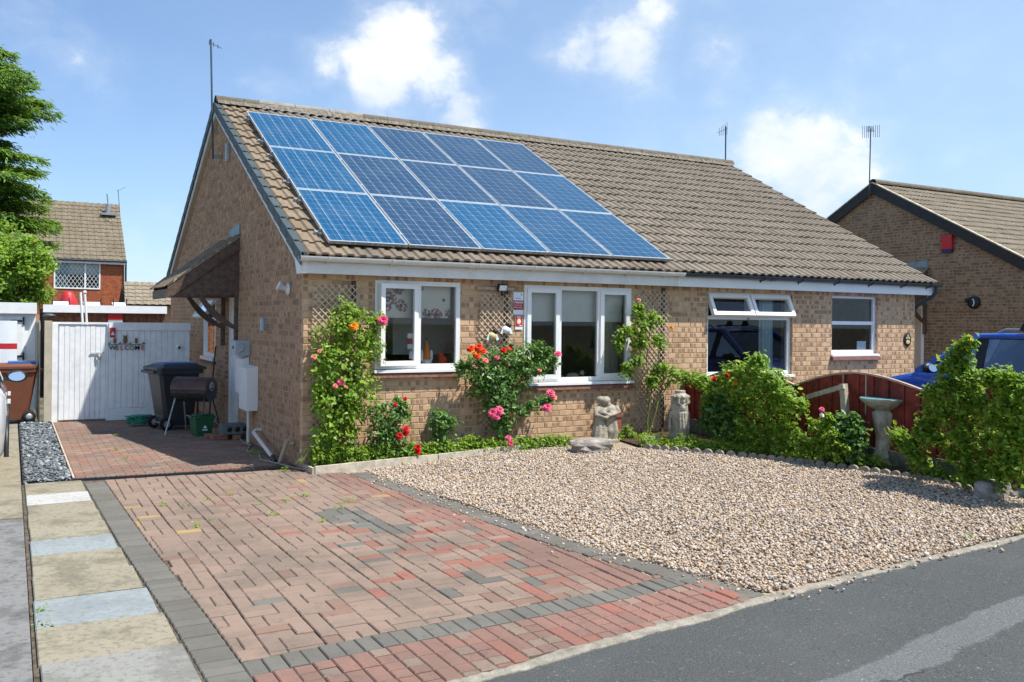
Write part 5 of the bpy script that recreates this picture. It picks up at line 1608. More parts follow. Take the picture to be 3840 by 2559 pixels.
for (x, sc) in ((-1.44, .75), (-1.28, 1.1), (-1.11, .75)):
    mb = MB(); ball(mb, (x, 5.985, 1.27 + .05 * sc), (.032 * sc, .015, .05 * sc)); ball(mb, (x, 5.980, 1.27 + .095 * sc), (.028 * sc, .015, .025 * sc))
    for s in (-1, 1): mb.prism([(x + s * .008, 5.975, 1.27 + .11 * sc), (x + s * .028 * sc, 5.975, 1.27 + .105 * sc), (x + s * .026 * sc, 5.975, 1.27 + .14 * sc)], (0, .01, 0))
    mb.build('owl', BROWNP, ws)
for x in (-1.36, -1.20, -1.0, -1.52):
    mb = MB(); mb.obox((x, 5.985, 1.275), (.7, 0, .7), (0, 1, 0), (-.7, 0, .7), .05, .004, .018); mb.build('leaf', GREENP, ws)
mb = MB(); mb.box(-2.47, -2.365, 6.0, 6.10, -.02, 1.64); prop(mb.build('concrete_post', plain('post_concrete', (.46, .42, .33), .95, .15, var=.1, bump=.4)), 'pale concrete gate post left of the white gate', 'post')
fp = thing('side_fence', 'weathered timber fence running back from the concrete gate post', 'fence', (-2.52, 8, 0))
for k in range(26):
    mb = MB(); y = 6.15 + k * .1; mb.box(-2.545 + random.uniform(-.006, .006), -2.525, y, y + .094, 0, 1.58 + .06 * abs(math.sin(k * .52))); mb.build('board', PALEWOOD, fp)
# white garage with flag
ga = thing('white_garage', 'white timber garage front at the far left, flag on its door', 'garage', (-4.5, 8.7, 0))
mb = MB(); mb.box(-6.4, -2.54, 8.72, 13.5, -.05, 1.82); mb.build('walls', WHITEPAINT, ga)
mb = MB(); mb.box(-6.45, -2.525, 8.60, 8.72, 1.755, 1.955); mb.build('fascia', WHITEPAINT, ga)
mb = MB(); mb.box(-6.45, -2.54, 8.74, 13.6, 1.82, 1.90); mb.build('roof', GUT_D, ga)
do = MB(); do.box(-5.0, -2.72, 8.69, 8.716, .02, 1.70); dro = do.build('door', WHITEPAINT, ga)
for k in range(16):
    mb = MB(); mb.box(-4.98 + k * .14, -4.98 + k * .14 + .132, 8.672, 8.689, .03, 1.69); mb.build('board', WHITEPAINT, dro)
for z in (1.60, .95):
    mb = MB(); mb.box(-2.95, -2.76, 8.655, 8.668, z, z + .035); mb.box(-2.755, -2.725, 8.655, 8.668, z - .05, z + .09); mb.build('hinge', BLACK, dro)
fg = thing('flag', 'white flag with red stripe hung on the white garage door', 'flag', (-3.4, 8.64, 1.15))
mb = MB(); vs = []; fs = []; mi = []
xs = fr(-4.1, -2.84, 24); zs = [.80, 1.10, 1.205, 1.62]
for x in xs:
    for z in zs: vs.append((x, 8.645 + .006 * math.sin(x * 14 + z * 2), z))
for i in range(len(xs) - 1):
    for j in range(3): mb.add([vs[i * 4 + j], vs[i * 4 + 4 + j], vs[i * 4 + 5 + j], vs[i * 4 + 1 + j]], [(0, 1, 2, 3)], 1 if j == 1 else 0, 0, True)
mb.build('cloth', [SIGNWHITE, RED], fg)
# timber clad garage behind the gate
gb = thing('cedar_outbuilding', 'flat roofed outbuilding with cedar boards and white fascia behind the gate', 'outbuilding', (-1, 12.1, 0))
mb = MB(); mb.box(-2.30, .20, 12.1, 16, -.05, 1.80); mb.build('walls', UNDER, gb)
for k in range(26):
    mb = MB(); x = -2.30 + k * .096; mb.box(x, x + .090, 12.075 + random.uniform(0, .006), 12.098, 0, 1.79); mb.build('board', CEDAR, gb)
mb = MB(); mb.box(-2.33, .225, 11.97, 12.06, 1.795, 1.965); mb.build('fascia', WHITEPAINT, gb)
mb = MB(); mb.box(-2.30, .2, 12.065, 16, 1.81, 1.90); mb.build('roof', GUT_D, gb)
for (a, b, lab) in ((-2.14, -1.81, 'pale roof frame on the outbuilding, left of the white poles'), (-1.50, -1.16, 'pale roof frame on the outbuilding, right of the white poles'), (-.90, -.62, 'pale roof frame at the right end of the outbuilding')):
    r = thing('roof_frame', lab, 'frame', ((a + b) / 2, 12.3, 1.9)); mb = MB(); mb.obox(((a + b) / 2, 12.42, 1.985), (1, 0, 0), (0, .95, .3), (0, -.3, .95), b - a, .34, .02); mb.build('panel', WHITEPAINT, r)
    for x in (a, b):
        mb = MB(); mb.box(x - .012, x + .012, 12.2, 12.23, 1.9, 2.13); mb.build('upright', GUT_D, r)
mb = MB(); mb.box(-1.02, -.72, 12.02, 12.04, 1.64, 1.785); mb.box(-1.02, -.72, 12.015, 12.045, 1.55, 1.63, 1); prop(mb.build('red_notice', [RED, GREYBOX]), 'red notice board under the outbuilding fascia', 'sign')
pa, pb = on_axis(185 * V, 672 * V, 1, 9.0), on_axis(197 * V, 738 * V, 1, 8.9)
for (dx, lab) in ((0, 'left of two thin white poles leaning behind the gate'), (.075, 'right of two thin white poles leaning behind the gate')):
    mb = MB(); mb.tube([(pb.x + .06 + dx, 8.9, -.05), (pa.x + dx, 9.0, pa.z - (.03 if dx else .0))], .022, 8)
    if dx: ball(mb, (pa.x + dx, 9.0, pa.z), .035)
    prop(mb.build('white_pole', WHITEPAINT), lab, 'pole')
c = on_axis(157 * V, 698 * V, 1, 13.0)
mb = MB(); mb.lathe((c.x, 13.0, 1.7), [(.20, 0), (.20, .32), (.13, .50), (.10, .56), (.03, .60)], 14); prop(mb.build('red_cover', RED), 'red tapering cover showing above the outbuilding roof', 'cover')
mb = MB(); ball(mb, (-2.22, 11.8, 1.72), (.13, .08, .05)); prop(mb.build('garden_lamp', AERIAL), 'dark rounded lamp at the left end of the outbuilding', 'lamp')

# ---- red brick house far behind
RH = 40.0
P_ = lambda x, y, yy=RH: on_axis(x, y, 1, yy)
e1 = P_(476, 975); rg = P_(440, 782, RH + 3.6); w0, w1 = P_(201, 1082), P_(377, 985)
rh = thing('red_brick_house', 'red brick two storey house with leaded window far behind gate', 'house', (-3, RH, 0))
X1, ZE, ZR = e1.x - .12, e1.z - .05, rg.z
mb = MB(); X0 = -9.0; wall_back(mb, X0, X1, 0, ZE, [(w0.x, w1.x, w0.z, w1.z)], 'x', RH + .007, RH + .25); mb.box(X1 - .25, X1 - .005, RH + .26, RH + 7, 0, ZE)
mb.prism([(X1, RH + .01, ZE), (X1, RH + 3.6, ZR - .15), (X1, RH + 7, ZE)], (-.2, 0, 0)); wl_ = mb.build('walls', MORTAR_R, rh)
holes = [(w0.x, w1.x, w0.z, w1.z)]
pcs = [((u, RH, z), l, h, 0, 1.0) for (u, z, l, h) in courses(1.8, ZE, lambda z: (X0 + 3, X1), holes)]
emit('brick', pcs, wl_, [BRICK_R], 300, 'brick_field', FB, .003, .05)
Hh = (ZR - ZE) / 3.75; an = math.atan(Hh); dn_ = Vector((0, -math.cos(an), -math.sin(an))); nm_ = Vector((0, -math.sin(an), math.cos(an)))
mb = MB(); mb.prism([(X0, RH - .15, ZE - .03), (X0, RH + 3.6, ZR - .02), (X0, RH + 7.3, ZE - .03)], (X1 - X0 + .08, 0, 0)); ro = mb.build('roof', UNDER, rh)
vs, fs = tile_geo((1, 0, 0), dn_, nm_, ribs=1, length=.40)
items = []; L_ = 3.75 / math.cos(an); nr = int(L_ / .345) + 1
for r_ in range(nr):
    for c_ in range(int((X1 - X0) / .30)):
        p = Vector((X1 + .08 - (c_ + 1) * .30, RH - .2, ZE - .02)) - dn_ * (r_ * .345) + nm_ * random.uniform(0, .008); items.append((p, visible_rank(p, 1)))
order = set(sorted(range(len(items)), key=lambda i: -items[i][1])[:300]); restmb = MB(); t_ = MB(); t_.add(vs, fs); tmsh = t_.mesh('roof_tile', TILE_R)
for i, (p, k) in enumerate(items):
    if i in order: link('roof_tile', tmsh, ro, tuple(p))
    else: restmb.add([p + v for v in vs], fs, 0, random.random())
restmb.build('roof_tile_field', TILE_R, ro)['kind'] = 'stuff'
ridge_tiles(ro, X0, X1 + .08, RH + 3.6, ZR - .02, TILE_R, step=.6)
mb = MB(); mb.box(X0, X1 + .05, RH - .17, RH - .14, ZE - .22, ZE - .03); mb.build('fascia', WHITEPAINT, rh)
mb = MB(); mb.tube([(X0, RH - .22, ZE - .06), (X1 + .1, RH - .22, ZE - .06)], .06, 8); mb.tube([(X1 + .06, RH - .1, ZE - .1), (X1 + .06, RH - .1, 0)], .05, 8); mb.build('gutter', GUT_D, rh)
mb = MB(); xa, xb, za, zb, xm = w0.x, w1.x, w0.z, w1.z, w0.x + (w1.x - w0.x) * .67; f_ = .07
for (a, b) in ((xa, xa + f_), (xm - .04, xm + .04), (xb - f_, xb)): mb.box(a, b, RH - .03, RH + .05, za, zb)
mb.box(xa, xb, RH - .035, RH + .045, za, za + f_); mb.box(xa, xb, RH - .035, RH + .045, zb - f_, zb); wn = mb.build('window', UPVC, rh)
mb = MB(); mb.add([(xa, RH + .02, za), (xb, RH + .02, za), (xb, RH + .02, zb), (xa, RH + .02, zb)], [(0, 1, 2, 3)]); mb.build('pane', GLASS, wn)
mb = MB(); q = .19
for sgn in (1, -1):
    t = -3
    while t < xb - xa:
        a, b = max(0, t), min(xb - xa, t + (zb - za) / 1.5)
        if b > a:
            P0 = (xa + a if sgn > 0 else xb - a, RH + .012, za + (a - t) * 1.5); P1 = (xa + b if sgn > 0 else xb - b, RH + .012, za + (b - t) * 1.5); mb.bar(P0, P1, .016, .012, (0, 1, 0))
        t += q
mb.build('lead_lattice', SIGNWHITE, wn)
drape('curtain', xa + .05, xa + .65, za, zb, RH + .10, CURTAIN_B, wn); mb = MB(); mb.box(xa, xb, RH + .14, RH + .16, (za + zb) / 2, zb); mb.build('blind', BLIND, wn)
mb = MB(); mb.box(xa - 1, xb + .5, RH + 1.9, RH + 2, za - 1, zb + .3); mb.box(xa - 1, xb + .5, RH + .26, RH + 2, zb + .3, zb + .35); mb.build('room', ROOMDARK, wn)
fl_ = P_(405, 780, RH + 3.0); mb = MB(); mb.tube([fl_ - Vector((0, 0, .4)), fl_ + Vector((0, 0, .2))], .13, 10); mb.tube([fl_ + Vector((0, 0, .2)), fl_ + Vector((-.05, 0, .75))], .04, 6); mb.box(fl_.x - .35, fl_.x + .4, fl_.y - .35, fl_.y + .1, fl_.z - .42, fl_.z - .3); mb.build('flue', STEEL, rh)
a_ = P_(449, 798, RH + 2.0); b_ = P_(443, 712, RH + 2.0)
aerial('crooked_aerial', 'crooked aerial at the right gable of the red brick house', a_, b_, (.6, -.3, .35), .55, 3, .1)
# low tiled extension right of it
x0 = P_(469, 1061, 31); ex = thing('tiled_outhouse', 'low tiled outhouse roof right of the red brick house', 'outhouse', (2.5, 32, 0))
mb = MB(); mb.box(x0.x + .15, 6, 31.2, 35, 0, x0.z - .95); mb.build('walls', MORTAR_R, ex)
mb = MB(); z0, z1 = x0.z - .95, x0.z; mb.prism([(x0.x, 30.9, z0), (x0.x + .02, 32.4, z1 - .05), (x0.x + .02, 34, z0)], (4.5, 0, 0)); ro2 = mb.build('roof', UNDER, ex)
an = math.atan((z1 - z0) / 1.5); dn_ = Vector((0, -math.cos(an), -math.sin(an))); nm_ = Vector((0, -math.sin(an), math.cos(an))); vs, fs = tile_geo((1, 0, 0), dn_, nm_, ribs=1, length=.36)
t_ = MB(); t_.add(vs, fs); tmsh = t_.mesh('roof_tile', TILE_3)
for r_ in range(6):
    for c_ in range(15):
        link('roof_tile', tmsh, ro2, tuple(Vector((x0.x + c_ * .30 + .02 * r_, 30.85, z0 + .02)) - dn_ * (r_ * .31)))

# ================================================================== bins, barbecue and clutter by the porch
def wheelie_bin(label, loc, rotz, body, lid, w=.58, dpt=.70, h=1.0, logo=False):
    r = lroot('wheelie_bin', label, 'bin', loc, rotz)
    b = MB(); s = [(.40, .44, .06), (.42, .47, .20), (.52, .62, .86), (.53, .64, .88), (w, dpt, .885), (w, dpt, .94)]; vs = []; fs = []
    for (ww, dd, z) in s:
        for (a, c) in ((-1, -1), (1, -1), (1, 1), (-1, 1)):
            # rounded corners: two points per corner
            k = .045; x, y = a * dd / 2 + (.02 if z < .8 else 0), c * ww / 2
            vs += [(x - a * k, y, z), (x, y - c * k, z)] if a * c < 0 else [(x, y - c * k, z), (x - a * k, y, z)]
    n = 8; hs = h / 1.05
    vs = [(x, y, z * hs) for (x, y, z) in vs]
    for i in range(len(s) - 1):
        for k in range(n): fs.append((i * n + k, i * n + (k + 1) % n, (i + 1) * n + (k + 1) % n, (i + 1) * n + k))
    fs.append(tuple(reversed(range(n)))); b.add(vs, fs)
    b.box(-.22, -.18, -.14, .14, .20 * hs, .62 * hs)
    lbuild(b, 'body', body, r)
    for yy in (-.17, .17):
        m = MB(); m.box(.30, .325, yy - .012, yy + .012, .22 * hs, .80 * hs); lbuild(m, 'rib', body, r)
    l = MB(); zt = .945 * hs; vs = []; fs = []
    L = [(dpt + .05, w + .03, zt), (dpt + .05, w + .03, zt + .035), (dpt * .8, w * .8, zt + .075)]
    for (dd, ww, z) in L:
        for (a, c) in ((-1, -1), (1, -1), (1, 1), (-1, 1)):
            k = .05; x, y = a * dd / 2 + .02, c * ww / 2
            vs += [(x - a * k, y, z), (x, y - c * k, z)] if a * c < 0 else [(x, y - c * k, z), (x - a * k, y, z)]
    for i in range(2):
        for k in range(n): fs.append((i * n + k, i * n + (k + 1) % n, (i + 1) * n + (k + 1) % n, (i + 1) * n + k))
    fs.append(tuple(range(2 * n, 3 * n))); fs.append(tuple(reversed(range(n)))); l.add(vs, fs); lo_ = lbuild(l, 'lid', body if lid is BINBLUE else lid, r)
    if lid is BINBLUE:
        q = MB(); q.box(-dpt * .34, dpt * .40, -w * .36, w * .36, zt + .072, zt + .092); q.box(-dpt * .28, dpt * .34, -w * .30, w * .30, zt + .092, zt + .10); lbuild(q, 'lid_panel', lid, r).parent = lo_
    m = MB(); m.tube([(-.40, -.24, zt - .03), (-.40, .24, zt - .03)], .016, 8); m.box(-.41, -.33, -.23, -.19, zt - .05, zt - .01); m.box(-.41, -.33, .19, .23, zt - .05, zt - .01); lbuild(m, 'handle', lid if lid is not BINBLUE else BINGREY, r)
    for s in (-1, 1):
        m = MB(); m.lathe((-.20, s * .235 - .022 * 1, .10), [(.05, 0), (.095, .004), (.10, .02), (.095, .044), (.05, .046)], 18, axis=Matrix.Rotation(-math.pi / 2, 3, 'X')); wh = lbuild(m, 'wheel', TYRE, r)
        m = MB(); m.lathe((-.20, s * .235 - .025, .10), [(.05, 0), (.05, .052), (.02, .056)], 12, axis=Matrix.Rotation(-math.pi / 2, 3, 'X')); hb = lbuild(m, 'hub', HUB, r); hb.parent = wh
    m = MB(); m.tube([(-.20, -.24, .10), (-.20, .24, .10)], .012, 6); lbuild(m, 'axle', STEEL, r)
    return r


wheelie_bin('charcoal wheelie bin with blue lid standing near the porch', (-.74, 4.45, .0), math.radians(14), BINGREY, BINBLUE, .62, .72, 1.02)
wheelie_bin('brown wheelie bin at the far left beside the slate strip', (-2.90, 6.35, .0), math.radians(186), BINBROWN, BINBROWN, .58, .62, .97)
mb = MB(); mb.obox((-2.78, 6.42, .955), (1, .1, 0), (0, 1, 0), (0, 0, 1), .40, .5, .04); prop(mb.build('blue_lid', BINBLUE), 'blue bin lid showing behind the brown wheelie bin', 'lid')

bq = lroot('barrel_barbecue', 'black drum barbecue with rust lid on folding legs', 'barbecue', (-.56, 3.72, 0), math.radians(52)); bq.scale = (1.2, 1.2, 1.16)
ax = Matrix.Rotation(math.pi / 2, 3, 'X')
def half_drum(z, r_, a0, a1, ln, n=12):
    vs = []; fs = []
    for y in (-ln / 2, ln / 2):
        for k in range(n + 1): t = a0 + (a1 - a0) * k / n; vs.append((r_ * math.cos(t), y, z + r_ * math.sin(t)))
    for k in range(n): fs.append((k, k + 1, n + 2 + k, n + 1 + k))
    fs.append(tuple(reversed(range(n + 1)))); fs.append(tuple(range(n + 1, 2 * n + 2)))
    m = MB(); m.add(vs, fs, 0, 0, False); return m
lbuild(half_drum(.56, .155, math.pi, 2 * math.pi, .46), 'drum', BBQ, bq)
lbuild(half_drum(.565, .157, 0, math.pi, .462), 'lid', RUSTLID, bq)
m = MB(); m.lathe((0, -.232, .60), [(.001, 0), (.055, 0), (.055, .006), (.001, .006)], 20, axis=ax); lbuild(m, 'vent', ALU, bq)
for k in range(5):
    t = k * 1.257; m = MB(); m.lathe((.03 * math.cos(t), -.239, .60 + .03 * math.sin(t)), [(.001, 0), (.012, 0), (.012, .003), (.001, .003)], 10, axis=ax); lbuild(m, 'vent_hole', BLACK, bq)
for yy in (-.19, .19):
    for s in (-1, 1):
        m = MB(); m.tube([(s * .10, yy, .46), (s * .25, yy * 1.25, .0)], .011, 6); lbuild(m, 'leg', STEEL if yy > 0 else GUT_D, bq)
m = MB(); m.tube([(.19, -.215, .20), (.19, .215, .20)], .009, 6); m.tube([(-.19, -.215, .20), (.19, -.215, .20)], .009, 6); lbuild(m, 'brace', STEEL, bq)
m = MB(); m.tube([(.16, -.12, .58), (.20, -.12, .58), (.20, .12, .58), (.16, .12, .58)], .011, 6); m.box(.15, .21, -.2, .2, .535, .545); lbuild(m, 'handle', STEEL, bq)

cd = lroot('food_caddy', 'small green food waste caddy under the barbecue', 'bin', (-.50, 3.42, 0), math.radians(10))
m = MB(); vs = []; fs = []
for (q, z) in ((.105, 0), (.115, .06), (.135, .25), (.145, .252), (.145, .27)):
    for (a, c) in ((-1, -1), (1, -1), (1, 1), (-1, 1)): vs.append((a * q, c * q, z))
for i in range(4):
    for k in range(4): fs.append((i * 4 + k, i * 4 + (k + 1) % 4, i * 4 + 4 + (k + 1) % 4, i * 4 + 4 + k))
m.add(vs, fs); lbuild(m, 'body', CADDY, cd)
m = MB(); m.box(-.15, .15, -.15, .15, .271, .29); m.box(-.11, .11, -.11, .11, .291, .31); lbuild(m, 'lid', CADDY, cd)
m = MB(); m.tube([(-.15, 0, .24), (-.16, -.05, .30), (0, -.16, .315), (.16, -.05, .30), (.15, 0, .24)], .008, 6); lbuild(m, 'handle', CADDY, cd)
m = MB(); m.prism([(-.03, -.1375, .12), (.03, -.1375, .12), (0, -.1375, .165)], (0, .002, 0)); m.box(-.04, .04, -.137, -.134, .085, .10); lbuild(m, 'logo', SIGNWHITE, cd)
m = MB()
for k in range(48):
    a = random.uniform(0, 6.28); pts = []
    for i in range(7): pts.append((-1.16 + .20 * math.cos(a + i * .8) * random.uniform(.3, 1.1), 5.05 + .14 * math.sin(a + i * .9) * random.uniform(.3, 1), .015 + abs(math.sin(i * .5 + k)) * .15))
    m.tube(pts, .006, 4)
prop(m.build('green_netting', NET), 'tangled heap of green garden netting by the gate', 'netting')

BCK = plain('stack_brick', (.25, .13, .09), .9, .2, var=.25, scale=15, bump=.4)
st = [((-.42, 3.02, .035), 0.1), ((-.20, 3.05, .035), -.05), ((-.36, 2.86, .035), .05), ((-.30, 3.05, .102), .08), ((-.14, 2.84, .035), 1.5)]
for k, ((x, y, z), a) in enumerate(st):
    labs = ['loose brick at the left of the pile by the door', 'loose brick at the back right of the pile by the door', 'loose brick lying in front of the pile by the door', 'loose brick on top of the pile by the door', 'loose brick under the hollow concrete block']
    r = lroot('loose_brick', labs[k], 'brick', (x, y, z), a, 'loose bricks by the door'); m = MB(); m.piece((0, 0, .0325), (1, 0, 0), (0, 1, 0), (0, 0, 1), .215, .1025, .065, .004)
    o = lbuild(m, 'clay_body', BCK, r)
cbk = lroot('hollow_block', 'grey concrete block with three round holes beside the door', 'block', (-.14, 2.86, .075), math.radians(5))
m = MB(); m.box(-.20, .20, -.09, .13, 0, .14); lbuild(m, 'block_body', plain('dense_block', (.13, .15, .155), .9, .2, var=.2, scale=18, bump=.5), cbk)
for x in (-.11, 0, .11):
    m = MB(); m.lathe((x, -.091, .07), [(.001, 0), (.036, 0), (.036, .002), (.001, .002)], 16, axis=ax); lbuild(m, 'hole', BLACK, cbk)
m = MB(); m.tube([(-.12, 4.95, .0), (-.03, 4.9, 1.25)], .013, 6); prop(m.build('broom_handle', BARK), 'brown broom handle leaning on the gable beside the window', 'broom')

# ================================================================== cars
def car(label, loc, rotz, paint, length=4.25, width=1.74, height=1.44, rails=False, name='parked_car', zs=1.0):
    """hatchback / estate; local +x is forward, origin on the ground at the middle"""
    r = lroot(name, label, 'car', loc, rotz); hw = width / 2; hl = length / 2
    # stations from nose to tail: x, bonnet/belt height, half width, sill height
    S = [(hl, .52, .60, .34), (hl - .06, .62, .72, .24), (hl - .30, .74, .82, .20), (hl - .75, .84, .855, .20), (hl - 1.15, .93, hw, .20), (hl - 2.0, .95, hw, .20),
         (-.6, .96, hw, .20), (-hl + .9, .98, hw, .21), (-hl + .35, 1.0, .84, .24), (-hl + .06, .98, .74, .30), (-hl, .80, .62, .40)]
    vs = []; fs = []
    for (x, zb, w, z0) in S:
        zb *= zs
        prof = [(w * .88, z0), (w * .985, z0 + .12), (w, (z0 + zb) / 2 + .02), (w * .985, zb - .10), (w * .93, zb - .015), (w * .55, zb + .02), (0, zb + .03)]
        for (y, z) in prof: vs.append((x, -y, z))
        for (y, z) in reversed(prof[:-1]): vs.append((x, y, z))
    n = 13
    for i in range(len(S) - 1):
        for k in range(n - 1): fs.append((i * n + k, i * n + k + 1, (i + 1) * n + k + 1, (i + 1) * n + k))
        fs.append((i * n + n - 1, i * n, (i + 1) * n, (i + 1) * n + n - 1))
    fs.append(tuple(range(n))); fs.append(tuple(reversed(range((len(S) - 1) * n, len(S) * n))))
    m = MB(); m.add(vs, fs, 0, 0, True); lbuild(m, 'body', paint, r)
    # greenhouse
    A0 = (hl - 1.12, .93 * zs); A1 = (hl - 1.98, height - .07); R0 = (hl - 2.25, height - .01); R1 = (-hl + .95, height - .01); D1 = (-hl + .55, height - .09); D0 = (-hl + .16, .99 * zs)
    bw, tw = hw * .93, hw * .70
    def at(p, k): return (p[0], k, p[1])
    m = MB()   # glass shell
    side_b = [A0, ((A0[0] + D0[0]) / 2, .955 * zs), D0]; 
    m.add([at(A0, -bw * .96), at(A0, bw * .96), at(A1, tw), at(A1, -tw)], [(0, 1, 2, 3)])
    lbuild(m, 'windscreen', CARGLASS, r)
    m = MB(); m.add([at(D0, -bw * .94), at(D0, bw * .94), at(D1, tw), at(D1, -tw)], [(3, 2, 1, 0)]); lbuild(m, 'rear_window', CARGLASS, r)
    B = .12; C = -1.0
    for s in (-1, 1):
        top = lambda x: tw; zt = height - .085
        def sp(x, t):   # point on the side glass plane, t 0 belt, 1 top
            return (x, s * (bw * .975 * (1 - t) + tw * 1.02 * t), .955 * zs * (1 - t) + zt * t)
        for (xa, xa2, xb, xb2, nm) in ((A0[0] - .12, A1[0] - .06, B + .05, B + .08, 'front_window'), (B - .05, B - .04, C + .05, C + .10, 'rear_side_window'), (C - .05, C - .03, D0[0] + .25, D1[0] + .12, 'quarter_window')):
            g = MB(); g.add([sp(xa, 0), sp(xb, 0), sp(xb2, 1), sp(xa2, 1)], [(0, 1, 2, 3) if s < 0 else (3, 2, 1, 0)]); go = lbuild(g, nm, CARGLASS, r)
            t = MB(); 
            for p, q in ((sp(xa, 0), sp(xb, 0)), (sp(xb, 0), sp(xb2, 1)), (sp(xb2, 1), sp(xa2, 1)), (sp(xa2, 1), sp(xa, 0))): t.bar(p, q, .022, .022, (0, 1, 0))
            to = lbuild(t, 'window_trim', BLACK, r); to.parent = go
        p = MB(); p.bar((A0[0] + .02, s * bw * .97, A0[1] - .02), (A1[0] + .02, s * tw * 1.0, A1[1] + .02), .085, .06, (0, 1, 0)); lbuild(p, 'front_pillar', paint, r)
        p = MB(); p.obox(((B) , s * (bw + tw) / 2 * 1.0, (.955 * zs + zt) / 2), Vector((0, s * (tw - bw), zt - .955 * zs)).normalized(), (1, 0, 0), (0, 1, 0), zt - .955 * zs + .08, .11, .02); lbuild(p, 'middle_pillar', BLACK, r)
        p = MB(); p.bar((D0[0] + .08, s * bw * .95, D0[1] - .02), (D1[0] + .04, s * tw, D1[1] + .03), .14, .06, (0, 1, 0)); lbuild(p, 'rear_pillar', paint, r)
        p = MB(); p.obox((C, s * (bw + tw) / 2 * 1.0, (.955 * zs + zt) / 2), Vector((0, s * (tw - bw), zt - .955 * zs)).normalized(), (1, 0, 0), (0, 1, 0), zt - .955 * zs + .08, .09, .02); lbuild(p, 'side_pillar', BLACK, r)
        # roof side beam
        p = MB(); p.tube([(A1[0] + .02, s * tw * .99, A1[1] + .005), (R0[0], s * tw, height - .055), ((R0[0] + R1[0]) / 2, s * tw, height - .048), (R1[0], s * tw, height - .055), (D1[0], s * tw * .98, D1[1])], .04, 8); lbuild(p, 'roof_side', paint, r)
        if rails:
            p = MB(); p.tube([(R0[0] + .05, s * tw * .93, height - .01), (R0[0] - .06, s * tw * .93, height + .035), (R1[0] + .05, s * tw * .93, height + .035), (R1[0] - .08, s * tw * .93, height - .01)], .016, 8); lbuild(p, 'roof_rail', STEEL, r)
            for x in (R0[0] - .35, R1[0] + .35):
                p = MB(); p.prism([(x - .09, s * tw * .93 - .03, height + .02), (x + .09, s * tw * .93 - .03, height + .02), (x + .05, s * tw * .93 - .03, height + .10), (x + .02, s * tw * .93 - .03, height + .135), (x - .02, s * tw * .93 - .03, height + .135), (x - .05, s * tw * .93 - .03, height + .10)], (0, .06, 0)); lbuild(p, 'rack_foot', BLACK, r)
        # mirror
        p = MB(); mx = A0[0] - .30; ball(p, (mx, s * (hw + .09), .99 * zs), (.06, .115, .075)); p.bar((mx, s * hw * .94, .95 * zs), (mx, s * (hw + .06), .97 * zs), .05, .04); mo = lbuild(p, 'mirror', BLACK, r)
        p = MB(); vv = [(mx - .060 - .016 + .016 * math.sin(t * .5236) * 1.3, s * (hw + .09) + .088 * math.cos(t * .5236), .99 * zs + .052 * math.sin(t * .5236)) for t in range(12)]; p.add(vv, [tuple(range(12)) if s < 0 else tuple(reversed(range(12)))]); mg = lbuild(p, 'mirror_glass', MIRROR, r); mg.parent = mo
        for x in (.35, -.75):
            p = MB(); p.bar((x - .09, s * (hw + .012), .80 * zs), (x + .09, s * (hw + .012), .80 * zs), .03, .035); lbuild(p, 'door_handle', paint, r)
        for x in (hl - .82, -hl + .80):
            p = MB(); p.lathe((x, s * (hw - .19) - (.10 if s < 0 else -.10) * 0 - .095, .31), [(.20, 0), (.30, .005), (.31, .03), (.31, .16), (.30, .185), (.20, .19)], 24, axis=Matrix.Rotation(-math.pi / 2, 3, 'X')); wo_ = lbuild(p, 'wheel', TYRE, r)
            p = MB(); p.lathe((x, s * (hw - .09) - (.0 if s > 0 else .02), .31), [(.001, 0), (.20, 0), (.20, .02), (.001, .03)], 20, axis=Matrix.Rotation(-math.pi / 2, 3, 'X')); ho = lbuild(p, 'rim', HUB, r); ho.parent = wo_
            p = MB(); p.tube([(x + .36 * math.cos(t * math.pi / 10), s * (hw - .005), .31 + .36 * math.sin(t * math.pi / 10)) for t in range(11)], .022, 6); lbuild(p, 'wheel_arch', BLACK, r)
    m = MB(); vs = []; fs = []; xs = [A1[0] + .02, R0[0], (R0[0] + R1[0]) / 2, R1[0], D1[0]]; zt = [A1[1] + .02, height - .02, height, height - .02, D1[1] + .03]
    for x, z in zip(xs, zt):
        for k in range(7): y = (k / 3 - 1); vs.append((x, y * tw, z - .035 * y * y))
    for i in range(4):
        for k in range(6): fs.append((i * 7 + k, i * 7 + 7 + k, i * 7 + 8 + k, i * 7 + k + 1))
    m.add(vs, fs, 0, 0, True); lbuild(m, 'roof', paint, r)
    for s in (-1, 1):
        p = MB(); ball(p, (hl - .14, s * .58, .62 * zs), (.10, .15, .07)); lbuild(p, 'headlight', SIGNWHITE, r)
        p = MB(); ball(p, (-hl + .10, s * .66, .80 * zs), (.06, .11, .14)); lbuild(p, 'tail_light', DEEPRED, r)
    p = MB(); p.box(-.75, .35, -.5, -.1, .35, .95); p.box(-.75, .35, .1, .5, .35, .95); p.box(-.30, -.18, -.48, -.12, .9, 1.22); p.box(-.30, -.18, .12, .48, .9, 1.22); lbuild(p, 'seats', BLACK, r)
    p = MB(); p.bar((A0[0] + .06, -.5, .955 * zs), (A0[0] + .06, .1, .965 * zs), .02, .02); lbuild(p, 'wiper', BLACK, r)
    return r


car('blue estate car with roof rails parked before the neighbour\'s house', (9.38, -2.70, tz(9) - .10), math.pi / 2, PAINT_BLUE, 4.35, 1.72, 1.47, True, zs=.96)
car('pale silver car at the left edge, only its side showing', (-3.825, 1.55, 0), math.pi / 2, PAINT_WHITE, 3.95, 1.72, 1.46)

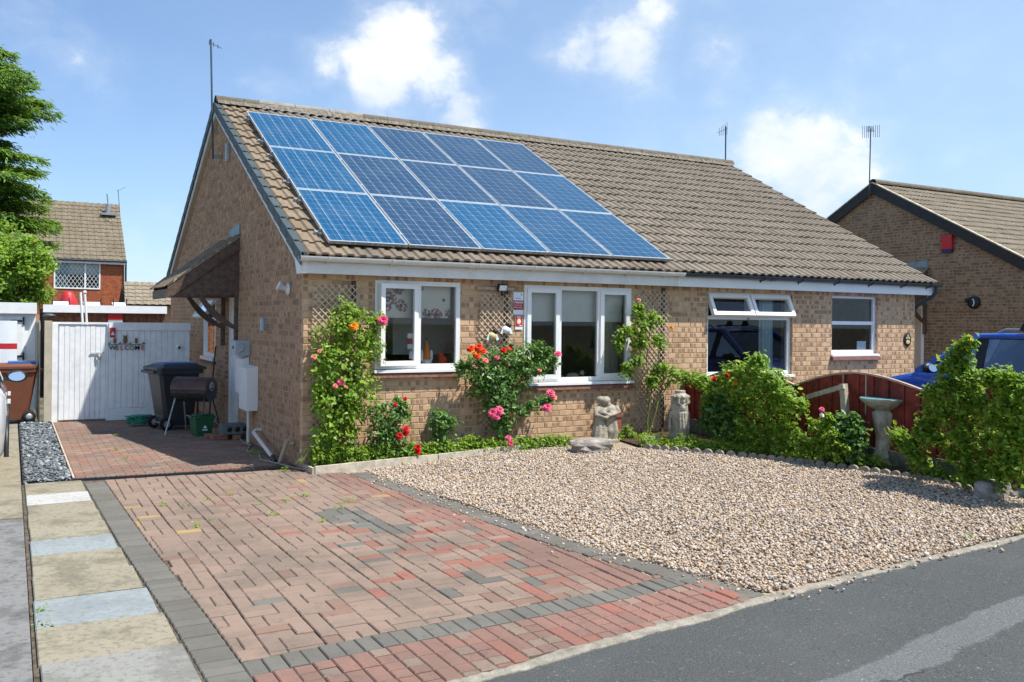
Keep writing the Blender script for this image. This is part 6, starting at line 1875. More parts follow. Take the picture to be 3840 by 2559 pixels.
# ================================================================== boundary fence with bowed panels
fx = lambda y: 5.66 + .035 * y
wallmb = MB()
wallmb.add([(fx(0) - .06, 0, -.05), (fx(0) + .08, 0, -.05), (fx(-5.9) + .08, -5.9, -.05), (fx(-5.9) - .06, -5.9, -.05), (fx(0) - .06, 0, .33), (fx(0) + .08, 0, .33), (fx(-5.9) + .08, -5.9, .33), (fx(-5.9) - .06, -5.9, .33)],
           [(0, 3, 2, 1), (4, 5, 6, 7), (0, 1, 5, 4), (1, 2, 6, 5), (2, 3, 7, 6), (3, 0, 4, 7)])
prop(wallmb.build('low_wall', plain('mossy_concrete', (.15, .14, .11), .95, .1, var=.3, scale=7, bump=.6, dirt=((.07, .075, .04), .6))), 'low grey concrete wall under the red fence', 'wall')
posts = [0.0, -.34, -2.17, -4.0, -5.83]; dip = [.99, .90, .945, 1.02, 1.08]; bow = [0, .17, .17, .15]
fence = thing('boundary_fence', 'dark red bow-topped timber fence along the right of the garden', 'fence', (fx(-3), -3, .33))
for k in range(4):
    ya, yb = posts[k], posts[k + 1]; m = MB(); m.bar((fx(ya) + .03, ya, .50), (fx(yb) + .03, yb, .52), .03, .05); m.bar((fx(ya) + .03, ya, .80), (fx(yb) + .03, yb, .84), .03, .05); fpn = m.build('fence_panel', FENCE, fence)
    topz = lambda y: (dip[k] + (dip[k + 1] - dip[k]) * (ya - y) / (ya - yb)) + bow[k] * math.sin(math.pi * (ya - y) / (ya - yb))
    nb_ = max(3, int((ya - yb) / .098)); wd = (ya - yb) / nb_
    for j in range(nb_):
        y1, y0 = ya - j * wd, ya - (j + 1) * wd - .012
        m = MB(); o = .012 * (j % 2) + .004 * random.random(); y0 += .016; xa, xb = fx(y1) - .010 - o, fx(y0) - .010 - o
        m.add([(xa, y1, .335), (xb, y0, .335), (xb, y0, topz(max(y0, yb))), (xa, y1, topz(y1)), (xa + .014, y1, .335), (xb + .014, y0, .335), (xb + .014, y0, topz(max(y0, yb))), (xa + .014, y1, topz(y1))],
              [(0, 3, 2, 1), (4, 5, 6, 7), (0, 1, 5, 4), (1, 2, 6, 5), (2, 3, 7, 6), (3, 0, 4, 7)]); m.build('board', FENCE, fpn)
    m = MB(); nn = 18; pts = [(fx(ya + (yb - ya) * i / nn), ya + (yb - ya) * i / nn, topz(ya + (yb - ya) * i / nn) + .008) for i in range(nn + 1)]
    for p, q in zip(pts, pts[1:]): m.bar(p, q, .045, .022)
    m.build('capping', FENCE_CAP, fpn)
    m = MB(); seam_shade = [(fx(q[1]) + .004, q[1], q[2] - .012) for q in pts]; nb2 = len(seam_shade); m.add(seam_shade + [(q[0], q[1], .335) for q in seam_shade], [(i, i + 1, nb2 + i + 1, nb2 + i) for i in range(nb2 - 1)]); m.build('backing', BLACK, fpn)  # black sheet added behind the boards so their gaps read as shaded seams
    if k == 2:
        for yy in (-2.95, -3.28):
            m = MB(); m.box(fx(yy) - .026, fx(yy) - .020, yy - .008, yy + .008, .7, topz(yy) + .01); m.build('split_edge', FENCE_CAP, fpn)
for k, y in enumerate((-.03, -.34, -2.17, -4.0)):
    m = MB(); m.box(fx(y) + .012, fx(y) + .085, y - .035, y + .035, 0, dip[k] - .02); m.build('fence_post', plain('grey_post', (.15, .17, .175), .8, .2, var=.2) if k == 0 else FENCE, fence)
p0, p1 = on_axis(1938 * V, 882 * V, 0, 5.40), on_axis(1948 * V, 962 * V, 0, 5.40)
m = MB(); m.bar(p1 - Vector((0, 0, .35)), p0, .07, .06, (1, 0, 0)); prop(m.build('leaning_post', PALEWOOD), 'bleached timber post leaning in front of the red fence', 'post')
q0 = on_axis(1855 * V, 913 * V, 0, 5.42); q1 = on_axis(1940 * V, 888 * V, 0, 5.36)
m = MB(); m.bar(q0, q1, .035, .055, (0, 0, 1)); prop(m.build('leaning_rail', PALEWOOD), 'bleached timber rail nailed across to the leaning post', 'rail')

# ================================================================== garden ornaments
def rock(name, label, loc, size, mat=ROCK, seed=1):
    rg_ = np.random.default_rng(seed); m = MB(); c = Vector((0, 0, 0))
    n, k = 9, 14; vs = []; fs = []
    bumps = rg_.uniform(-.16, .16, (n + 1, k))
    for i in range(n + 1):
        t = math.pi * i / n
        for j in range(k):
            a = 2 * math.pi * j / k; q = 1 + bumps[i, j] * math.sin(t)
            x, y, z = math.sin(t) * math.cos(a), math.sin(t) * math.sin(a), math.cos(t)
            sq = max(abs(x), abs(y), abs(z)) ** .55; x, y, z = x / sq * q, y / sq * q, z / sq * q
            vs.append((loc[0] + x * size[0], loc[1] + y * size[1], loc[2] + size[2] * .8 + min(z, .8) * size[2]))
    for i in range(n):
        for j in range(k): fs.append((i * k + j, (i + 1) * k + j, (i + 1) * k + (j + 1) % k, i * k + (j + 1) % k))
    m.add(vs, fs, 0, 0, False); return prop(m.build(name, mat), label, 'rock')


p = gp(1357, 1036); rock('rock', 'flat grey rock lying on gravel before the couple statue', (p.x, p.y, p.z - .02), (.27, .17, .105), seed=3)
p = gp(2283, 1148); rock('rock', 'square grey rock at the right end of the gravel', (p.x + .05, p.y + .05, p.z - .02), (.20, .12, .11), seed=8)
p = gp(1498, 1022); rock('pale_stone', 'pale rounded stone standing between the two statues', (p.x, p.y, p.z - .02), (.11, .06, .085), CONC, seed=5)
p = gp(2345, 1150); rock('rock', 'small dark stone under the right rose beside the square rock', (p.x + .1, p.y + .1, p.z - .02), (.10, .08, .06), seed=9)

# embracing couple
p = gp(1388, 1016); b = Vector((p.x, max(p.y, -.36), p.z)); b.y = -.33; b.x = on_axis(1388 * V, 1000 * V, 1, -.33).x; b.z = tz(b.x) + .02
m = MB()
def lump(dx, dy, dz, r): ball(m, (b.x + dx, b.y + dy, b.z + dz), r)
for k in range(7):      # draped skirt of the left figure
    t = k / 6; lump(-.055, -.01, .02 + .22 * t, (.085 - .03 * t, .075 - .025 * t, .05))
for k in range(9):
    a = k / 9 * 6.283; m.tube([(b.x - .055 + .075 * math.cos(a), b.y - .01 + .068 * math.sin(a), b.z), (b.x - .055 + .06 * math.cos(a + .2), b.y - .01 + .05 * math.sin(a + .2), b.z + .20)], [.016, .010], 6)
lump(-.050, .0, .29, (.058, .05, .075)); lump(-.040, .0, .38, (.070, .052, .070)); lump(-.030, 0, .46, (.032, .032, .03)); lump(-.005, -.015, .515, (.042, .048, .052)); lump(-.035, .01, .53, (.045, .045, .042))
# right figure: legs, torso, head bowed to the left
for s in (0, .06):
    m.tube([(b.x + .045 + s, b.y + .01 - s * .5, b.z), (b.x + .05 + s, b.y - .02, b.z + .12), (b.x + .05 + s * .8, b.y, b.z + .25)], [.030, .036, .042], 8)
lump(.070, 0, .29, (.062, .055, .06)); lump(.065, 0, .38, (.075, .055, .085)); lump(.04, 0, .46, (.034, .034, .035)); lump(.030, .02, .515, (.044, .048, .052))
m.tube([(b.x + .12, b.y - .01, b.z + .44), (b.x + .135, b.y - .05, b.z + .36), (b.x + .02, b.y - .075, b.z + .33), (b.x - .05, b.y - .06, b.z + .37)], [.030, .028, .025, .020], 8)
m.tube([(b.x - .10, b.y - .01, b.z + .43), (b.x - .12, b.y - .05, b.z + .34), (b.x - .02, b.y - .08, b.z + .30), (b.x + .06, b.y - .06, b.z + .38)], [.026, .025, .022, .018], 8)
m.box(b.x - .12, b.x + .13, b.y - .08, b.y + .08, b.z - .05, b.z + .012)
m.v = [(b.x + (q[0] - b.x) * 1.45, b.y + (q[1] - b.y) * 1.2, b.z + (q[2] - b.z) * 1.04) for q in m.v]; sm = voxel(m, .0085, 2, 'couple_statue'); o = link('couple_statue', sm); prop(o, 'weathered stone statue of an embracing couple below living room window', 'statue')

# carved pedestal
p = gp(1562, 1022); b = Vector((p.x, p.y, p.z + .01)); m = MB()
m.lathe((b.x, b.y, b.z), [(.085, 0), (.075, .05), (.085, .12), (.105, .28), (.105, .42), (.09, .55), (.075, .62)], 20)
for k in range(3):
    a = k * 2.094 - 1.9; cx, cy = b.x + .085 * math.cos(a), b.y + .085 * math.sin(a)
    for j in range(6): ball(m, (cx, cy, b.z + .10 + .06 * j), (.052 - .003 * j, .052 - .003 * j, .05))
    ball(m, (cx, cy, b.z + .47), (.045, .045, .06)); ball(m, (cx, cy, b.z + .56), (.034, .034, .042))
    for s in (-1, 1):
        t = a + s * .55; m.tube([(cx, cy, b.z + .50), (b.x + .12 * math.cos(t), b.y + .12 * math.sin(t), b.z + .53), (b.x + .10 * math.cos(t), b.y + .10 * math.sin(t), b.z + .62)], .020, 6)
    for j in range(4):
        t = a + (j - 1.5) * .28; m.tube([(b.x + .125 * math.cos(t), b.y + .125 * math.sin(t), b.z + .42), (b.x + .14 * math.cos(t + .1), b.y + .14 * math.sin(t + .1), b.z + .22), (b.x + .10 * math.cos(t), b.y + .10 * math.sin(t), b.z + .02)], [.012, .016, .012], 6)
for k in range(10): t = k * .628; ball(m, (b.x + .10 * math.cos(t), b.y + .10 * math.sin(t), b.z + .61), .028)
m.lathe((b.x, b.y, b.z + .62), [(.085, 0), (.095, .02), (.07, .035), (.065, .05), (.07, .075)], 20)
o = link('carved_pedestal', voxel(m, .008, 2, 'carved_pedestal')); prop(o, 'carved stone pedestal with draped figures left of the rose bush', 'pedestal')

# bird bath
p = gp(2028, 1070); b = Vector((p.x, p.y, p.z)); bb = thing('bird_bath', 'stone bird bath with blue glazed bowl in front of red fence', 'bird bath', tuple(b)); H = .76
flute = lambda t, z: 1 + .07 * math.cos(7 * t + z * 9)
m = MB(); m.lathe((b.x, b.y, b.z - .02), [(.15, 0), (.15, .05), (.13, .07), (.115, .09)], 26, mod=lambda t, z: 1 + .02 * math.cos(4 * t)); m.build('base', STONE_W, bb)
m = MB(); m.lathe((b.x, b.y, b.z + .06), [(.115, 0), (.10, .05), (.075, .14), (.068, .24), (.085, .36), (.105, .46), (.11, .52), (.075, .56)], 42, mod=flute); m.build('pedestal', STONE_W, bb)
m = MB(); m.lathe((b.x, b.y, b.z + .61), [(.075, 0), (.10, .012), (.17, .05), (.235, .105), (.248, .125), (.245, .135)], 34, mod=lambda t, z: 1 + .012 * math.cos(12 * t)); m.build('bowl', BOWL, bb)
m = MB(); m.lathe((b.x, b.y, b.z + .61), [(.246, .1355), (.235, .137), (.225, .125), (.15, .09), (.01, .08)], 34); m.build('glazed_basin', GLAZE, bb)

# scalloped edging along the bed and boards at the front bed
se = thing('scalloped_edging', 'scalloped concrete edging along the right side of the gravel', 'edging', tuple(EDGE[0])); dist = 0
for a, b2 in zip(EDGE, EDGE[1:]):
    d = b2 - a; n = max(1, int(d.length / .115))
    for i in range(n):
        c = a + d * ((i + .5) / n); dd = d.normalized(); side = Vector((-dd.y, dd.x, 0)); m = MB(); pts = []
        for k in range(7): t = math.pi * k / 6; pts.append(c + dd * (.056 * math.cos(t)) + Vector((0, 0, .015 + .045 * math.sin(t))))
        pts = [c + dd * .056 - Vector((0, 0, .06))] + pts + [c - dd * .056 - Vector((0, 0, .06))]
        m.prism([q - side * .018 for q in pts], side * .036); m.build('scallop', CONC_E, se)
te = thing('board_edging', 'pale timber board edging along the foot of the front wall', 'edging', (1.6, -.38, 0))
cs = [(.02, -.46), (1.55, -.385), (2.75, -.31), (3.40, -.27)]
for (a, b2) in zip(cs, cs[1:]):
    m = MB(); m.bar((a[0], a[1], tz(a[0]) + .02), (b2[0] - .01, b2[1], tz(b2[0]) + .02), .035, .12); m.build('board', plain('edging_board', (.50, .45, .36), .9, .15, var=.2, scale=14), te)
m = MB(); m.bar((.0, -.47, .01), (-.01, -.12, .01), .03, .11); m.build('end_board', PALEWOOD, te)
m = MB(); m.box(4.27, 4.40, -.16, -.13, .20, .52); m.box(4.26, 4.41, -.175, -.17, .42, .435); prop(m.build('terracotta_tile', plain('terracotta', (.26, .085, .06), .85, .2, var=.2)), 'red terracotta tile leaning on the wall behind the couple statue', 'tile')

# ================================================================== planting
ROSE = {}
def rose_mesh(col):
    if col in ROSE: return ROSE[col]
    m = MB(); rg_ = random.Random(5)
    for ring, (n, rad, tilt, sz) in enumerate(((5, .35, .35, .95), (7, .65, .75, .95), (8, .85, 1.15, .9))):
        for k in range(n):
            a = 6.283 * k / n + ring * .5 + rg_.uniform(-.15, .15); ca, sa = math.cos(a), math.sin(a); w_ = .42 * sz
            pts = []
            for (u, hw_, lift) in ((.05, .25, 0), (.55, 1.0, .0), (1.0, .55, -.12)):
                rr = rad * u; z = (1 - tilt * .55) * u * .75 + lift + .15 * (2 - ring) * .6
                for s in (-1, 1): pts.append((ca * rr - sa * s * w_ * hw_, sa * rr + ca * s * w_ * hw_, z + (.10 if abs(hw_) > .9 else 0)))
            m.add(pts, [(0, 1, 3, 2), (2, 3, 5, 4)], 0, 0, True)
    ROSE[col] = m.mesh('bloom', PETAL[col]); return ROSE[col]


def wallp(vx, vy, y=-.22): return on_axis(vx * V, vy * V, 1, y)
def bedp(vx, vy, x=5.2): return on_axis(vx * V, vy * V, 0, x)


def plant(name, label, blobs, place, depth, mat, density, leaf, cat='rose', flowers=(), stems=(), flat=.6, stem_mat=STEM, seed=1, axis=1, toward=(-.45, -.85, .25), group=None, gap=1.0):
    rg_ = np.random.default_rng(seed); B = []; k0 = V / F_PX
    for (vx, vy, rp) in blobs:
        c = place(vx, vy, depth); d = (Vector(c) - Vector(CAM)).dot(C_F); r_ = rp * k0 * d * (.92 if axis == 0 else .93)
        rad = (r_, r_ * flat, r_) if axis == 1 else (r_ * flat, r_, r_)
        B.append((tuple(c), rad))
    low = min(c[2] - r_[2] for c, r_ in B); cx = sum(c[0] for c, _ in B) / len(B); cy = sum(c[1] for c, _ in B) / len(B)
    base = stems[0][0] if stems else (cx, cy, low)
    root = thing(name, label, cat, tuple(base), group)
    P, Nn, S = ball_leaves(B, density * gap * (.25 if axis == 0 else .46), leaf * (1.42 if axis == 0 else 1.3), rg_)
    SP = [P]; SN = [Nn]; SS = [S]
    for (c, r_) in B:            # loose shoots reaching out of the clumps
        c = np.array(c); r3 = np.array(r_)
        for k in range(15 if axis == 0 else 9):
            d = rg_.normal(size=3) * np.array((1, 1, .8)) + np.array((0, 0, .55)); d /= np.linalg.norm(d)
            n = 9; q = np.linspace(.7, rg_.uniform(1.15, 1.75), n); pts = c + d * r3 * q[:, None] + np.array((0, 0, -.05)) * (q[:, None] - .7) ** 2
            idx = np.repeat(np.arange(n), 3); SP.append(pts[idx] + rg_.normal(0, leaf * .42, (len(idx), 3))); SN.append(np.tile(d * .3 + np.array((.2, -.4, .8)), (len(idx), 1))); SS.append(leaf * rg_.uniform(.7, 1.35, len(idx)))
    P, Nn, S = map(np.concatenate, (SP, SN, SS))
    keep = P[:, 2] > tz(cx) + .015
    if axis == 1: keep &= (P[:, 1] < -.03) & (P[:, 0] > .03)
    P, Nn, S = P[keep], Nn[keep], S[keep]
    v, f = leaf_arrays(P, Nn, S, rg_)
    np_mesh('foliage', v, f, mat, np.repeat(np.clip(rg_.beta(2, 2.4, len(P)), 0, 1), 2), root)
    m = MB(); rr = random.Random(seed)
    for pts in stems:
        pp = [Vector(q) for q in pts]; fine = []
        for a, b_ in zip(pp, pp[1:]):
            for i in range(5): fine.append(a.lerp(b_, i / 5) + Vector((rr.uniform(-.012, .012), rr.uniform(-.012, .012), rr.uniform(-.008, .008))))
        fine.append(pp[-1]); n = len(fine); m.tube(fine, [.013 * (1 - .65 * i / n) for i in range(n)], 6)
    for (c, r_) in B:            # twigs through each clump
        for k in range(5):
            d = Vector((rr.gauss(0, 1), rr.gauss(0, 1) * .6, rr.gauss(0, 1))).normalized(); e = Vector(c) + Vector((d.x * r_[0], d.y * r_[1], d.z * r_[2])) * 1.08
            m.tube([Vector(c), (Vector(c) + e) / 2 + Vector((0, 0, .02)), e], [.006, .004, .002], 4)
    m.build('stems', stem_mat, root)
    tw = Vector(toward).normalized()
    for (vx, vy, colr, rp) in flowers:
        q = Vector(place(vx, vy, depth)); d = (q - Vector(CAM)).dot(C_F); r_ = rp * k0 * d
        q = q + tw * .16
        # keep it on its line of sight
        q = Vector(CAM) + (Vector(place(vx, vy, depth)) - Vector(CAM)) * ((q - Vector(CAM)).length / (Vector(place(vx, vy, depth)) - Vector(CAM)).length)
        o = link('bloom', rose_mesh(colr), root, tuple(q)); o.scale = (r_ * .95,) * 3
        o.rotation_euler = Vector((tw.x + rr.uniform(-.4, .4), tw.y + rr.uniform(-.3, .3), tw.z + rr.uniform(.0, .7))).to_track_quat('Z', 'Y').to_euler()
    return root


W = wallp
plant('climbing_rose', 'tall fresh green climbing rose at the left corner trellis', [(795, 735, 38), (755, 785, 48), (825, 765, 45), (735, 845, 42), (800, 850, 60), (850, 795, 28), (768, 925, 52), (825, 905, 42), (738, 925, 34), (780, 1000, 38), (745, 1000, 28), (800, 955, 40), (865, 738, 16)],
      W, -.26, LEAF_Y, 1250, .042, 'rose', [(813, 752, 'orange', 14), (880, 737, 'pink', 15), (722, 822, 'salmon', 8), (734, 808, 'salmon', 7), (783, 880, 'pink', 11), (770, 888, 'salmon', 8), (795, 890, 'salmon', 6)],
      [[(.28, -.22, 0), (.3, -.24, .4), (.25, -.2, .9), (.4, -.22, 1.5)], [(.33, -.2, 0), (.5, -.24, .6), (.6, -.22, 1.2), (.6, -.22, 1.6)], [(.25, -.25, 0), (.2, -.25, .3), (.35, -.2, .7)]], seed=1)
plant('red_rose', 'dark leaved bush rose with deep red blooms under the kitchen window', [(870, 955, 26), (895, 975, 28), (920, 932, 16), (925, 955, 16), (870, 1005, 28), (895, 1020, 26), (905, 1000, 24), (915, 1040, 22)],
      W, -.26, LEAF_D, 1150, .040, 'rose', [(931, 917, 'red', 6), (909, 930, 'red', 6), (932, 987, 'red', 11), (918, 1000 + 2, 'red', 9), (933, 996, 'red', 9), (960, 1030, 'red', 10), (961, 1040, 'red', 9)],
      [[(1.05, -.25, 0), (1.0, -.26, .3), (.98, -.24, .6)], [(1.1, -.25, 0), (1.2, -.27, .35), (1.28, -.24, .7)]], seed=2)
plant('young_rose', 'small young rose with bare stem under kitchen window right side', [(1008, 962, 20), (1018, 985, 22), (1035, 975, 14), (1010, 1002, 14)],
      W, -.24, LEAF_D, 1100, .042, 'rose', [], [[(1.62, -.24, 0), (1.62, -.25, .25), (1.68, -.24, .45)]], seed=3)
plant('pink_climbing_rose', 'dense dark climbing rose with pink blooms between front windows', [(1092, 850, 32), (1128, 868, 42), (1160, 835, 40), (1210, 822, 36), (1245, 812, 22), (1112, 895, 28), (1150, 900, 40), (1188, 875, 36), (1138, 945, 24), (1165, 940, 28), (1155, 985, 18), (1062, 852, 18), (1200, 850, 30), (1235, 840, 24), (1245, 925, 8), (1222, 935, 9), (1200, 945, 10), (1262, 920, 6), (1270, 825, 7)],
      W, -.26, LEAF_D, 1200, .042, 'rose', [(1082, 803, 'scarlet', 12), (1100, 800, 'scarlet', 13), (1096, 818, 'scarlet', 13), (1110, 808, 'scarlet', 11), (1090, 812, 'orange', 9), (1115, 830, 'salmon', 9), (1157, 806, 'red', 9), (1142, 823, 'pink', 7), (1132, 950, 'pink', 14), (1146, 945, 'pink', 14), (1140, 958, 'pink', 12),
                                                (1282, 815, 'pink', 11), (1265, 905, 'pink', 13), (1272, 915, 'salmon', 10), (1257, 938, 'pink', 14), (1168, 1008, 'pink', 9), (1173, 1020, 'pink', 9), (1240, 852, 'salmon', 6)],
      [[(2.45, -.22, .02), (2.45, -.24, .4), (2.4, -.2, .9), (2.3, -.22, 1.3)], [(2.5, -.22, .02), (2.7, -.26, .45), (3.0, -.26, .62)], [(2.48, -.2, .05), (2.7, -.24, .8), (3.05, -.26, 1.15)]], seed=4)
plant('trailing_rose', 'light climbing rose spreading over the right-hand trellis', [(1468, 715, 14), (1475, 745, 22), (1500, 738, 18), (1458, 778, 20), (1480, 795, 18), (1435, 765, 13), (1512, 785, 16), (1540, 862, 24), (1518, 852, 18), (1425, 790, 10), (1445, 850, 12), (1570, 868, 14), (1600, 872, 12), (1460, 830, 12), (1500, 880, 14)],
      W, -.26, LEAF_M, 1100, .045, 'rose', [(1468, 690, 'salmon', 6), (1543, 752, 'orange', 6)],
      [[(4.78, -.24, .14), (4.8, -.25, .6), (4.75, -.24, 1.2), (4.85, -.22, 1.75)], [(4.82, -.24, .14), (5.0, -.26, .7), (5.25, -.26, 1.0), (5.6, -.3, 1.02)], [(4.8, -.22, .5), (4.95, -.26, 1.2), (5.05, -.24, 1.55)]], seed=5, stem_mat=STEM_G)
# low cover along the front bed
gb_ = []; x = 690
rgc = random.Random(4)
gy0 = lambda vx: 1056 - (vx - 700) * .052
while x < 1300:
    gb_.append((x, gy0(x) - rgc.uniform(-6, 12), rgc.uniform(12, 22))); x += rgc.uniform(6, 9)
gb_ += [(740, 1055, 20), (790, 1058, 18), (905, 1052, 22), (945, 1046, 22), (1060, 1040, 20), (1075, 1030, 20), (1110, 1042, 22), (1195, 1035, 20), (1220, 1028, 18), (1265, 1030, 14), (1420, 1010, 16), (1440, 1000, 18), (1455, 1012, 16), (1480, 1008, 12), (1410, 1022, 10), (1500, 1018, 12), (1520, 1022, 10), (1540, 1024, 9), (1475, 1024, 9), (1455, 1024, 9)]
o = plant('ground_cover', 'bright green low plants filling the front flower bed', gb_, W, -.28, LEAF_G, 1500, .026, 'ground cover', [(925, 1062, 'yellow', 3)], [], .55, STEM_G, 6)
o['kind'] = 'stuff'

D_ = bedp
plant('rose_bush', 'large yellow-green rose bush in front of the red fence', [(1680, 860, 26), (1730, 860, 32), (1775, 880, 28), (1700, 905, 38), (1760, 915, 42), (1805, 920, 32), (1830, 930, 18), (1720, 955, 40), (1785, 960, 36), (1740, 835, 18), (1640, 915, 24), (1655, 890, 24), (1615, 880, 16)],
      D_, 5.05, LEAF_Y, 1200, .046, 'rose', [(1640, 872, 'red', 9), (1670, 862, 'red', 10), (1690, 880, 'orange', 7)],
      [[tuple(D_(1700, 1030, 5.05)), tuple(D_(1690, 980, 5.05)), tuple(D_(1660, 900, 5.05))], [tuple(D_(1705, 1030, 5.05)), tuple(D_(1730, 960, 5.05)), tuple(D_(1740, 850, 5.05))], [tuple(D_(1712, 1030, 5.05)), tuple(D_(1770, 960, 5.05)), tuple(D_(1815, 910, 5.05))]], .8, STEM, 7, axis=0)
plant('dark_rose_bush', 'dark green rose beside the carved pedestal, red bloom above', [(1650, 930, 26), (1640, 965, 26), (1665, 975, 24), (1630, 945, 16), (1680, 945, 20)],
      D_, 4.95, LEAF_D, 1100, .055, 'rose', [], [[tuple(D_(1672, 1040, 4.95)), tuple(D_(1660, 1000, 4.95)), tuple(D_(1645, 950, 4.95))], [tuple(D_(1678, 1040, 4.95)), tuple(D_(1690, 1000, 4.95))]], .7, BARK, 8, axis=0)
plant('mixed_herbs', 'loose mid-green herbs below the yellow-green rose bush', [(1720, 1005, 26), (1755, 1000, 28), (1790, 1005, 26), (1700, 1025, 18), (1750, 1030, 22), (1800, 1030, 20), (1690, 1000, 14), (1830, 1010, 22), (1850, 1035, 18)],
      D_, 4.95, LEAF_M, 1500, .032, 'herbs', [], [], .7, STEM_G, 9, axis=0)
plant('low_yellow_shrub', 'fresh green low shrub left of the bird bath, spent pale blooms', [(1880, 985, 22), (1905, 1000, 26), (1885, 1030, 26), (1925, 1035, 24), (1860, 1030, 18), (1900, 965, 12)],
      D_, 4.98, LEAF_G, 1300, .034, 'shrub', [(1888, 942, 'pink', 8), (1888, 955, 'white', 7)], [[tuple(D_(1890, 1060, 4.98)), tuple(D_(1888, 1000, 4.98)), tuple(D_(1888, 945, 4.98))]], .7, STEM_G, 10, axis=0)
plant('glossy_shrub', 'dark glossy leaved shrub immediately left of the bird bath', [(1935, 985, 26), (1960, 980, 24), (1945, 1015, 28), (1968, 1015, 22), (1960, 1045, 22)],
      D_, 5.15, LEAF_D, 1250, .05, 'shrub', [], [[tuple(D_(1960, 1065, 5.15)), tuple(D_(1955, 1010, 5.15))]], .8, STEM, 11, axis=0)
plant('sparse_rose', 'sparse leggy rose growing across the bird bath pedestal', [(2065, 1000, 12), (2085, 1020, 16), (2100, 1040, 16), (2120, 1000, 14), (2130, 975, 14), (2150, 1010, 16), (2115, 1060, 14), (2145, 955, 10)],
      D_, 5.0, LEAF_M, 800, .045, 'rose', [], [[tuple(D_(2105, 1095, 5.0)), tuple(D_(2080, 1040, 5.0)), tuple(D_(2030, 985, 5.0))], [tuple(D_(2108, 1095, 5.0)), tuple(D_(2125, 1030, 5.0)), tuple(D_(2150, 960, 5.0))]], .8, STEM, 12, axis=0)
plant('tall_rose', 'tall rose at the right edge with large fresh leaves', [(2225, 790, 10), (2205, 815, 20), (2190, 850, 24), (2215, 870, 26), (2180, 890, 28), (2225, 910, 30), (2195, 930, 34), (2150, 900, 22), (2235, 950, 30), (2180, 970, 32), (2150, 945, 22), (2215, 1000, 30), (2205, 840, 18), (2255, 930, 18), (2290, 880, 20), (2275, 870, 18), (2235, 1050, 26), (2265, 1080, 24), (2200, 1050, 20), (2225, 1090, 18), (2280, 1020, 24)],
      D_, 4.95, LEAF_M, 1000, .042, 'rose', [(2232, 782, 'yellow', 5)], [[tuple(D_(2250, 1110, 4.95)), tuple(D_(2215, 1010, 4.95)), tuple(D_(2200, 900, 4.95)), tuple(D_(2215, 800, 4.95))], [tuple(D_(2255, 1110, 4.95)), tuple(D_(2170, 960, 4.95)), tuple(D_(2130, 900, 4.95))], [tuple(D_(2258, 1110, 4.95)), tuple(D_(2270, 980, 4.95)), tuple(D_(2290, 880, 4.95))]], .8, STEM_G, 13, axis=0)
plant('yellow_rose', 'yellowish rose cut by the right edge of the picture', [(2320, 880, 26), (2345, 905, 30), (2310, 940, 30), (2345, 960, 34), (2290, 975, 26), (2325, 1000, 32), (2350, 1040, 34), (2310, 1060, 26), (2345, 1090, 28), (2300, 1090, 20), (2375, 920, 30), (2380, 1000, 34)],
      D_, 4.85, LEAF_Y, 1050, .042, 'rose', [], [[tuple(D_(2335, 1130, 4.85)), tuple(D_(2330, 1040, 4.85)), tuple(D_(2325, 900, 4.85))], [tuple(D_(2330, 1130, 4.85)), tuple(D_(2300, 1030, 4.85)), tuple(D_(2300, 960, 4.85))]], .8, STEM, 14, axis=0)
# low cover of the side bed
sb = []; rgc = random.Random(9)
for i in range(60):
    t = i / 59; k = t * (len(EDGE_V) - 1); j = min(int(k), len(EDGE_V) - 2); f_ = k - j
    vx = EDGE_V[j][0] + (EDGE_V[j + 1][0] - EDGE_V[j][0]) * f_; vy = EDGE_V[j][1] + (EDGE_V[j + 1][1] - EDGE_V[j][1]) * f_
    if 2050 < vx < 2200 and rgc.random() < .5: continue
    p = gp(vx, vy - rgc.uniform(4, 16)); sb.append(((p.x + .05, p.y + .05, p.z + .03), (rgc.uniform(.06, .13),) * 3))
P, Nn, S = ball_leaves(sb, 1500, .030, RNG); kk = P[:, 2] > .06; v, f = leaf_arrays(P[kk], Nn[kk], S[kk], RNG)
prop(np_mesh('bed_cover', v, f, LEAF_G, np.repeat(RNG.beta(2, 2, kk.sum()), 2), None, False, 'stuff'), 'low green cover behind the scalloped edging', 'ground cover')
# weeds in the joints
wd = []
for (vx, vy, r_) in ((627, 1183, .045), (635, 990, .05), (165, 962, .05), (585, 1045, .10), (415, 985 + 20, .03), (372, 1162, .03), (490, 1195, .035), (655, 1085, .07), (560, 1100, .03), (455, 1210, .03), (740, 1200, .04), (700, 1140, .05), (800, 1155, .05), (430, 1165, .03), (480, 1150, .03), (268, 1003, .03), (265, 1035, .05), (290, 1055, .03), (780, 1170, .04), (95, 1405, .03), (100, 1440, .03), (2230, 1243, .05), (1765, 1310, .0), (1800, 1290, .0), (600, 1160, .03), (660, 1150, .03), (530, 1140, .025), (2345, 1225, .03)):
    if r_ > 0: p = gp(vx, vy); wd.append(((p.x, p.y, p.z + .006), (r_, r_, r_ * .6)))
P, Nn, S = ball_leaves(wd, 1500, .022, RNG); kk = P[:, 2] > 0; v, f = leaf_arrays(P[kk], Nn[kk], S[kk], RNG)
prop(np_mesh('weeds', v, f, LEAF_G, np.repeat(RNG.beta(2, 2, kk.sum()), 2), None, False, 'stuff'), 'small weeds and moss in the joints of the drive', 'weeds')

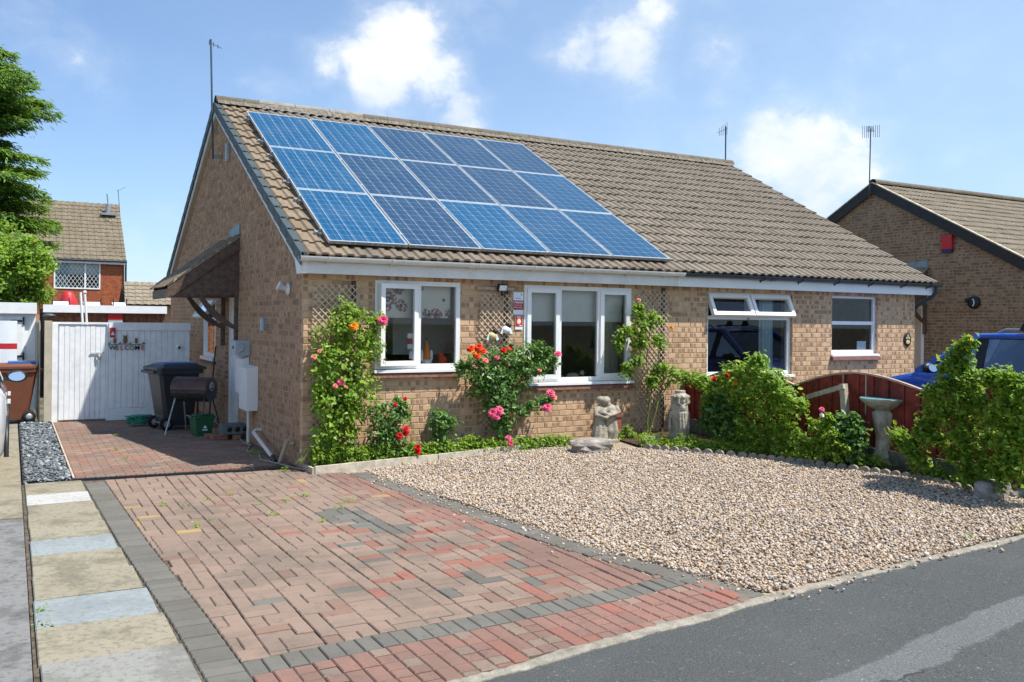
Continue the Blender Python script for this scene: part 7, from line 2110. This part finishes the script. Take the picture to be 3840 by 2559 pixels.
# ================================================================== trees at the left
def conifer(label, base, height, radius, seed):
    rg_ = np.random.default_rng(seed); root = thing('conifer_tree', label, 'tree', tuple(base)); b = np.array(base)
    m = MB(); m.tube([(b[0], b[1], b[2]), (b[0] + .1, b[1], b[2] + height * .5), (b[0], b[1], b[2] + height)], [.28, .17, .02], 10)
    P, Nn, Fw, S = [], [], [], []
    for i in range(330):
        t = rg_.uniform(.10, .99); z = height * t; r_ = radius * (1.0 if t < .82 else 1 - ((t - .82) / .18) ** 1.3 * .9) * rg_.uniform(.55, 1.14) + .15
        a = rg_.uniform(0, 6.283); d = np.array((math.cos(a), math.sin(a), 0)); n = int(9 + r_ * 12)
        q = np.linspace(.12, 1, n); up = .30 * r_ * q - .26 * r_ * q ** 2 * (1.0 if t < .7 else .3)
        pts = b + np.array((0, 0, z)) + d * (q * r_)[:, None] + np.array((0, 0, 1)) * up[:, None]
        m.tube([tuple(pts[0] - d * .1 * r_), tuple(pts[n // 2]), tuple(pts[-1])], [.03, .02, .006], 4)
        for k in range(n):
            s = int(8 + 9 * (1 - abs(q[k] - .55))); w_ = .34 * r_ * (1 - q[k] * .65) * .5 + .07
            side = np.array((-d[1], d[0], 0)); of = rg_.normal(0, 1, s)[:, None] * side * w_ + np.array((0, 0, -1)) * np.abs(rg_.normal(0, .10, s))[:, None] + d * rg_.normal(0, .05, s)[:, None]
            P.append(pts[k] + of); Nn.append(np.tile(np.array((d[0] * .4, d[1] * .4, 1.0)), (s, 1))); Fw.append(np.tile(d * 1.0 + np.array((0, 0, -.25)), (s, 1)) + np.sign(rg_.normal(size=(s, 1))) * side * .6); S.append(rg_.uniform(.13, .27, s))
    P, Nn, Fw, S = map(np.concatenate, (P, Nn, Fw, S)); v, f = leaf_arrays(P, Nn, S, rg_, NEEDLE, Fw, .7)
    np_mesh('crown', v, f, LEAF_C, np.repeat(np.clip(rg_.beta(2, 2.2, len(P)), 0, 1), 2), root); m.build('trunk', BARK, root); return root


tb = on_axis(-92 * V, 900 * V, 1, 22.0)
conifer('tall dark conifer at the left edge of the picture', (tb.x, 22.0, -.05), 10.3, 2.2, 21)


def broadleaf(label, blobs, Y, mat, seed, leaf=.10, dens=520):
    rg_ = np.random.default_rng(seed); B = []
    for (vx, vy, rp) in blobs:
        c = on_axis(vx * V, vy * V, 1, Y); d = (c - Vector(CAM)).dot(C_F); r_ = rp * V / F_PX * d; B.append(((c.x, c.y + rg_.uniform(-.3, .3), c.z), (r_, r_, r_)))
    cx = sum(c[0] for c, _ in B) / len(B); root = thing('garden_tree', label, 'tree', (cx, Y, -.05))
    P, Nn, S = ball_leaves([(c, tuple(k * rg_.uniform(.6, 1.0) for k in r_)) for c, r_ in B] + [((c[0] + rg_.normal(0, r_[0] * .8), c[1] + rg_.normal(0, .3), c[2] + rg_.normal(0, r_[0] * .8)), (r_[0] * .35,) * 3) for c, r_ in B for _ in range(4)], dens, leaf, rg_); v, f = leaf_arrays(P, Nn, S, rg_)
    np_mesh('crown', v, f, mat, np.repeat(np.clip(rg_.beta(2, 2.3, len(P)), 0, 1), 2), root)
    m = MB(); m.tube([(cx, Y, -.05), (cx + .05, Y, 1.2), (cx, Y, 2.0)], [.12, .09, .06], 8)
    for (c, r_) in B: m.tube([(cx, Y, 1.4), ((cx + c[0]) / 2, (Y + c[1]) / 2, (1.7 + c[2]) / 2), c], [.05, .03, .012], 5)
    m.build('trunk', BARK, root)


broadleaf('bright green broadleaf tree under the conifer before the red house', [(15, 575, 32), (50, 585, 30), (85, 595, 24), (100, 590, 12), (108, 610, 9), (60, 560, 16), (98, 625, 12), (20, 640, 36), (60, 640, 34), (85, 650, 18), (10, 680, 28), (45, 685, 30), (75, 690, 20), (-20, 620, 40), (-25, 680, 34)], 17.0, LEAF_Y, 31)
